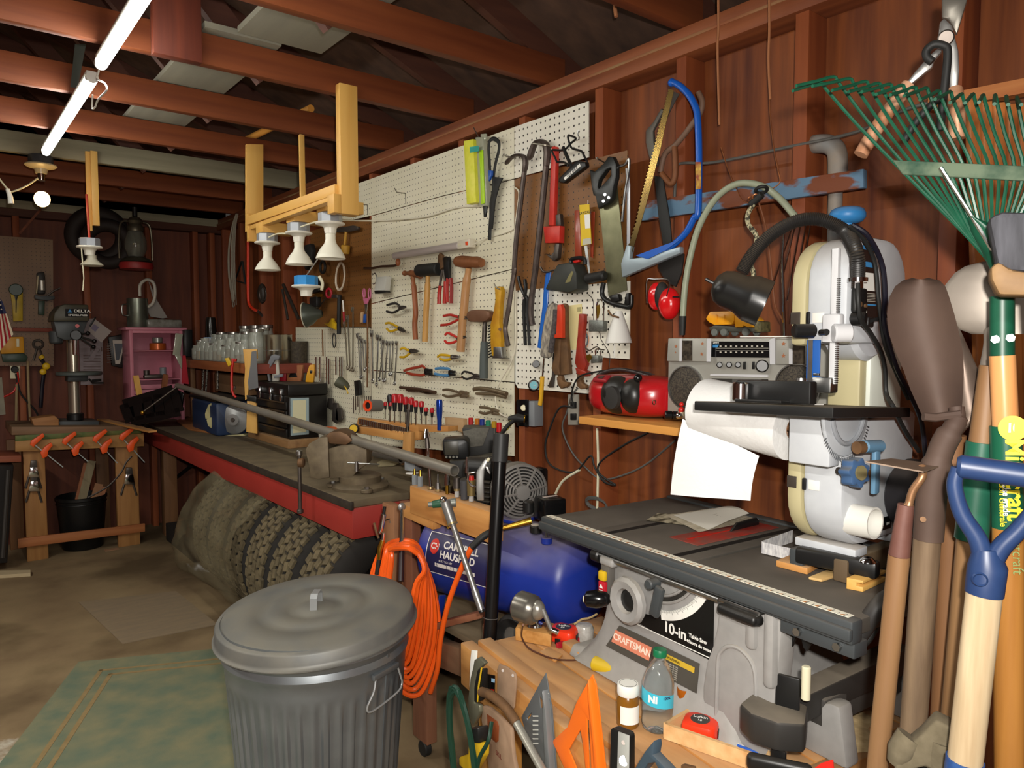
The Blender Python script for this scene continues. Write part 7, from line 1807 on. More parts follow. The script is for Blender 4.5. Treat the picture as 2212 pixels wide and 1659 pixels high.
MB().prism([gq(1927,345,-.004),gq(2300,362,-.004),gq(2300,395,-.004),gq(1950,377,-.004)],gn0*.008,.002).B('spreader_bar',mat('chipped_green','#0b3323',.8,0,'#55634f',26,.25),T)
m=MB().tube([gq(2032,362,-.01),gq(2100,468,-.01),gq(2148,548,-.01)],.003,8)
m.B('brace_wire',chrome,T)
MB().tube([gq(2235,470,-.01),gq(2165,560,-.01)],.003,8).B('brace_wire',chrome,T)
sheet([(470,2090,2108),(500,2098,2180),(540,2120,2180),(580,2138,2180),(600,2146,2182),(640,2150,2185)],gq(2160,600,-.002),gn0,-.012,.004).B('tine_shield',gr,T,angle=60)
a=gq(2165,640,0);b=gq(2165,768,0);c=gq(2172,920,.0);d=gq(2178,1140,.0);e=gq(2182,1659,.0)
MB().cyl(a,b,.0145,n=20).B('ferrule',gr,T)
for(px_,py_)in((2150,733),(2183,730)):MB().cyl(gq(px_,py_,-.014),gq(px_,py_,-.02),.0055,n=6).B('bolt',steel,T)
MB().cyl(b,c,.0155,n=20).B('handle_top',wood('orange_varnished','#b0713e','#cf9660','z',9,.3),T)
sl2=MB().cyl(c,d,.0185,.019,24).B('green_label',mat('label_green','#145039',.35),T)
dd_=(e-d).normalized();bot=d+dd_*(d.z-.01)/-dd_.z
MB().cyl(d,bot,.019,.0185,20).B('handle',wood('orange_varnished_lower','#865423','#aa7638','z',9,.35),T)
yl=mat('print_yellow','#e8d21c',.4)
sd=V((0,0,1)).cross(gn0).normalized()
tdn=(d-c).normalized()
def ltext(s_,px_,py_,size,m_,off=.0195,bold=.0008,sdir=None):
 o_=gq(px_,py_,-off)
 return MB().text(s_,o_,tdn,-tdn.cross(gn0)if(-tdn.cross(gn0)).dot(HR)>0 else tdn.cross(gn0),size,.0006,'LEFT',bold)
ltext('Mintcraft',2190,948,.0295,yl).B('lettering',yl,sl2)
ltext('Utilisation Générale',2163,1000,.0105,yl,.02,.0002).B('lettering',yl,sl2)
ltext('Use grade',2172,1045,.0105,paperw,.0205,.0002).B('lettering',paperw,sl2)
cc=gq(2188,925,-.0205)
dk_=MB().cyl(cc,cc-gn0*.0006,.0165,n=32).B('yellow_disc',yl,sl2)
MB().text('10',cc-gn0*.0012,HR,(0,0,1),.017,.0005,'CENTER',.0006).B('lettering',paperw,dk_)
ltext('Mintcraft',2196,1140,.017,gr,.0195,.0).B('faint_print',mat('faded_green_print','#7a8a50',.6),T)
T=thing('push_broom','black bristled broom head with dusty wooden block at the right edge','broom',gq(2180,560,-.07))
brs=mat('broom_bristles','#2a2a2e',.8,0,'#4a4a50',90,.4,.8,(1,1,.12))
MB().prism([gq(2128,480,-.05),gq(2160,468,-.05),gq(2290,472,-.05),gq(2290,600,-.05),gq(2150,590,-.05),gq(2140,540,-.05)],-gn0*.045,.008).B('bristles',brs,T)['kind']='stuff'
MB().prism([gq(2132,585,-.045),gq(2150,572,-.045),gq(2175,590,-.045),gq(2290,606,-.045),gq(2290,645,-.045),gq(2150,643,-.045),gq(2134,610,-.045)],-gn0*.055,.006).B('block',wood('dusty_broom_block','#6f5334','#8e6f4a','x',8),T)
MB().cyl(gq(2240,640,-.07),gq(2250,900,-.05),.012,n=14).B('handle',ashw,T)
T=thing('flat_shovel','wide pale grey aluminium shovel blade showing behind the rake shaft','shovel',gq(2110,650,.12))
rows=[(566,2118,2160),(575,2085,2205),(590,2062,2240),(615,2042,2270),(640,2032,2290),(665,2029,2300),(690,2045,2300),(708,2062,2300),(718,2090,2300),(722,2100,2290)]
sheet(rows,gq(2150,650,.12),gn0,-.02,.003).B('blade',mat('pale_aluminium','#857c73',.5,.4,'#9d9388',7,.6),T,angle=60)
MB().tube(smooth([gq(2150,715,.11),gq(2150,745,.1),gq(2140,800,.1)],4),.015,14).B('socket',mat('pale_aluminium','#a49a90',.45,.5),T)
b1_=gq(2140,800,.1);bot=gq(2095,1500,.14);dd_=(bot-b1_).normalized();bot=b1_+dd_*(b1_.z-.01)/-dd_.z
MB().cyl(b1_,bot,.015,n=14).B('handle',darkwood_z,T)
T=thing('loppers','steel headed loppers hanging open with wrapped copper coloured handles','loppers',gq(2045,130,.2))
LZ=Z(1700,0,2.766)
def lq(x,y,d=.22):return gq(*LZ(x,y)[0],d)
def lpz(pts,d=.22,t=.012,bev=.003):return MB().prism([gq(x,y,d)for x,y in pts],gn0*t,bev)
lpz(LZ(925,-40,985,-60,1080,-10,1015,205,985,150,960,110,925,105)).B('blade',mat('grey_loppers_blade','#8a857c',.3,.7),T)
lpz(LZ(912,130,940,105,985,150,1025,300,1030,420,1020,545,975,548,958,420,955,300,900,250),.21).B('jaw_arm',mat('satin_silver','#a5a3a0',.35,.8),T)
lpz(LZ(900,285,930,300,880,360,870,400,830,430,740,505,705,500,770,420,850,330),.205).B('lower_arm',mat('satin_silver','#a5a3a0',.35,.8),T)
MB().cyl(gq(*LZ(950,225)[0],.2),gq(*LZ(950,225)[0],.19),.012,n=20,bev=.002).B('pivot',dsteel,T)
wrapm=mat('copper_wrapped','#a8714e',.4,.3,'#d0a080',9,.3,0,(1,1,4))
MB().tube(smooth([lq(725,510,.21),lq(640,620,.2),lq(540,760,.19),lq(440,925,.18)],4),.0115,14).B('handle',wrapm,T)
MB().tube(smooth([lq(1000,545,.21),lq(1010,620,.2),lq(1020,830,.2)],4),.0125,14).B('handle',wrapm,T)
T=thing('hanging_hook','black rubber coated hook with a round loop holding the loppers','hook',lq(900,300))
MB().tube(smooth([lq(870,370,.19),lq(835,340,.19),lq(835,300,.19),lq(880,265,.19),lq(940,275,.19),lq(960,310,.19),lq(950,450,.19),lq(930,620,.19),lq(915,780,.19)],5),.0062,10).B('rod',blackrub,T)
MB().tube(smooth([lq(935,560,.18),lq(850,640,.18),lq(770,730,.18),lq(700,840,.18)],4),.0062,10).B('slanted_rod',blackrub,T)
hb_=[(2105,215,2115,345),(2135,220,2140,350),(2160,222,2165,352),(2190,225,2190,355),(2215,225,2212,355)]
for i,(x0,y0,x1,y1)in enumerate(hb_):
 one('wood_slat','orange brown slat standing behind the rake tines, %s from the left'%['first','second','third','fourth','fifth'][i],'slat',MB().beam(gq(x0,y0,.5),gq(x1+20,y1+900,.62),.03,.018,HV,.003),wood('glossy_orange_slat','#8a4a20','#b87640','z',7,.4),'orange slats behind the rake')
one('cleat_strip','pale cleat with a slanting top rail behind the rake tines','board',MB().beam(W(2010,228,X=1.79),W(2260,180,X=1.79),.03,.03),wood('cleat_orange','#a05a2c','#c08048','y'))
T=thing('work_glove','grey brown canvas glove lying over something at the bottom right','glove',gq(2010,1600,-.02))
glm=mat('grey_brown_canvas','#5c5340',.95,0,'#6e6450',60,.5,.4)
GZ=Z(1840,960,2.374)
palm=[gq(x,y,-.04)for x,y in GZ(430,1355,530,1405,525,1640,500,1659,470,1640,380,1590,340,1600,260,1650,222,1625,225,1580,270,1520,300,1480,360,1430)]
MB().prism(palm,-gn0*.035,.012).B('glove_body',glm,T,angle=70)
MB().tube([gq(*GZ(300,1500)[0],-.06),gq(*GZ(250,1570)[0],-.065),gq(*GZ(232,1620)[0],-.06)],[.018,.017,.013],12).B('finger',glm,T)
MB().tube([gq(*GZ(520,1500)[0],-.05),gq(*GZ(515,1600)[0],-.055),gq(*GZ(505,1680)[0],-.05)],[.02,.018,.015],12).B('finger',glm,T)
MB().tube([gq(*GZ(470,1520)[0],-.06),gq(*GZ(455,1620)[0],-.062),gq(*GZ(450,1700)[0],-.06)],[.02,.018,.015],12).B('finger',glm,T)
one('dark_tool_case','dark case corner under the canvas glove','tool case',MB().beam(gq(1990,1640,.03),gq(2060,1720,.02),.1,.08),blackp)
# things lying on and hanging from the shop bench
BZ=.5715
FZ=Z(960,1360,4.096)
def bt(px,py,z=BZ):return W(px,py,Z=z)
c_=bt(1160,1385,BZ)
T=thing('sharpener_block','square wood block carrying the old metal pencil sharpener','wood block',c_)
bk=[bt(1113,1383),bt(1190,1398),bt(1197,1372),bt(1125,1362)]
sb_=MB().prism([bk[0],bk[1],bk[2],bk[3]],(0,0,.035),.002).B('block',wood('block_orange','#a9702f','#cf9a58','x',12),T)
top=V(((bk[0].x+bk[2].x)/2,(bk[0].y+bk[2].y)/2,BZ+.0355))
T=thing('pencil_sharpener','chrome and grey hand crank pencil sharpener beside the orange tape measure','pencil sharpener',top)
MB().lathe([(0,0),(.024,0),(.022,.006),(.012,.01),(.008,.02),(.008,.045),(0,.045)],top,(0,0,1),24).B('stand',chrome,T)
fc_=W(1143,1315,D=1.86)
fx=(HV*.6-HR*.75+V((0,0,.05))).normalized()
MB().lathe([(0,-.016),(.026,-.014),(.036,-.004),(.038,.006),(.038,.042),(.034,.047),(0,.047)],fc_-fx*.012,fx,36).B('shavings_drum',mat('old_chrome_drum','#86827a',.3,.7,'#6b665c',18,.5),T)
MB().sph(fc_-fx*.026+V((.0,.0,.004)),.021,(1,1,1.2),20).B('gear_dome',mat('dull_nickel','#a8a49a',.3,.7),T)
ck=fc_-fx*.042
MB().tube([ck+V((0,0,.012)),ck+V((.008,-.012,-.02)),ck+V((.012,-.018,-.038))],[.007,.006,.005],10).B('crank_arm',alu,T)
MB().cyl(ck+V((.012,-.018,-.038)),ck+V((.024,-.034,-.044)),.0065,n=14,bev=.002).B('crank_knob',chrome,T)
def tape(label,c,rz,s=1.,txt='25'):
 T=thing('tape_measure',label,'tape measure',c)
 Mx=Matrix.Translation(c)@Matrix.Rotation(R(rz),4,'Z')@Matrix.Scale(s,4)
 MB().prism([V(p)for p in((-.038,-.03,0),(.03,-.036,0),(.041,-.02,0),(.041,.02,0),(.03,.034,0),(-.02,.038,0),(-.038,.024,0))],(0,0,.036),.009).xf(Mx).B('case',mat('orange_red_case','#e8391a',.35),T)
 ds_=MB().cyl((0,.002,.0355),(0,.002,.0372),.0215,n=32,bev=.0005).xf(Mx).B('badge',mat('dark_badge','#3a3632',.35),T)
 MB().text('Lufkin',(0,.008,.0378),(1,0,0),(0,1,0),.0135,.0005).text(txt,(0,-.006,.0378),(1,0,0),(0,1,0),.011,.0005).xf(Mx).B('lettering',paperw,ds_)
 MB().bx(.0405,.0425,-.014,.008,.006,.024,.001).xf(Mx).B('blade_mouth',blackp,T)
 MB().bx(-.012,.004,-.0375,-.034,.0,.016,.002).xf(Mx).B('lock',blackp,T)
 return T
tape('orange red tape measure lying beside the pencil sharpener',bt(1217,1382),-62)
TM=V((0,0,0))
T=thing('screw_jar','small clear jar of screws with string behind the orange tape measure','jar',bt(1265,1375))
p=bt(1262,1380)
MB().lathe([(0,0),(.026,0),(.027,.03),(.022,.04),(.0,.042)],p,(0,0,1),24).B('jar',mat('cloudy_jar','#98948c',.2,0,'#b8b4ae',60,.4),T)
MB().tube(smooth([p+V((-.02,.02,.04)),p+V((0,.01,.052)),p+V((.01,-.01,.06)),p+V((.02,-.03,.075))],4),.003,8).B('string',mat('twine_tan','#a08a60',.9),T)
MB()
one('red_rod','dark red rod end lying on the bench before the saw foot','rod',MB().beam(bt(1204,1395,BZ+.006),bt(1260,1377,BZ+.006),.012,.012),mat('crimson','#a81c2c',.4))
T=thing('wood_chunk','small orange wood wedge lying on the bench left of the yellow handle','wood scrap',bt(1240,1420))
MB().prism([bt(1214,1403),bt(1250,1428),bt(1275,1420),bt(1240,1395)],(0,0,.022),.003).B('chunk',orangewood_y,T)
one('wood_chunk','thin flat wood wedge in front of the sharpener block','wood scrap',MB().prism([bt(1165,1412),bt(1200,1432),bt(1215,1418),bt(1185,1402)],(0,0,.006),.001),orangewood_y)
T=thing('yellow_handle','yellow plastic handle tool lying against the saw foot behind the bottle','handle',bt(1330,1445))
a=bt(1283,1432,BZ+.019);b=bt(1370,1462,BZ+.019)
MB().cyl(a,b,.0185,.0185,20,bev=.003).B('grip',mat('mustard_yellow','#c9a81c',.5,dust=('#a08a60',.2)),T)
MB().cyl(b,b+(b-a).normalized()*.03,.021,.022,20,bev=.003).B('flange',mat('mustard_yellow','#c9a81c',.5),T)
cable('wire','bent brown wire springing from the sharpener block onto the bench',[W(1130,1350,D=1.84),bt(1127,1375,.6),bt(1140,1398,.59),bt(1165,1412,.582),bt(1200,1424,.577),bt(1240,1426,.576),bt(1248,1423,.576)],.0022,mat('brown_wire','#5c3a2c',.4,.4))
amber=mat('amber_plastic','#b86a1c',.15,trans=.35,ior=1.4)
p=bt(1356,1566)
T=thing('honey_jar','amber bottle with white cap and white label, left of the water bottle','bottle',p)
MB().lathe([(0,0),(.0215,0),(.024,.004),(.024,.058),(.02,.066),(.018,.07),(0,.07)],p,(0,0,1),32).B('body',mat('amber_brown','#8c5c1c',.2,trans=.2),T)
cp_=MB().lathe([(0,.0695),(.0225,.0695),(.0235,.072),(.0235,.09),(.0215,.093),(0,.093)],p,(0,0,1),32).B('cap',white,T)
MB().torus(p+V((0,0,.0932)),(0,0,1),.0185,.0004,28,4).B('cap_print',blackp,cp_)
tc=(EYE-p);a0_=math.atan2(tc.y,tc.x)
MB().grid(lambda u,v:p+V((.0244*math.cos(a0_+.25+(u-.5)*1.9),.0244*math.sin(a0_+.25+(u-.5)*1.9),.012+.038*v)),16,1).grid(lambda u,v:p+V((.0248*math.cos(a0_+.25+(u-.5)*1.9),.0248*math.sin(a0_+.25+(u-.5)*1.9),.012+.038*v)),16,1).B('label',paperw,T)
p=bt(1478,1545)
T=thing('pill_bottle','empty orange pill bottle standing right of the water bottle','bottle',p)
MB().lathe([(0,0),(.0145,0),(.0155,.002),(.0155,.045),(.0165,.047),(.0165,.062),(.0145,.062),(.0145,.003),(0,.003)],p,(0,0,1),28).B('body',mat('orange_vial','#c8701c',.15,trans=.45,ior=1.35),T)
p=bt(1418,1575)
T=thing('water_bottle','crumpled clear plastic water bottle with teal label and green cap','bottle',p)
ba=V((.05,.0,1)).normalized()
pet=mat('clear_pet','#e6eef0',.05,trans=.95,ior=1.25,bump=.6,scale=30)
MB().lathe([(0,.012),(.012,.006),(.022,.0),(.03,.006),(.033,.018),(.032,.035),(.0335,.05),(.033,.075),(.0335,.09),(.033,.105),(.027,.125),(.018,.142),(.0125,.15),(.0125,.16),(0,.16)],p,ba,24).B('body',pet,T,angle=60)
MB().lathe([(0,.158),(.0145,.158),(.0148,.16),(.0148,.171),(.0135,.173),(0,.173)],p,ba,28).B('cap',mat('bottle_green','#156b44',.35),T)
def bl_(u,v,dr=.0):
 a=a0_-.15+(u-.5)*2.6
 z=.062+.028*v-.012*(u-.5)
 return p+ba*z+V((math.cos(a),math.sin(a),0))*(.0345+dr)
wl_=MB().grid(lambda u,v:bl_(u,v),24,1).grid(lambda u,v:bl_(u,v,.0004),24,1).B('label',mat('teal_label','#3fb4cc',.35),T)
def wtext(s_,a_start,z,size,m_,bold=.0006):
 cu=MB().text(s_,(0,0,0),(1,0,0),(0,1,0),size,.0003,'LEFT',bold)
 for v_ in cu.bm.verts:
  x,y,zz=v_.co;a=a_start+x/.035
  v_.co=p+ba*(z+y)+V((math.cos(a),math.sin(a),0))*(.0355+zz)
 return cu.B('lettering',m_,wl_)
wtext('NI',a0_-.65,.078,.02,paperw,.001)
wtext('100%',a0_+.25,.082,.008,mat('navy_label','#23264f',.4),.0002)
q0,q1,q2,q3=bt(1436,1594),bt(1655,1672),bt(1678,1628),bt(1490,1562)
e1=(q1-q0).normalized();
T=thing('wooden_tray','long shallow pale wood tray at the bench front holding a tape and pencils','tray',q0)
pnm=wood('pale_pine_tray','#c49058','#e8c490','x',8,.5)
MB().prism([q0,q1,q2,q3],(0,0,.006),.001).B('bottom',pnm,T)
MB().beam(q0+V((0,0,.016)),q1+V((0,0,.016)),.008,.032).B('side_strip',pnm,T)
MB().beam(q3+V((0,0,.016)),q2+V((0,0,.016)),.008,.032).B('side_strip',pnm,T)
MB().beam(q1+V((0,0,.016)),q2+V((0,0,.016)),.008,.032).B('end_strip',pnm,T)
MB().beam(q0+V((0,0,.016)),q3+V((0,0,.016)),.008,.032).B('end_strip',pnm,T)
tc2=q0.lerp(q3,.5)+e1*.05+V((0,0,.007))
tape('orange red tape measure lying in the pale wooden tray',tc2,-62,.92,'16')
pa=q0.lerp(q3,.55)+e1*.09+V((0,0,.012));pb=q1.lerp(q2,.45)-e1*.02+V((0,0,.012))
T=thing('carpenter_pencil','blue printed pencil lying in the wooden tray','pencil',pa)
pm_=MB().cyl(pa,pb,.0042,n=6).B('barrel',mat('royal_blue','#1f4fa8',.35),T)
MB().text('carpenter',(pa+pb)/2+V((0,0,.0046)),(pb-pa),V((0,0,1)).cross(pb-pa),.006,.0003).B('lettering',paperw,pm_)
T=thing('carpenter_pencil','orange yellow pencil lying lowest in the wooden tray','pencil',pa)
sh_=V((-.012,-.008,-.002))
MB().cyl(pa+sh_,pb+sh_-e1*.02,.0045,n=6).B('barrel',mat('pencil_orange','#e08a1c',.35),T)
MB().cyl(pa+sh_-e1*.02,pa+sh_,.0045,.0045,12).B('eraser_end',mat('pinkish','#c05a5a',.5),T)
BF=1.01
fn_=V((-.988,.157,0))
fo=V((1.018,.78,.5))+fn_*.04
def fq(px,py,off=.0):return PX(px,py,fo+fn_*off,fn_)
def fpz(pts,t,off=.002,bev=.002):return MB().prism([fq(x,y,off)for x,y in pts],fn_*t,bev)
def holes_plate(outer,holes,t,off,bev=.001):
 o_=fq(outer[0][0],outer[0][1],off);u_=V((-fn_.y,fn_.x,0));v_=V((0,0,1))
 L2=lambda p:((fq(p[0],p[1],off)-o_).dot(u_),(fq(p[0],p[1],off)-o_).dot(v_))
 return MB().plate([L2(p)for p in outer],[[L2(p)for p in h]for h in holes],o_+fn_*t/2,u_,v_,t,bev)
T=thing('speed_square','grey aluminium rafter square hanging point up on the bench front','square',fq(1170,1560))
sqm=mat('grey_alloy_square','#6f7274',.45,.4)
sq_=holes_plate(FZ(905,380,960,700,1000,1225,1010,1500,900,1500,690,770),[FZ(845,570,885,640,890,690,860,690),FZ(740,780,780,730,775,760,745,800),FZ(895,960,935,960,950,1300,930,1300)],.003,.006).B('plate',sqm,T)
fpz(FZ(930,520,960,700,1000,1225,1010,1500,985,1500,955,1225),.02,.004,.002).B('fence_flange',mat('grey_alloy_flange','#808384',.45,.4),T)
m=MB()
for i in range(22):
 y=560+i*40
 m.prism([fq(*p,.0095)for p in FZ(905+i*2.4,y,925+i*2.4,y,925+i*2.4,y+8,905+i*2.4,y+8)],fn_*.0004)
 if i<7:m.prism([fq(*p,.0095)for p in FZ(780,y+200,830,y+200,832,y+212,784,y+212)],fn_*.0004)
m.B('scale_print',mat('pale_print','#c0c0b8',.6),sq_)
T=thing('speed_square','bright orange plastic rafter square hanging point up beside the grey one','square',fq(1270,1560))
os_=mat('bright_orange_plastic','#f2701a',.4)
holes_plate(FZ(1318,395,1350,480,1380,720,1410,1000,1440,1260,1440,1500,1200,1500,1080,1240,965,985,1100,860,1180,640),[FZ(1215,880,1235,1000,1260,1225,1265,1400,1210,1300,1110,1060),FZ(1270,780,1290,800,1320,1400,1295,1400)],.0035,.006,.001).B('plate',os_,T)
fpz(FZ(1335,420,1355,520,1410,1000,1440,1260,1440,1500,1410,1500,1380,1000,1340,620),.02,.004,.003).B('fence_flange',os_,T)
T=thing('tool_holster','tan riveted leather strap piece hanging on the bench corner','holster',fq(1098,1480))
sk=mat('tan_leather','#8e735c',.75,0,'#a4866c',30,.6,.15)
fpz(FZ(485,340,500,300,560,320,640,380,650,440,630,690,600,720,480,600),.006,.004,.003).B('strap',sk,T)
for p in FZ(517,362,606,405):MB().cyl(fq(*p,.01),fq(*p,.012),.0035,n=12).B('rivet',dsteel,T)
T=thing('sheath','tan leather sheath with a stitched brown patch low on the bench corner','sheath',fq(1090,1600))
sh=fpz(FZ(375,660,430,680,540,780,620,860,640,1100,665,1225,670,1400,450,1400,410,1100,360,780),.012,.02,.004).B('leather',sk,T)
pt_=fpz(FZ(380,745,470,810,485,850,480,985,460,1000,415,960,385,850),.0015,.0325,.001).B('brown_patch',mat('brown_patch_leather','#7a3a1c',.5,0,'#8f4a26',40,.5),sh)
c_=fq(*FZ(480,1110)[0],.033)
MB().text('SKIL',c_,V((-fn_.y,fn_.x,0))*-1 if V((-fn_.y,fn_.x,0)).dot(HR)<0 else V((-fn_.y,fn_.x,0)),(.0,.0,1),.0165,.0005).B('lettering',mat('brand_brown','#6a2c20',.6),sh)
T=thing('hatchet','hammer with brown rusty head end and pale handle slanting down','hammer',fq(1050,1510))
MB().tube(smooth([fq(*p,.045)for p in FZ(330,550,400,575,480,630,560,710,640,830)],4),[.0115]*16+[.01],14).B('head',rust,T)
MB().tube([fq(*FZ(640,830)[0],.045),fq(*FZ(900,1300)[0],.045),fq(*FZ(960,1420)[0],.045)],.0095,14).B('handle',mat('pale_metal_shaft','#a8a59a',.35,.6),T)
T=thing('multi_tool','silver and black gripped pruning tool with white strip at the bench corner','hand tool',fq(1035,1480))
fpz(FZ(250,180,295,185,290,300,255,560,232,550,238,300),.004,.035,.001).B('white_strip',paperw,T)
fpz(FZ(300,260,340,235,395,290,330,350,300,500,300,640,345,660,350,720,290,840,250,760,245,600,265,420,290,320),.012,.03,.003).B('steel_body',mat('olive_steel','#84826e',.35,.6),T)
fpz(FZ(335,340,390,335,385,500,360,620,300,640,305,520),.016,.025,.004).B('black_grip',blackp,T)
fpz(FZ(328,335,338,335,308,520,300,640,292,640,300,500),.002,.0425,.0005).B('yellow_edge',yellowp,T)
T=thing('scissors_sign','small black card with blue, white and red marks behind the pruning tool','card',fq(1063,1470))
fpz(FZ(385,390,450,405,445,620,380,600),.003,.003,.0005).B('card',blackgloss,T)
fpz(FZ(418,430,446,436,444,470,418,462),.0008,.0065,0).B('blue_mark',mat('pale_blue_mark','#a8d0f0',.5),T)
fpz(FZ(412,525,442,530,440,558,410,552),.0008,.0065,0).B('red_mark',redp,T)
T=thing('utility_knife','black and light grey tool handle hanging at the bench bottom edge','hand tool',fq(1352,1620))
fpz(FZ(1535,860,1555,845,1680,895,1692,930,1690,1400,1520,1400),.018,.02,.004).B('black_body',blackp,T)
hk_=fpz(FZ(1548,900,1640,935,1635,1400,1532,1400),.003,.0385,.001).B('grey_inlay',mat('pale_grey_inlay','#a9aaa4',.4),T)
MB().cyl(fq(*FZ(1585,1000)[0],.042),fq(*FZ(1585,1000)[0],.043),.004,n=14).B('screw',dsteel,hk_)
MB().cyl(fq(*FZ(1588,1160)[0],.042),fq(*FZ(1588,1160)[0],.044),.0085,n=20).B('dial',chrome,hk_)
T=thing('hacksaw_frame','slate blue grey saw frame hanging slanted below the wooden tray','hacksaw',fq(1400,1630))
holes_plate(FZ(1925,960,1930,1010,1920,1080,2000,1160,2060,1225,2060,1400,1730,1400,1760,1200,1850,1050),[FZ(1880,1160,1940,1150,1980,1225,1990,1380,1830,1380,1830,1225)],.02,.02,.003).B('frame',mat('slate_blue_frame','#3d4c58',.45,dust=('#8a7f6e',.2)),T)
one('dark_clip','small dark clip on the bench face under the tray end','clip',fpz([(1480,1648),(1505,1654),(1505,1700),(1480,1700)],.01,.003),rust)
one('round_sticker','red and white round sticker under the bench edge at the picture bottom','sticker',fpz([(1760,1659),(1775,1648),(1800,1640),(1802,1659),(1780,1690)],.001,.003,0),redp)
coil('garden_hose','coil of dark green garden hose hanging left of the bench leg',fq(1000,1640,.1),.055,.17,.0062,7,mat('dark_green_hose','#16382a',.4),seed=9,tilt=-.15)
T=thing('clamp_trigger','yellow and black trigger clamp hanging among the green hose coils','clamp',fq(1045,1620,.05))
fpz(FZ(275,975,330,965,405,990,400,1100,330,1225,240,1225,190,1180,190,1110,270,1080),.02,.05,.004).B('grip',yellowp,T)
fpz(FZ(300,850,390,840,400,980,300,970),.03,.045,.004).B('head',blackp,T)
cable('green_cord','dark green cord crossing in front of the yellow trigger clamp',[fq(1062,1560,.06),fq(1055,1600,.08),fq(1035,1640,.09),fq(1028,1690,.09)],.005,mat('dark_green_hose','#16382a',.4))
# bench in the far left corner
T=thing('drill_bench','rough lumber bench against the back wall carrying the drill press','workbench',(.8,5.6,0))
def bq(px,py,y=5.46):return W(px,py,Y=y)
xl,xr_=.42,1.13
zt_=.8
sl_z=lambda x:.0
MB().prism([bq(25,922),bq(312,921),bq(312,934),bq(25,940)],(0,.47,0),.003).B('top_board',wood('bench_brown','#5f4630','#86664a','x',7,dust=('#75664c',.4)),T)
MB().prism([W(33,941,Y=5.455),W(305,928,Y=5.455),W(305,936,Y=5.455),W(33,953,Y=5.455)],(0,.02,0),.001).B('green_edge',mat('worn_green_paint','#3f5a28',.6,0,'#6b6a38',20,.4),T)
MB().prism([W(33,953,Y=5.455),W(311,936,Y=5.455),W(311,964,Y=5.455),W(33,976,Y=5.455)],(0,.03,0),.002).B('apron',wood('apron_orange','#8f6434','#b08650','x',7),T)
for(a,b,c,d)in((50,97,974,1207),(250,298,966,1180)):
 q_=[W(a,c,Y=5.475),W(b,c,Y=5.475),W(b+5,d,Y=5.475),W(a+3,d,Y=5.475)]
 zb=.0
 x0,x1=q_[0].x,q_[1].x
 MB().bx(x0,x1,5.49,5.53,0,.73,.003).B('front_leg',wood('leg_orange','#84582c','#a87a46','z',7),T)
 MB().bx(x0-.06,x0+.02,5.86,5.9,0,.74,.003).B('rear_leg',darkwood_z,T)
MB().prism([W(38,1163,Y=5.485),W(312,1130,Y=5.485),W(312,1147,Y=5.485),W(38,1183,Y=5.485)],(0,-.02,0),.002).B('stretcher',wood('stretcher_red','#8c4f28','#a86a3c','x',7),T)
MB().prism([W(225,1186,Y=5.49),W(306,1178,Y=5.49),W(306,1184,Y=5.49),W(225,1194,Y=5.49)],(0,-.05,0)).B('foot_board',wood('foot_pink','#8a6248','#a88262','x',7),T)
T=thing('saw_horse','low red topped stand at the left edge of the picture','stand',bq(20,990))
MB().prism([bq(-30,986),bq(46,984),bq(46,998),bq(-30,1000)],(0,.3,0),.003).B('top',wood('red_brown_top','#7a3826','#96563a','x'),T)
MB().bx(bq(-22,990).x,bq(-8,990).x,5.5,5.56,0,.64,.002).B('leg',darkwood_z,T)
T=thing('black_case','tall dark case leaning under the red topped stand at the left edge','case',bq(5,1100,5.4))
MB().prism([bq(-40,1005,5.38),bq(30,1005,5.44),bq(16,1216,5.36),bq(-50,1222,5.34)],(0,.12,0),.006).B('case',mat('charcoal_case','#24211f',.5),T)
MB().tube([bq(18,1015,5.37),bq(6,1205,5.31)],.012,8).B('edge_bar',mat('charcoal_edge','#34302c',.5),T)
one('wall_plank','pale grey plank hanging at the left picture edge beside the flag','board',MB().prism([bq(-20,820,5.5),bq(4,815,5.5),bq(12,895,5.5),bq(-20,900,5.5)],(0,.02,0)),gb)
one('wood_blocks','stack of two orange brown wood blocks on the back bench','wood block',MB().prism([bq(68,905,5.55),bq(118,898,5.55),bq(127,906,5.55),bq(127,931,5.55),bq(80,936,5.55)],(0,.15,0),.003),wood('block_brown','#8a5c34','#b07c4c','x',14))
def barclamp(label,x0,y0,dx,ln):
 T=thing('bar_clamp',label,'clamp',bq(x0,y0,5.44),'orange bar clamps on the back bench')
 c=lambda x,y,yy=5.43:W(x,y,Y=yy)
 MB().beam(c(x0,y0),c(x0+dx*ln,y0+52*ln/1.),.006,.014,(0,1,0)).B('bar',mat('pale_clamp_bar','#a8b0ae',.35,.5),T)
 cl_=mat('clamp_orange','#e8561e',.4)
 MB().prism([c(x0-6,y0+3),c(x0-3,y0-6),c(x0+22,y0-22),c(x0+26,y0-16),c(x0+6,y0+2),c(x0+2,y0+8)],(0,-.025,0),.002).B('fixed_jaw',cl_,T)
 mx_,my_=x0+dx*.35,y0+18
 MB().prism([c(mx_-7,my_+2),c(mx_+2,my_-10),c(mx_+16,my_-20),c(mx_+20,my_-14),c(mx_+10,my_-2),c(mx_+8,my_+10),c(mx_-2,my_+14)],(0,-.028,0),.002).B('sliding_jaw',cl_,T)
barclamp('orange bar clamp on the back bench apron, leftmost of four',70,957,66,1.)
barclamp('orange bar clamp on the back bench apron, second from the left',139,953,60,.85)
barclamp('orange bar clamp on the back bench apron, third, hanging behind',205,948,48,1.)
barclamp('orange bar clamp on the back bench apron, rightmost of four',262,944,48,1.05)
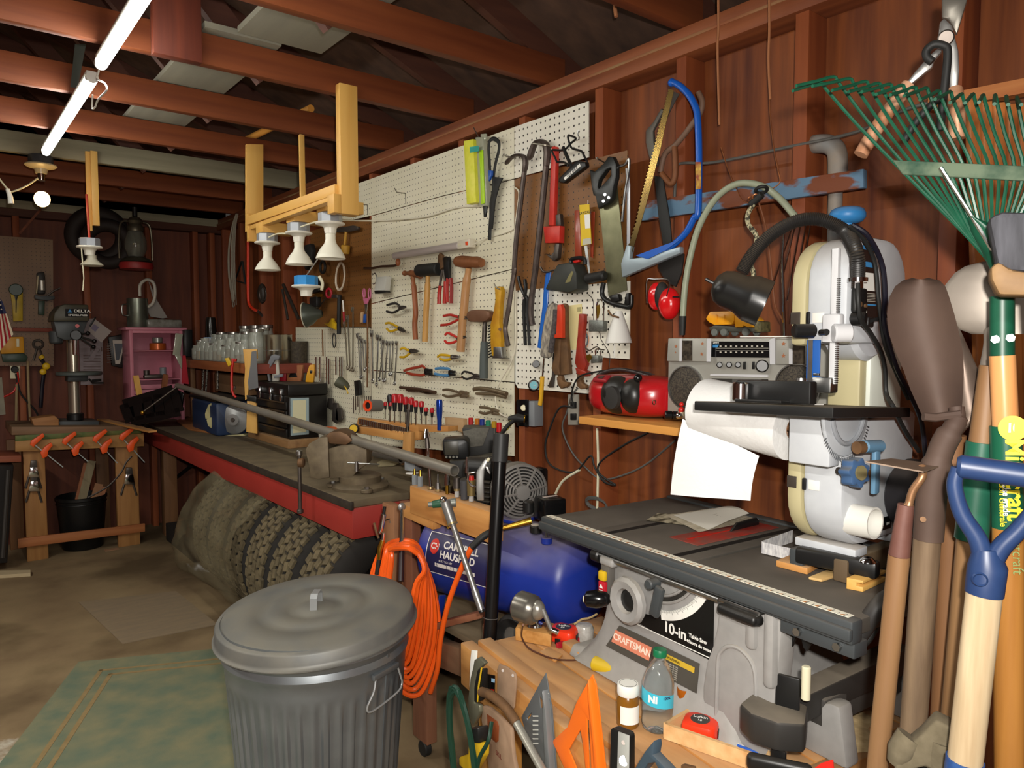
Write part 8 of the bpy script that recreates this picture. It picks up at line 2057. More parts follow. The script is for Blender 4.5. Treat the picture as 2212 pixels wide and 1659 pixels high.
for i,(x,y)in enumerate(((72,1020),(73,1050),(278,1035))):
 T=thing('spring_clamp','steel spring clamp clipped on the %s'%['left bench leg, upper one','left bench leg, lower one','right bench leg'][i],'clamp',bq(x,y,5.48))
 c=lambda a,b:W(a,b,Y=5.487)
 MB().prism([c(x-8,y-12),c(x+8,y-12),c(x+12,y+10),c(x-12,y+10)],(0,-.03,0),.003).B('spring_body',chrome,T)
 for s in(-1,1):MB().tube([c(x+s*9,y+8),c(x+s*17,y+35)],.007,8).B('handle',dsteel,T)
 MB().prism([c(x-6,y-26),c(x+6,y-26),c(x+8,y-12),c(x-8,y-12)],(0,-.02,0),.002).B('jaw',dsteel,T)
one('pruning_saw','dark hooked saw hanging slanted on the right leg of the back bench','saw',MB().tube(smooth([W(x,y,Y=5.44)for x,y in((285,985),(272,1000),(262,1020),(240,1045),(222,1058),(190,1075))],4),.0055,8,flat=(.4,(0,1,0))),dsteel)
T=thing('bucket','black plastic bucket full of wood strips under the back bench','bucket',(.78,5.6,0))
bc=V((.775,5.66,.0))
MB().lathe([(0,.004),(.118,.002),(.122,.01),(.148,.33),(.154,.335),(.154,.352),(.148,.356),(.144,.33),(.118,.014),(0,.014)],bc,(0,0,1),40).B('pail',mat('bucket_black','#101010',.4),T)
MB().torus(bc+V((0,0,.31)),(0,0,1),.1485,.003,36,6).B('rib',mat('bucket_black','#101010',.4),T)
for i,(x0,y0,x1,y1,w_,mm,lb)in enumerate(((165,1085,198,995,.05,wood('grey_strip','#6f6248','#8f8264','z'),'wide greyish wood strip standing tallest in the black bucket'),(155,1085,184,1000,.02,wood('red_strip','#7a4428','#96603e','z'),'thin red brown strip leaning left in the black bucket'),(190,1085,214,1045,.05,brownwood_z,'short pale ended stick leaning right in the black bucket'),(200,1085,226,1052,.03,wood('red_strip','#7a4428','#96603e','z'),'reddish stick lowest at the right of the black bucket'))):
 one('wood_strip',lb,'wood strip',MB().beam(W(x0,y0+40,Y=5.64),W(x1,y1,Y=5.66),w_,.015,(0,1,0)),mm)
DX=bc
T=thing('drill_press','grey and dark drill press standing on the back bench','drill press',W(160,922,Y=5.66))
dm=mat('drill_press_green_grey','#474236',.5,0,'#575244',20,.5)
dq=lambda x,y,yy=5.66:W(x,y,Y=yy)
MB().prism([dq(127,910,5.58),dq(214,910,5.58),dq(217,929,5.58),dq(130,932,5.58)],(0,.25,0),.006).B('base',dgrey,T)
cA,cB=dq(163,908),dq(160,700)
cB=V((cA.x,cA.y,cB.z))
MB().cyl(cA,cB,.0375,n=28).B('column',mat('column_steel','#b8b0a0',.25,.85),T)
MB().cyl(cA,cA+V((0,0,.05)),.05,n=28,bev=.006).B('column_foot',blackp,T)
hd3=MB().prism([dq(114,694,5.5),dq(118,675,5.5),dq(130,660,5.5),dq(140,657,5.5),dq(191,658,5.5),dq(193,694,5.5)],(0,.28,0),.01).B('belt_cover',mat('belt_cover','#38352a',.45,0,'#4b4738',16,.5),T)
pnl=MB().prism([dq(141,667,5.497),dq(191,667,5.497),dq(192,684,5.497),dq(141,684,5.497)],(0,-.002,0)).B('name_panel',blackgloss,hd3)
cc=(dq(148,672,5.494)+dq(190,672,5.494))/2
MB().text('DELTA',cc+V((.022,0,0)),(1,0,0),(0,0,1),.026,.0008,'CENTER',.0006,1.2).B('lettering',paperw,pnl)
cc=(dq(144,681,5.494)+dq(191,681,5.494))/2
MB().text('12" DRILL PRESS',cc,(1,0,0),(0,0,1),.0155,.0008,'CENTER',.0004).B('lettering',paperw,pnl)
MB().prism([dq(146,675,5.494),dq(151,667.5,5.494),dq(156,675,5.494)],(0,-.001,0)).B('triangle_mark',mat('print_blue','#3a86c0',.5),pnl)
MB().prism([dq(116,694,5.55),dq(190,694,5.55),dq(188,697,5.55),dq(176,732,5.55),dq(140,735,5.55),dq(124,728,5.55)],(0,.16,0),.012).B('head_casting',mat('head_casting','#4a4e50',.45,.2),T)
MB().cyl(dq(120,715,5.62),dq(122,742,5.62),.04,n=20,bev=.008).B('motor',dgrey,T)
MB().cyl(dq(164,724,5.56),dq(164,724,5.48),.034,n=24,bev=.005).B('feed_hub',blackp,T)
for a,b in(((164,724),(204,737)),((164,724),(202,749)),((170,722),(190,720))):
 h_=MB().tube([dq(a[0],a[1],5.5),dq(b[0],b[1],5.46)],.006,8).B('feed_handle',blackp,T)
 MB().sph(dq(b[0],b[1],5.46),.014).B('ball_knob',blackgloss,h_)
MB().cyl(dq(162,730,5.56),dq(162,766,5.56),.018,.014,20).B('quill_chuck',chrome,T)
MB().cyl(dq(167,704,5.545),dq(167,704,5.535),.012,n=16).B('red_button',redp,T)
tz=dq(163,802).z
MB().cyl(V((cA.x+.02,cA.y-.09,tz)),V((cA.x+.02,cA.y-.09,tz-.022)),.135,n=40,bev=.005).B('table',mat('table_grey_green','#4b5250',.5,dust=('#6e6a58',.5)),T)
MB().box(V((cA.x+.01,cA.y-.04,tz-.045)),(.12,.12,.04),None,.008).B('table_bracket',dgrey,T)
MB().tube([V((cA.x+.08,cA.y-.05,tz-.05)),V((cA.x+.1,cA.y-.05,tz-.08)),V((cA.x+.165,cA.y-.06,tz-.08))],.006,8).B('crank',blackp,T)
AX=0
pb3=peg('tan_pegboard','#6e5038','#80603f',.1,'#3c2a1c')
AX=1
one('pegboard','tan brown pegboard on the back wall at the left edge','pegboard',MB().prism([W(-60,505,Y=YB-.012),W(114,518,Y=YB-.012),W(116,790,Y=YB-.012),W(-60,790,Y=YB-.012)],(0,-.005,0)),pb3)
YQ=YB-.03
kq=lambda x,y,yy=YQ:W(x,y,Y=yy)
def kpr(pts,t=.02,yy=YQ,bev=.003):return MB().prism([kq(x,y,yy)for x,y in pts],(0,-t,0),bev)
K=Z(0,560,5.53)
T=thing('level_gauge','yellow board tool with round dark green head hanging on the tan pegboard','tool',kq(34,660))
kpr(K(120,400,160,380,270,380,270,740,155,745,145,560),.02).B('yellow_body',mat('tool_yellow','#b89a1c',.45,0,'#9a8018',20,.4),T)
MB().cyl(kq(*K(190,365)[0]),kq(*K(190,365)[0],YQ-.03),.04,n=32,bev=.004).B('round_head',mat('dark_green_head','#26382a',.4),T)
kpr(K(170,430,215,430,200,500,195,640,185,640,185,500),.004,YQ-.022).B('slot',blackp,T)
T=thing('bench_grinder_tool','dark upright jack like tool with a steel tray arm on the tan pegboard','tool',kq(85,640))
kpr(K(430,165,520,155,530,220,535,420,440,420),.05,YQ,.008).B('body',mat('charcoal_case','#24211f',.5),T)
kpr(K(437,200,455,200,435,415,420,415),.052,YQ).B('pale_edge',mat('pale_edge','#b5a888',.4),T)
MB().cyl(kq(*K(500,245)[0],YQ-.05),kq(*K(505,380)[0],YQ-.05),.022,n=18,bev=.006).B('cylinder',mat('dull_nickel','#a8a49a',.3,.7),T)
kpr(K(405,430,460,440,640,440,640,480,560,500,410,480),.06,YQ).B('tray_arm',dgrey,T)
kpr(K(455,500,530,500,525,670,450,660),.03,YQ).B('lower_body',mat('dark_green_head','#26382a',.4),T)
MB().tube([kq(*K(560,440)[0],YQ-.04),kq(*K(640,380)[0],YQ-.04),kq(*K(720,345)[0],YQ-.04)],.006,8).B('lever',dsteel,T)
T=thing('flag','small American flag hanging slanted at the left picture edge','flag',kq(5,700,5.6))
fA,fB,fC,fD=kq(-30,640,5.55),kq(2,645,5.55),kq(30,735,5.55),kq(0,768,5.55)
F0=kq(-14,628,5.55);F1=kq(6,652,5.55);F2=kq(29,722,5.55);F3=kq(-10,770,5.55)
def fl_(u,v):return F0.lerp(F1,u).lerp(F3.lerp(F2,u),v)+V((0,.01*math.sin(u*9),0))
for i in range(9):
 u0,u1=i/9,(i+1)/9
 m=MB().grid(lambda a,b:fl_(u0+(u1-u0)*a,.36+.64*b),2,8).grid(lambda a,b:fl_(u0+(u1-u0)*a,.36+.64*b)+V((0,.0008,0)),2,8)
 m.B('red_stripe' if i%2 else 'white_stripe',mat('flag_red','#a8202c',.7)if i%2 else mat('flag_white','#d8ccb4',.7),T)
ca_=MB().grid(lambda a,b:fl_(a,.36*b),4,4).grid(lambda a,b:fl_(a,.36*b)+V((0,.0008,0)),4,4).B('blue_canton',mat('flag_navy','#23284e',.7),T)
for i in range(12):
 p=fl_(.15+.24*(i%4),.06+.1*(i//4))+V((0,-.001,0))
 st5=[p+V((math.cos(math.pi/2+k*math.pi/5)*(.006 if k%2==0 else .0026),0,math.sin(math.pi/2+k*math.pi/5)*(.006 if k%2==0 else .0026)))for k in range(10)]
 MB().prism(st5,(0,-.0005,0)).B('star',mat('flag_white','#d8ccb4',.7),ca_)
T=thing('yellow_meter','yellow rectangular meter box hanging beside the flag','meter',kq(30,745))
kpr(K(0,930,270,925,285,1120,0,1130),.06,YQ,.006).B('case',mat('meter_yellow','#c98c18',.4),T)
kpr(K(195,950,230,950,230,1045,197,1045),.003,YQ-.061).B('label',cream,T)
kpr(K(10,1130,290,1125,325,1170,300,1225,30,1225),.05,YQ).B('lower_case',mat('dark_green_head','#26382a',.4),T)
one('ledge','thin reddish ledge strip across the tan pegboard under the yellow tool','strip',kpr(K(150,815,630,825,630,870,150,860),.03,YQ),wood('ledge_red','#6e2c20','#84402c','x'))
T=thing('snips_on_wall','open hand shears with yellow grip hanging under the ledge','shears',kq(82,760))
MB().torus(kq(*K(455,1015)[0]),(0,1,0),.028,.008,20,8).B('ring',dsteel,T)
MB().tube([kq(*K(450,1040)[0]),kq(*K(400,1210)[0])],.007,8).B('left_arm',dsteel,T)
MB().tube([kq(*K(460,1040)[0]),kq(*K(515,1190)[0])],.007,8).B('right_arm',dsteel,T)
MB().tube([kq(*K(480,1150)[0],YQ-.02),kq(*K(510,1185)[0],YQ-.02)],.017,10).B('yellow_grip',yellowp,T)
T=thing('outlet','white wall outlet with dark plug and red cord at the far left','outlet',kq(33,800))
kpr(K(120,1250,238,1248,240,1425,120,1425),.008,YB-.0).B('plate',cream,T)
MB().cyl(kq(*K(175,1310)[0],YB-.008),kq(*K(178,1320)[0],YB-.045),.022,n=18,bev=.004).B('plug',blackp,T)
cable('extension_cord','red cord drooping from the outlet at the far left',[kq(*K(210,1340)[0]),kq(*K(215,1450)[0]),kq(*K(170,1570)[0]),kq(*K(90,1625)[0]),kq(*K(0,1655)[0])],.006,redp)
cable('power_cord','dark cord falling from the outlet behind the back bench',[kq(*K(190,1370)[0]),kq(45,850),kq(75,885),kq(85,905)],.006,blackrub)
T=thing('spool','yellow and dark tool on a cord hanging between outlet and drill press','hand tool',kq(98,795))
MB().tube(smooth([kq(88,775),kq(96,790),kq(92,830),kq(88,880)],4),.012,8).B('cord',mat('navy_black_cord','#14121f',.45),T)
MB().sph(kq(100,791,YQ-.03),.024,(1,.6,1)).B('yellow_knob',yellowp,T)
MB().sph(kq(93,803,YQ-.03),.021,(1,.6,1)).B('yellow_knob',yellowp,T)
cable('white_cable','pale cable running down the back wall left of the drill press',[kq(60,780),kq(62,850),kq(66,920)],.008,wood('pale_cord','#8f7a58','#a08a66','z'))
cable('white_cable','second pale cable running down left of the wood blocks',[kq(36,830),kq(35,900),kq(34,925)],.008,wood('pale_cord','#8f7a58','#a08a66','z'))
pp=mat('lilac_poster','#9a8f92',.7,0,'#8a7f80',60,.4,0,(.3,1,1))
T=thing('poster','large pale poster with text lines behind the drill press column','poster',kq(195,780))
po_=kpr([(168,745),(178,690),(200,688),(222,730),(223,830),(168,832)],.002,YB-.002,0).B('sheet',pp,T)
MB().text('1251',kq(208,755,YB-.006),(1,0,0),(0,0,1),.045,.001,'CENTER',.001).B('lettering',mat('brown_print','#5a4038',.6),po_)
m=MB()
for i in range(8):m.prism([kq(180,768+i*6,YB-.006),kq(217,768+i*6,YB-.006),kq(217,769.2+i*6,YB-.006),kq(180,769.2+i*6,YB-.006)],(0,-.0005,0))
m.B('text_lines',mat('brown_print','#5a4038',.6),po_)
kpr([(198,820),(219,818),(219,824),(198,826)],.001,YB-.0045,0).B('black_box',blackgloss,po_)
T=thing('pinned_card','tilted white card pinned on the wall right of the drill press head','card',kq(215,710))
pc_=kpr([(202,687),(241,716),(219,740),(190,716)],.002,YB-.01,0).B('card',mat('pinned_white','#b5aaa4',.7),T)
kpr([(203,700),(214,707),(206,717),(196,709)],.0008,YB-.0125,0).B('lilac_picture',mat('lilac_print','#8a8098',.7),pc_)
one('clip_strap','black clip holding the tilted white card','clip',kpr([(205,684),(208,686),(196,706),(192,704)],.006,YB-.013),blackp)
one('pinned_sheet','narrow grey sheet slanting below the tilted white card','paper',kpr([(214,742),(220,745),(200,780),(190,776)],.0015,YB-.012,0),pp)
T=thing('wrench_rack','black plastic rack of hex keys with white framed wedge label','tool rack',kq(256,760))
kpr([(232,728),(262,722),(279,732),(277,780),(262,795),(240,790)],.03,YB-.01,.006).B('rack',mat('rack_black','#1b1716',.4),T)
wl2=kpr([(243,735),(270,735),(259,786),(249,786)],.003,YB-.041,0).B('white_wedge',mat('wedge_white','#b8b0a4',.5),T)
kpr([(247,742),(266,742),(257,778),(251,778)],.001,YB-.0445,0).B('grey_field',mat('wedge_grey','#4a5058',.5),wl2)
for i in range(9):
 y=742+i*5
 for s in(-1,1):
  MB().beam(kq(256+s*14,y,YB-.045),kq(256+s*25,y+1,YB-.045),.006,.006).B('hex_key',dsteel,T)
T=thing('pink_cabinet','pink painted open shelf cabinet at the far end of the red bench','cabinet',(1.29,5.78,.81))
pk=mat('pink_paint','#c07484',.5,0,'#cc8090',10,.6,dust=('#a08070',.3))
cq=lambda x,y,yy=5.66:W(x,y,Y=yy)
xa,xb=cq(281,780).x,cq(396,780).x
zT,zB=cq(300,709).z,.811
MB().bx(xa-.025,xb+.025,5.64,5.93,zT-.012,zT+.006,.003).B('top',pk,T)
for x_ in(xa,xb-.022):MB().bx(x_,x_+.022,5.66,5.92,zB,zT-.012,.002).B('side',pk,T)
MB().bx(xa+.022,xb-.022,5.9,5.918,zB,zT-.012,.001).B('back',pk,T)
MB().bx(xa+.022,xb-.022,5.66,5.678,zT-.035,zT-.012,.001).B('header',pk,T)
for y_ in(757,820):MB().bx(xa+.022,xb-.022,5.67,5.9,cq(300,y_).z-.008,cq(300,y_).z,.001).B('shelf',pk,T)
for i in range(3):MB().bx(xa+.022,xb-.022,5.665,5.675,cq(300,832+i*11).z-.03,cq(300,832+i*11).z,.001).B('drawer_front',pk,T)
s1,s2=cq(300,757).z,cq(300,820).z
def inside(name,label,cat,px,z,mb,mm):
 p=cq(px,757,5.74);p.z=z+.0005
 return one(name,label,cat,mb(p),mm)
inside('spool','orange and white spool tin on the middle shelf of the pink cabinet','tin',341,s1,lambda p:MB().cyl(p,p+V((0,0,.05)),.055,n=24,bev=.004),mat('orange_tin','#b85a24',.3,.3))
inside('small_jar','dark topped little jar standing on the orange tin','jar',341,s1+.0515,lambda p:MB().cyl(p,p+V((0,0,.04)),.035,n=20,bev=.004),mat('pale_tin','#8a8a84',.3,.5))
inside('plastic_packet','crumpled clear packet hanging at the right inside the pink cabinet','packet',370,s1-.1,lambda p:MB().box(p+V((.02,-.1,.14)),(.05,.012,.16),(0,.15,0),.004).box(p+V((.035,-.1,.02)),(.035,.01,.12),(0,-.4,0),.004),mat('cloudy_clear_plastic','#a9ab98',.15))
inside('black_plane','small dark plane and cups on the lower shelf of the pink cabinet','tool',325,s2,lambda p:MB().box(p+V((.03,0,.015)),(.16,.05,.03),None,.01).cyl(p+V((-.03,0,.03)),p+V((-.03,0,.06)),.02,n=16),dsteel)
inside('glass_cup','little glass standing on the lower shelf of the pink cabinet','cup',351,s2,lambda p:MB().cyl(p,p+V((0,0,.08)),.022,n=18,bev=.002),mat('smoky_clear','#7f8488',.2))
T=thing('leaning_board','orange stick leaning before the left side of the pink cabinet','board',cq(303,850,5.5))
MB().beam(cq(293,812,5.5),cq(303,862,5.42),.035,.015,(0,1,0)).B('stick',pine_z,T)
T=thing('leaning_board','red brown stick leaning before the right side of the pink cabinet','board',cq(355,840,5.5))
MB().beam(cq(358,810,5.5),cq(353,848,5.42),.035,.015,(0,1,0)).B('stick',wood('red_strip','#7a4428','#96603e','z'),T)
T=thing('coffee_pot','galvanised metal pot with side handle on top of the pink cabinet','pot',cq(298,700,5.75))
p=cq(298,703,5.78);p.z=zT+.0065
hh=cq(298,645,5.78).z-p.z
MB().lathe([(0,0),(.068,0),(.07,.004),(.068,hh),(.064,hh),(.064,.006),(0,.006)],p,(0,0,1),32).B('body',mat('galvanised_pot','#6f7468',.35,.8,'#8a8f82',20,.6),T)
MB().tube(smooth([p+V((-.068,-.01,hh*.8)),p+V((-.1,-.02,hh*.75)),p+V((-.1,-.02,hh*.45)),p+V((-.068,-.01,hh*.4))],4),.005,8).B('handle',steel,T)
T=thing('looped_tube','white plastic tube bent in a loop above the metal pot','tube',cq(318,640,5.75))
MB().tube(smooth([cq(x,y,5.76)for x,y in((302,640),(303,615),(318,604),(332,612),(335,635),(330,655),(318,664))],6),.011,10).B('tube',mat('tube_white','#c4bdb0',.4),T)
MB().prism([cq(x,y,5.78)for x,y in((320,604),(340,650),(362,686),(352,688),(325,684),(318,670),(332,650))],(0,.004,0)).B('grey_bag',mat('grey_bag_plastic','#8d8680',.5),T)
T=thing('glass_dish','flat clear dish with foil things on top of the pink cabinet','dish',cq(350,692,5.75))
MB().bx(cq(318,690,5.7).x,cq(393,690,5.7).x,5.7,5.82,zT+.0065,zT+.065,.01).B('dish',mat('dish_glass','#8c8c84',.1,0,'#5e5a50',20,.4),T)
one('red_plank','narrow red and cream plank leaning right of the pink cabinet','board',MB().prism([cq(x,y,5.45)for x,y in((395,768),(401,768),(408,830),(393,828))],(0,.012,0)),mat('crimson','#a81c2c',.4))
one('dark_speaker_case','tall dark box standing between pink cabinet and jar shelf','box',MB().prism([cq(x,y,5.6)for x,y in((399,712),(416,712),(416,770),(399,770))],(0,.1,0),.004),blackp)
for i,(x0,y0,x1,y1)in enumerate(((441,785,436,860),(448,790,444,860),(470,792,470,840))):
 one('chain',['dotted dark chain hanging under the jar shelf, left one','dotted chain hanging under the jar shelf, middle one','thin dark rod hanging under the jar shelf'][i],'chain',MB().tube([W(x0,y0,X=1.52),W(x1,y1,X=1.52)],.006,8),mat('dotted_chain','#b8b4aa',.3,.4,'#1c1a18',160,.1))
one('cardboard_box','brown box stored on the shelf frame below the jars','box',MB().bx(1.53,1.75,4.6,5.2,1.055,1.18,.004),mat('cardboard_dark','#7a5a3c',.8,0,'#6a4c30',12,.5))
T=thing('hose_ring','dark round rubber ring hanging high on the back wall','ring',kq(212,515))
MB().torus(kq(212,510,YB-.06),(.2,1,0),.155,.052,40,12).B('ring',mat('ring_dark','#241a16',.7),T)
one('hose_ring','second dark ring overlapping the first beside the hanging lantern','ring',MB().torus(kq(232,527,YB-.13),(.1,1,.1),.13,.045,40,12),mat('ring_dark','#241a16',.7))
T=thing('lantern','old barn lantern with glass globe and red base hanging from the beam','lantern',kq(293,520,5.45))
lz=lambda y:W(293,y,Y=5.45).z
lc_=W(293,520,Y=5.45);L0=V((lc_.x,lc_.y,0))
lm=mat('lantern_tin','#6a6252',.4,.7,'#4c463a',20,.6)
MB().lathe([(0,lz(582)),(.1,lz(582)),(.105,lz(575)),(.1,lz(568)),(0,lz(566))],L0,(0,0,1),32).B('red_base',mat('lantern_red','#8a2020',.5),T)
MB().lathe([(.1,lz(566)),(.085,lz(560)),(.05,lz(555)),(0,lz(554))],L0,(0,0,1),32).B('font',lm,T)
MB().lathe([(.045,lz(556)),(.068,lz(538)),(.068,lz(520)),(.045,lz(500)),(.043,lz(500)),(.065,lz(520)),(.065,lz(538)),(.043,lz(556))],L0,(0,0,1),32).B('globe',mat('globe_glass','#cfd0c4',.05,trans=.9),T)
MB().lathe([(.05,lz(500)),(.052,lz(492)),(.038,lz(484)),(.05,lz(478)),(.03,lz(470)),(0,lz(468))],L0,(0,0,1),32).B('cap',lm,T)
for s in(-1,1):
 MB().tube(smooth([V((L0.x+s*.03,L0.y,lz(478))),V((L0.x+s*.085,L0.y,lz(484))),V((L0.x+s*.1,L0.y,lz(520))),V((L0.x+s*.1,L0.y,lz(560)))],5),.007,8).B('side_tube',lm,T)
MB().tube([V((L0.x,L0.y,lz(468))),V((L0.x,L0.y,lz(448)))],.016,10).B('top_ring',blackp,T)
one('wood_strip_brace','thin slanting red brace behind the lit bulb','brace',MB().beam(kq(42,505),kq(88,452),.014,.014,(0,1,0)),redwood)
rnd=random.Random(11)
T=thing('wire_bundle','long grey bundle of loose wires hanging in the far corner','wire bundle',W(505,560,X=1.7))
for i in range(14):
 dx=rnd.uniform(-7,7)
 pts=[W(512+dx*.3,462,X=1.66),W(505+dx*.6,490,X=1.66),W(500+dx,540+rnd.uniform(-5,5),X=1.66),W(501+dx,600,X=1.66),W(507+dx*.5,640+rnd.uniform(-15,25),X=1.66)]
 MB().tube(smooth(pts,3),.0035,5).B('wire',mat('grey_wire','#8a8274',.5),T)
one('black_saw_frame','black triangular saw frame hanging beside the grey wire bundle','saw frame',MB().tube([W(522,565,X=1.72),W(508,606,X=1.72),W(530,612,X=1.72),W(524,565,X=1.72)],.007,6),blackrub)
T=thing('red_pipe','bright red bent bar hanging below the lamp hanger','bar',W(540,580,X=1.58))
MB().tube(smooth([W(536,520,X=1.6),W(536,570,X=1.6),W(536,625,X=1.6),W(538,655,X=1.6),W(548,668,X=1.6),W(558,672,X=1.6)],4),.0095,10).B('bar',mat('vermilion','#c8341c',.35),T)
MB().tube([W(556,670,X=1.6),W(566,682,X=1.6)],.008,8).B('grey_tip',dsteel,T)
T=thing('round_gauge','round dark object with a wire loop hanging left of the blue box','tool',W(566,635,X=1.7))
MB().sph(W(566,634,X=1.7),.065,(.4,.72,1.),24).B('disc',mat('ring_dark2','#2c2620',.5),T)
MB().torus(W(568,636,X=1.64),(1,.1,0),.045,.003,24,6).B('wire_loop',dsteel,T)
for i,(a,b,c,d)in enumerate(((612,615,645,688),(610,625,622,690))):
 one('dark_rod',['thick dark rod slanting down behind the steel can','thinner dark rod hanging beside the slanting one'][i],'rod',MB().tube([W(a,b,X=1.74),W(c,d,X=1.74)],.011-.003*i,8),mat('ring_dark2','#2c2620',.5))
 # overhead: lights, hanger
def ledtube(label,y0,y1,x,z):
 T=thing('tube_light',label,'light',(x,(y0+y1)/2,z))
 MB().bx(x-.016,x+.016,y0,y1,z+.012,z+.028,.003).B('housing',white,T)
 MB().cyl((x,y0,z),(x,y1,z),.0175,n=20).B('glowing_tube',mat('led_glow',(1.,1.,.92),.5,emit=48),T)
 for yy in(y0,y1):MB().cyl((x,yy-.012,z+.004),(x,yy+.012,z+.004),.019,n=20).B('end_cap',white,T)
ledtube('lit white tube light over the floor, farther of the two',2.86,4.08,.465,2.275)
ledtube('lit white tube light running off the picture top, nearer one',1.47,2.69,.465,2.275)
cable('white_cable','white lead joining the two tube lights with a hanging loop',[W(218,135,X=.465),W(213,155,X=.465),W(210,170,X=.465),W(226,180,X=.47),W(230,195,X=.47),W(212,215,X=.47),W(205,232,X=.47),W(199,232,X=.47),W(200,205,X=.465)],.003,white)
one('grey_bracket','grey metal bracket strip hanging from a beam beside the lead loop','bracket',MB().prism([W(162,95,Y=3.24),W(186,95,Y=3.24),W(168,190,Y=3.24),W(152,188,Y=3.24)],(0,.006,0)),mat('bracket_grey','#5a5e56',.5,.5))
T=thing('ceiling_bulb','lit round bulb in a porcelain holder under the whitish beam','light',W(88,350,Y=4.44))
bx_=W(88,350,Y=4.44);bx_.z=ZJ
MB().lathe([(0,0),(.052,0),(.055,-.004),(.055,-.045),(0,-.045)],bx_,(0,0,1),8).B('steel_box',mat('box_steel','#6d6f72',.45,.6),T)
MB().lathe([(0,-.045),(.07,-.046),(.072,-.052),(.06,-.06),(.03,-.068),(.026,-.09),(0,-.09)],bx_,(0,0,1),32).B('porcelain_holder',mat('porcelain','#d5c49c',.3),T)
MB().lathe([(0,-.09),(.018,-.09),(.018,-.125),(0,-.125)],bx_,(0,0,1),24).B('adapter',chrome,T)
bz_=W(90,430,Y=4.44).z
MB().sph((bx_.x,bx_.y,bz_),.036,(1,1,1.1),28).B('bulb',mat('warm_glow',(1.,.62,.22),.5,emit=14),T)
cable('white_cable','white lead sagging left from the lit bulb holder',[V((bx_.x,bx_.y,ZJ-.1)),W(60,400,Y=4.42),W(30,413,Y=4.42),W(18,410,Y=4.42),W(-10,375,Y=4.42)],.004,cream)
T=thing('dangling_socket','small white pull plug dangling at the left of the lit bulb','plug',W(22,430,Y=4.4))
MB().tube([W(16,408,Y=4.4),W(22,425,Y=4.4),W(24,440,Y=4.4)],[.009,.012,.014],10).B('body',white,T)
T=thing('wood_drop','yellow wood strip hanging from the beam beside the red lead','board',W(202,450,Y=4.36))
tb_=W(202,400,Y=4.36)
MB().bx(W(190,450,Y=4.4).x,W(200,450,Y=4.4).x,4.42,4.44,W(195,497,Y=4.4).z,ZJ+.05,.001).B('strip',pine_z,T)
MB().bx(W(199,450,Y=4.4).x,W(214,450,Y=4.4).x,4.395,4.418,W(205,487,Y=4.4).z,ZJ+.05,.001).B('strip',pine_z,T)
def parlamp(label,o,s=1.,box=True,blue=False,ang=0):
 T=thing('spot_lamp',label,'lamp',o,'white spot lamps hanging from the roof')
 bxm_=mat('galvanised_box','#a9adb4',.4,.5)if not blue else mat('blue_box','#2f86c8',.45)
 M_=Matrix.Translation(o)
 if box:MB().lathe([(0,0),(.046,0),(.049,-.003),(.049,-.04),(0,-.04)],(0,0,0),(0,0,1),8).xf(M_@Matrix.Rotation(R(22),4,'Z')).B('junction_box',bxm_,T)
 z=-.04
 MB().lathe([(0,z),(.058,z),(.061,z-.004),(.058,z-.009),(.035,z-.014),(.026,z-.022),(.023,z-.045),(0,z-.045)],o,(0,0,1),32).B('porcelain_holder',mat('porcelain_white','#e4e0d4',.3),T)
 return T,z-.045
hang_l=mat('par_white','#e8e4d4',.35)
for i,(px_,pt_,Yk)in enumerate(((577,505,3.6),(645,482,3.235),(713,460,2.885))):
 o=W(px_,pt_,Y=Yk)
 T,z=parlamp(['farthest white spot lamp under the wooden hanger, mouth down','middle white spot lamp under the wooden hanger','nearest white spot lamp under the wooden hanger'][i],o)
 zr=W(px_,(583,571,558)[i],Y=Yk).z-o.z
 h=(z-zr)
 MB().lathe([(0,z),(.02,z),(.021,z-.012),(.0205,z-.02),(.021,z-.028),(.026,z-h*.42),(.042,z-h*.62),(.055,z-h*.85),(.061,z-h*1.),(.0605,z-h*1.02),(.057,z-h*1.02),(.05,z-h*.95),(0,z-h*.85)],o,(0,0,1),40).B('reflector_bulb',hang_l,T)
T=thing('lamp_hanger','clean pine frame hung from the beams carrying three white spot lamps','hanger',W(650,400,Y=3.2))
def post(xa_,xb_,yt,yb,Y_,t):
 a=W(xa_,yb,Y=Y_);b=W(xb_,yt,Y=Y_)
 return MB().bx(a.x,b.x,Y_,Y_+t,a.z,b.z,.0015)
p1=W(533,500,Y=3.8)
MB().prism([W(533,311,Y=3.815),W(569,312,Y=3.815),W(569,497,Y=3.815),W(533,500,Y=3.815)],(0,.025,0),.001).B('far_post',pine_z,T)
xfp=W(533,500,Y=3.815).x
MB().bx(xfp-.001,xfp+.08,3.78,3.812,W(540,522,Y=3.8).z,W(540,462,Y=3.8).z,.001).B('far_block',pine_z,T)
xnp=W(736,300,Y=2.6).x
zb_=W(736,460,Y=2.6).z
MB().bx(xnp,xnp+.072,2.602,2.64-.001,zb_,ZJ+.03,.001).B('near_post',pine_z,T)
MB().bx(xnp-.03,xnp-.001,2.602,2.66,zb_,W(725,418,Y=2.6).z,.001).B('near_block',pine_z,T)
zr1=W(600,455,Y=3.5).z
ra_=W(536,478,Y=3.79);rb_=W(728,410,Y=2.63)
MB().beam(ra_,rb_,.02,.04,(0,0,1),.001).B('upper_rail',pine_y,T)
ra2=W(548,492,Y=3.76);rb2=W(718,430,Y=2.7)
MB().beam(ra2,rb2,.035,.022,(0,0,1),.001).B('lower_rail',pine_y,T)
xr2=xnp+.1
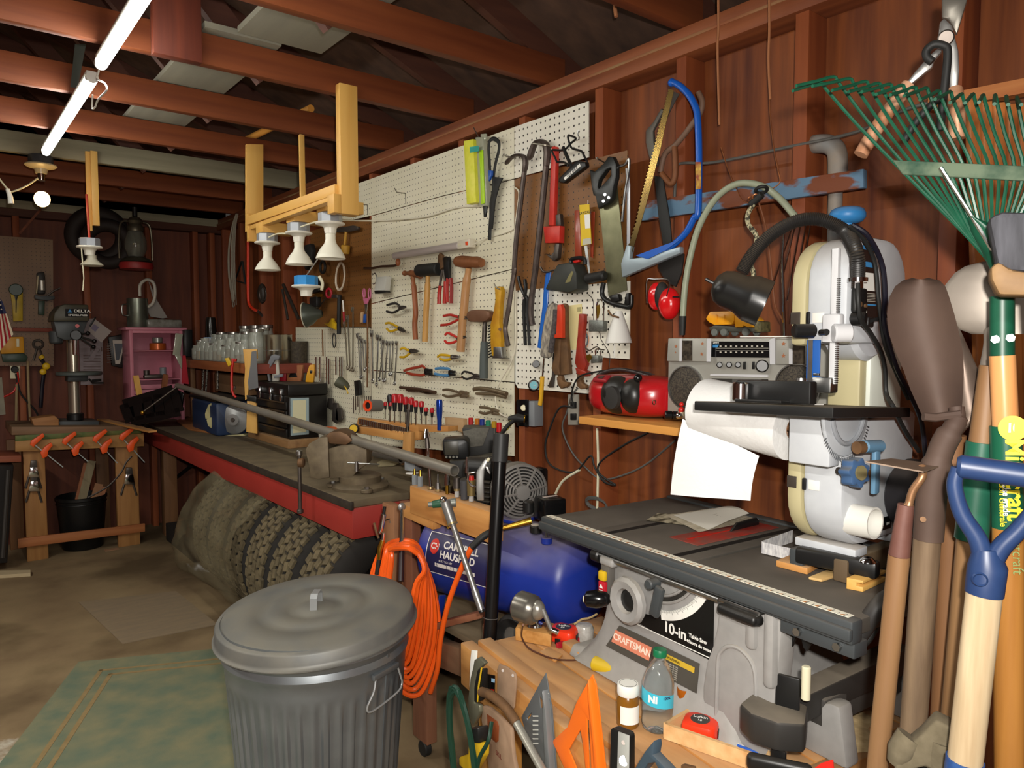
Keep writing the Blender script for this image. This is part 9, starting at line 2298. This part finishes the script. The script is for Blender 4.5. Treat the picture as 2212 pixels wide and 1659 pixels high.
for(px_,py_,Yk)in((577,490,3.6),(645,467,3.235),(713,445,2.885)):
 o=W(px_,py_,Y=Yk)
 MB().bx(min(o.x-.04,ra2.x),o.x+.13,Yk-.045,Yk+.045,W(px_,{577:505,645:482,713:460}[px_],Y=Yk).z+.001,W(px_,{577:505,645:482,713:460}[px_],Y=Yk).z+.05,.001).B('cross_block',pine_x,T)
MB().beam(W(651,292,Y=3.26),W(654,436,Y=3.2),.022,.016,(0,1,0),.001).B('thin_hanger',pine_z,T)
cable('white_cable','cream lead joining farthest and middle spot lamp boxes',[W(580,513,Y=3.56),W(600,505,Y=3.45),W(625,505,Y=3.3)],.004,cream)
cable('white_cable','cream lead joining middle and nearest spot lamp boxes',[W(650,490,Y=3.19),W(670,483,Y=3.05),W(690,478,Y=2.93)],.004,cream)
o=W(193,515,Y=4.3)
T,z=parlamp('single white bulb lamp hanging left on a red lead',o)
MB().tube([o,W(187,420,Y=4.36)],.006,8).B('red_lead',mat('red_lead','#b83820',.45),T)
zb2=W(195,575,Y=4.3).z-o.z
h=z-zb2
MB().lathe([(0,z),(.022,z),(.022,z-h*.28),(.03,z-h*.5),(.052,z-h*.82),(.054,z-h*.92),(.045,z-h*1.),(0,z-h*1.05)],o+V((.008,0,0)),V((.0,0,1)),32).B('reflector_bulb',mat('dull_bulb','#b0aa98',.3),T)
MB().tube([o+V((-.04,-.02,-.05)),W(181,600,Y=4.28),W(179,628,Y=4.28)],.003,6).B('pull_cord',cream,T)
o=W(661,596,Y=3.)
T,z=parlamp('blue electrical box with porcelain lamp holder hanging on the board',o,blue=True)
MB().tube([o,o+V((.1,.0,.14))],.003,6).B('hanging_wire',steel,T)
MB().tube(smooth([o+V((.05,-.02,0)),o+V((.06,-.03,-.03)),o+V((.055,-.03,-.06))],4),.007,8).B('white_strap',cream,T)
one('dowel','round yellow wooden dowel lying over the beams above the lamp hanger','dowel',MB().cyl(W(672,234,Z=ZJ+.122),W(536,300,Z=ZJ+.122),.0165,n=20),mat('dowel_yellow','#c98a3c',.5))
rugm=mat('worn_rug_green','#5d6a58',.95,0,'#7d7a5c',9,.35,.3,detail=6,bscale=260)
nt=rugm.node_tree;N=nt.nodes;L=nt.links
r0,r1,r2=W(170,1432,Z=.001),W(485,1402,Z=.001),W(115,1659,Z=.001)
ux=(r1-r0).normalized();uy=(r2-r0);uy=(uy-ux*uy.dot(ux)).normalized()
def rb(u,v,z=.0):return r0+ux*u+uy*v+V((0,0,z))
T=thing('rug','worn green patterned rug lying on the concrete left of the trash can','rug',r0)
MB().prism([rb(0,0),rb(1.15,0),rb(1.15,1.75),rb(0,1.75)],(0,0,.006)).B('pile',rugm,T)
bdm=mat('rug_border_tan','#806a44',.95,0,'#8f7a52',40,.5)
for(a,b,c,d)in((.11,.11,1.04,.125),(.16,.16,1.,.17)):
 MB().prism([rb(a,b,.0062),rb(c+.1,b,.0062),rb(c+.1,b+.016,.0062),rb(a,b+.016,.0062)],(0,0,.0008)).B('border_line',bdm,T)
 MB().prism([rb(a,b,.0062),rb(a+.018,b,.0062),rb(a+.018,1.7,.0062),rb(a,1.7,.0062)],(0,0,.0008)).B('border_line',bdm,T)
one('cardboard_sheet','flattened grey brown cardboard sheet lying on the floor beyond the rug','cardboard',MB().prism([W(170,1302,Z=.001),W(265,1392,Z=.001),W(470,1350,Z=.001),W(380,1278,Z=.001)],(0,0,.004)),mat('floor_cardboard','#86745a',.9,0,'#7a6a56',9,.5,0,(1,4,1)))
one('paint_stick','pale wood strip lying on the floor at the left edge','wood strip',MB().prism([W(-40,1240,Z=.001),W(66,1238,Z=.001),W(66,1245,Z=.001),W(-40,1252,Z=.001)],(0,0,.02)),mat('pale_strip','#b8a684',.7))
one('black_tube_floor','long black rod slanting under the red bench towards the back bench','rod',MB().tube([W(415,1005,X=1.5),W(300,1095,X=1.35)],.014,8),blackrub)
one('black_plank_floor','dark low shelf board on the floor under the far end of the red bench','board',MB().bx(1.26,1.75,4.8,5.5,.0,.12,.004),mat('dark_low_board','#1d1612',.8))
SY=Z(760,820,6.144)
T=thing('screwdriver_rack','stepped orange wood rack holding screwdrivers and sockets on the bench','tool rack',W(900,930,X=1.6))
def sx_(pts,X_,t,bev=.002):return MB().prism([W(x,y,X=X_)for x,y in pts],(t,0,0),bev)
sx_(SY(80,505,880,600,890,800,800,810,780,700,560,640,130,600,60,620),1.63,.03).B('back_board',orangewood_y,T)
sx_(SY(880,600,1275,620,1275,690,1000,700,890,680),1.6,.05).B('upper_block',orangewood_y,T)
sx_(SY(40,620,680,690,690,810,560,790,60,710),1.58,.045).B('lower_block',orangewood_y,T)
sx_(SY(690,690,785,700,770,1140,650,1130),1.52,.02).B('front_stop',wood('stop_orange','#a87438','#c9965a','z',7),T)
nms=['first','second','third','fourth','fifth','sixth','seventh','eighth','ninth','tenth','eleventh','twelfth','thirteenth','fourteenth']
def sdr(i,x,y0,y1,yb,r,m1,m2,lbl):
 T=thing('screwdriver',lbl,'screwdriver',W(*SY(x,yb)[0],X=1.62),'screwdrivers in the rack on the red bench')
 a=W(*SY(x,y0)[0],X=1.61);b=W(*SY(x,(y0+y1)/2)[0],X=1.61);c=W(*SY(x,y1)[0],X=1.61);d=W(*SY(x,yb)[0],X=1.61)
 MB().lathe([(0,0),(r*.8,.002),(r,.008),(r,(a-b).length),(r*.75,(a-b).length*1.02)],a,b-a,16).B('handle_top',m1,T)
 MB().cyl(b,c,r*.8,r*.6,14).B('handle_lower',m2,T)
 MB().cyl(c,d,.003,n=8).B('shaft',chrome,T)
srd=mat('screwdriver_red','#b01a20',.3)
for i,(x,y0,y1,yb,r)in enumerate(((445,290,400,520,.0075),(505,195,400,560,.012),(570,185,420,570,.014),(645,190,420,580,.014),(715,225,430,590,.0125),(790,232,430,600,.0125),(850,275,440,600,.011),(925,282,440,600,.011),(985,365,480,605,.0095),(1065,370,500,610,.0085),(510,290,410,560,.008))):
 sdr(i,x,y0,y1,yb,r,srd if i!=1 else blackp,blackp,'red handled screwdriver, %s from the left in the rack'%nms[i]if i not in(1,10)else('screwdriver with plain black handle at the left end of the rack' if i==1 else 'small red handled screwdriver before the plain black one'))
T=thing('screwdriver','large metallic blue handled screwdriver at the right end of the rack','screwdriver',W(*SY(1160,600)[0],X=1.6))
MB().lathe([(0,0),(.011,.001),(.013,.01),(.0125,.05),(.0095,.085),(.0095,.125),(0,.125)],W(*SY(1162,262)[0],X=1.6),V((0,0,-1)),24).B('handle',mat('metallic_blue','#1c3f9e',.2,.5),T)
T=thing('socket_extension','long chrome and black extension bar standing in the front wood stop','socket extension',W(*SY(745,690)[0],X=1.5))
MB().cyl(W(*SY(752,320)[0],X=1.52),W(*SY(750,400)[0],X=1.52),.006,n=12).B('tip',chrome,T)
MB().cyl(W(*SY(750,400)[0],X=1.52),W(*SY(744,620)[0],X=1.52),.0075,n=12).B('dark_bar',dsteel,T)
MB().cyl(W(*SY(744,620)[0],X=1.52),W(*SY(742,690)[0],X=1.52),.0075,n=12).B('foot',chrome,T)
for i in range(24):
 x=105+i*26;y=560+i*5.5
 p=W(*SY(x,y+30)[0],X=1.585)
 T=one('socket','small chrome socket standing in the lower step of the orange rack','socket',MB().cyl(p,p+V((0,0,.026)),.0052+(i%3)*.0008,n=10),chrome,'chrome sockets in the orange rack')
T=thing('heat_gun_roll','grey cylinder with an orange open end lying on the rack','cylinder',W(*SY(280,350)[0],X=1.66))
a=W(*SY(210,345)[0],X=1.6);b=W(*SY(370,345)[0],X=1.68)
MB().lathe([(.027,0),(.028,.001),(.028,(b-a).length),(0,(b-a).length)],a,b-a,28).B('drum',mat('drum_grey','#6f6d6a',.5),T)
MB().lathe([(.016,-.001),(.0275,-.001),(.0275,.006),(.016,.006),(.016,-.001)],a,b-a,28).B('orange_ring',mat('drum_orange','#d8481c',.4),T)
MB().cyl(a+(b-a)*.08,a+(b-a)*.09,.0265,n=24).B('dark_core',blackp,T)
T=thing('tape_measure','round yellow faced tape measure at the left end of the orange rack','tape measure',W(*SY(15,650)[0],X=1.55))
MB().cyl(W(766,925,X=1.57),W(764,926,X=1.55),.023,n=28,bev=.004).B('case',blackp,T)
MB().cyl(W(764,926,X=1.55),W(763.5,926,X=1.547),.018,n=28).B('yellow_face',yellowp,T)
for i,(x,y0,y1,c_,nm)in enumerate(((1580,505,660,'#b01a20','tall red'),(1668,515,620,'#b0661c','orange'),(1730,525,615,'#1d2f80','dark blue'),(1812,540,625,'#1c7a58','green'),(1890,555,640,'#a8841c','mustard'),(1955,570,700,'#b8141c','front red'))):
 T=thing('small_screwdriver','%s handled driver in the row behind the black case'%nm,'screwdriver',W(*SY(x,y1)[0],X=1.72),'small coloured drivers in a row')
 a=W(*SY(x,y0)[0],X=1.74);b=W(*SY(x,y1)[0],X=1.74)
 MB().cyl(a,b,.0105,n=14,bev=.002).B('handle',mat('driver_'+nm.replace(' ','_'),c_,.35),T)
 MB().cyl(b,b-V((0,0,.05)),.003,n=8).B('shaft',steel,T)
one('driver_shelf','pale wood strip behind the black case carrying the coloured drivers','board',MB().prism([W(*p,X=1.74)for p in SY(1230,500,1480,520,1480,700,1250,650)],(.02,0,0),.001),wood('pale_tape_board','#a8825a','#c9a67c','y'))
T=thing('dust_mask','dark grey cone shaped tool with yellow strap standing behind the rack left end','tool',W(*S7(320,1540)[0],X=1.68))
a=W(733,818,X=1.66);
MB().lathe([(.026,0),(.03,.01),(.024,.05),(.012,.07),(0,.07)],W(728,822,X=1.62),V((.6,-.5,-.5)),24).B('cone',mat('olive_grey_rubber','#4c4c3c',.6),T)
MB().tube(smooth([W(738,825,X=1.64),W(748,840,X=1.64),W(752,850,X=1.64)],3),.003,6).B('yellow_strap',yellowp,T)
one('black_grip','black handled wrench hanging below the small combination wrenches','wrench',wpr(M1(60,1010,110,1000,130,1180,75,1190),.018,.02),blackp)
for i,(x,y0,y1)in enumerate(((716,860,885),(727,870,915),(735,880,912))):
 one('spoon_tool','small dark steel tool hanging low by the white board strip, %s'%['topmost','middle','lowest'][i],'tool',wpr([(x-4,y0),(x+5,y0),(x+8,y1-8),(x+3,y1),(x-6,y1-6)],.012,.02),dsteel)
for i in range(9):
 x=20+i*26
 p=M1(x,1195,x,1400-(i%3)*40)
 one('hex_driver','thin steel driver hanging in the row left of the grey cylinder','driver',MB().tube([wq(*p[0],.02),wq(*p[1],.02)],.0028,6),chrome,'thin steel drivers left of the grey cylinder')
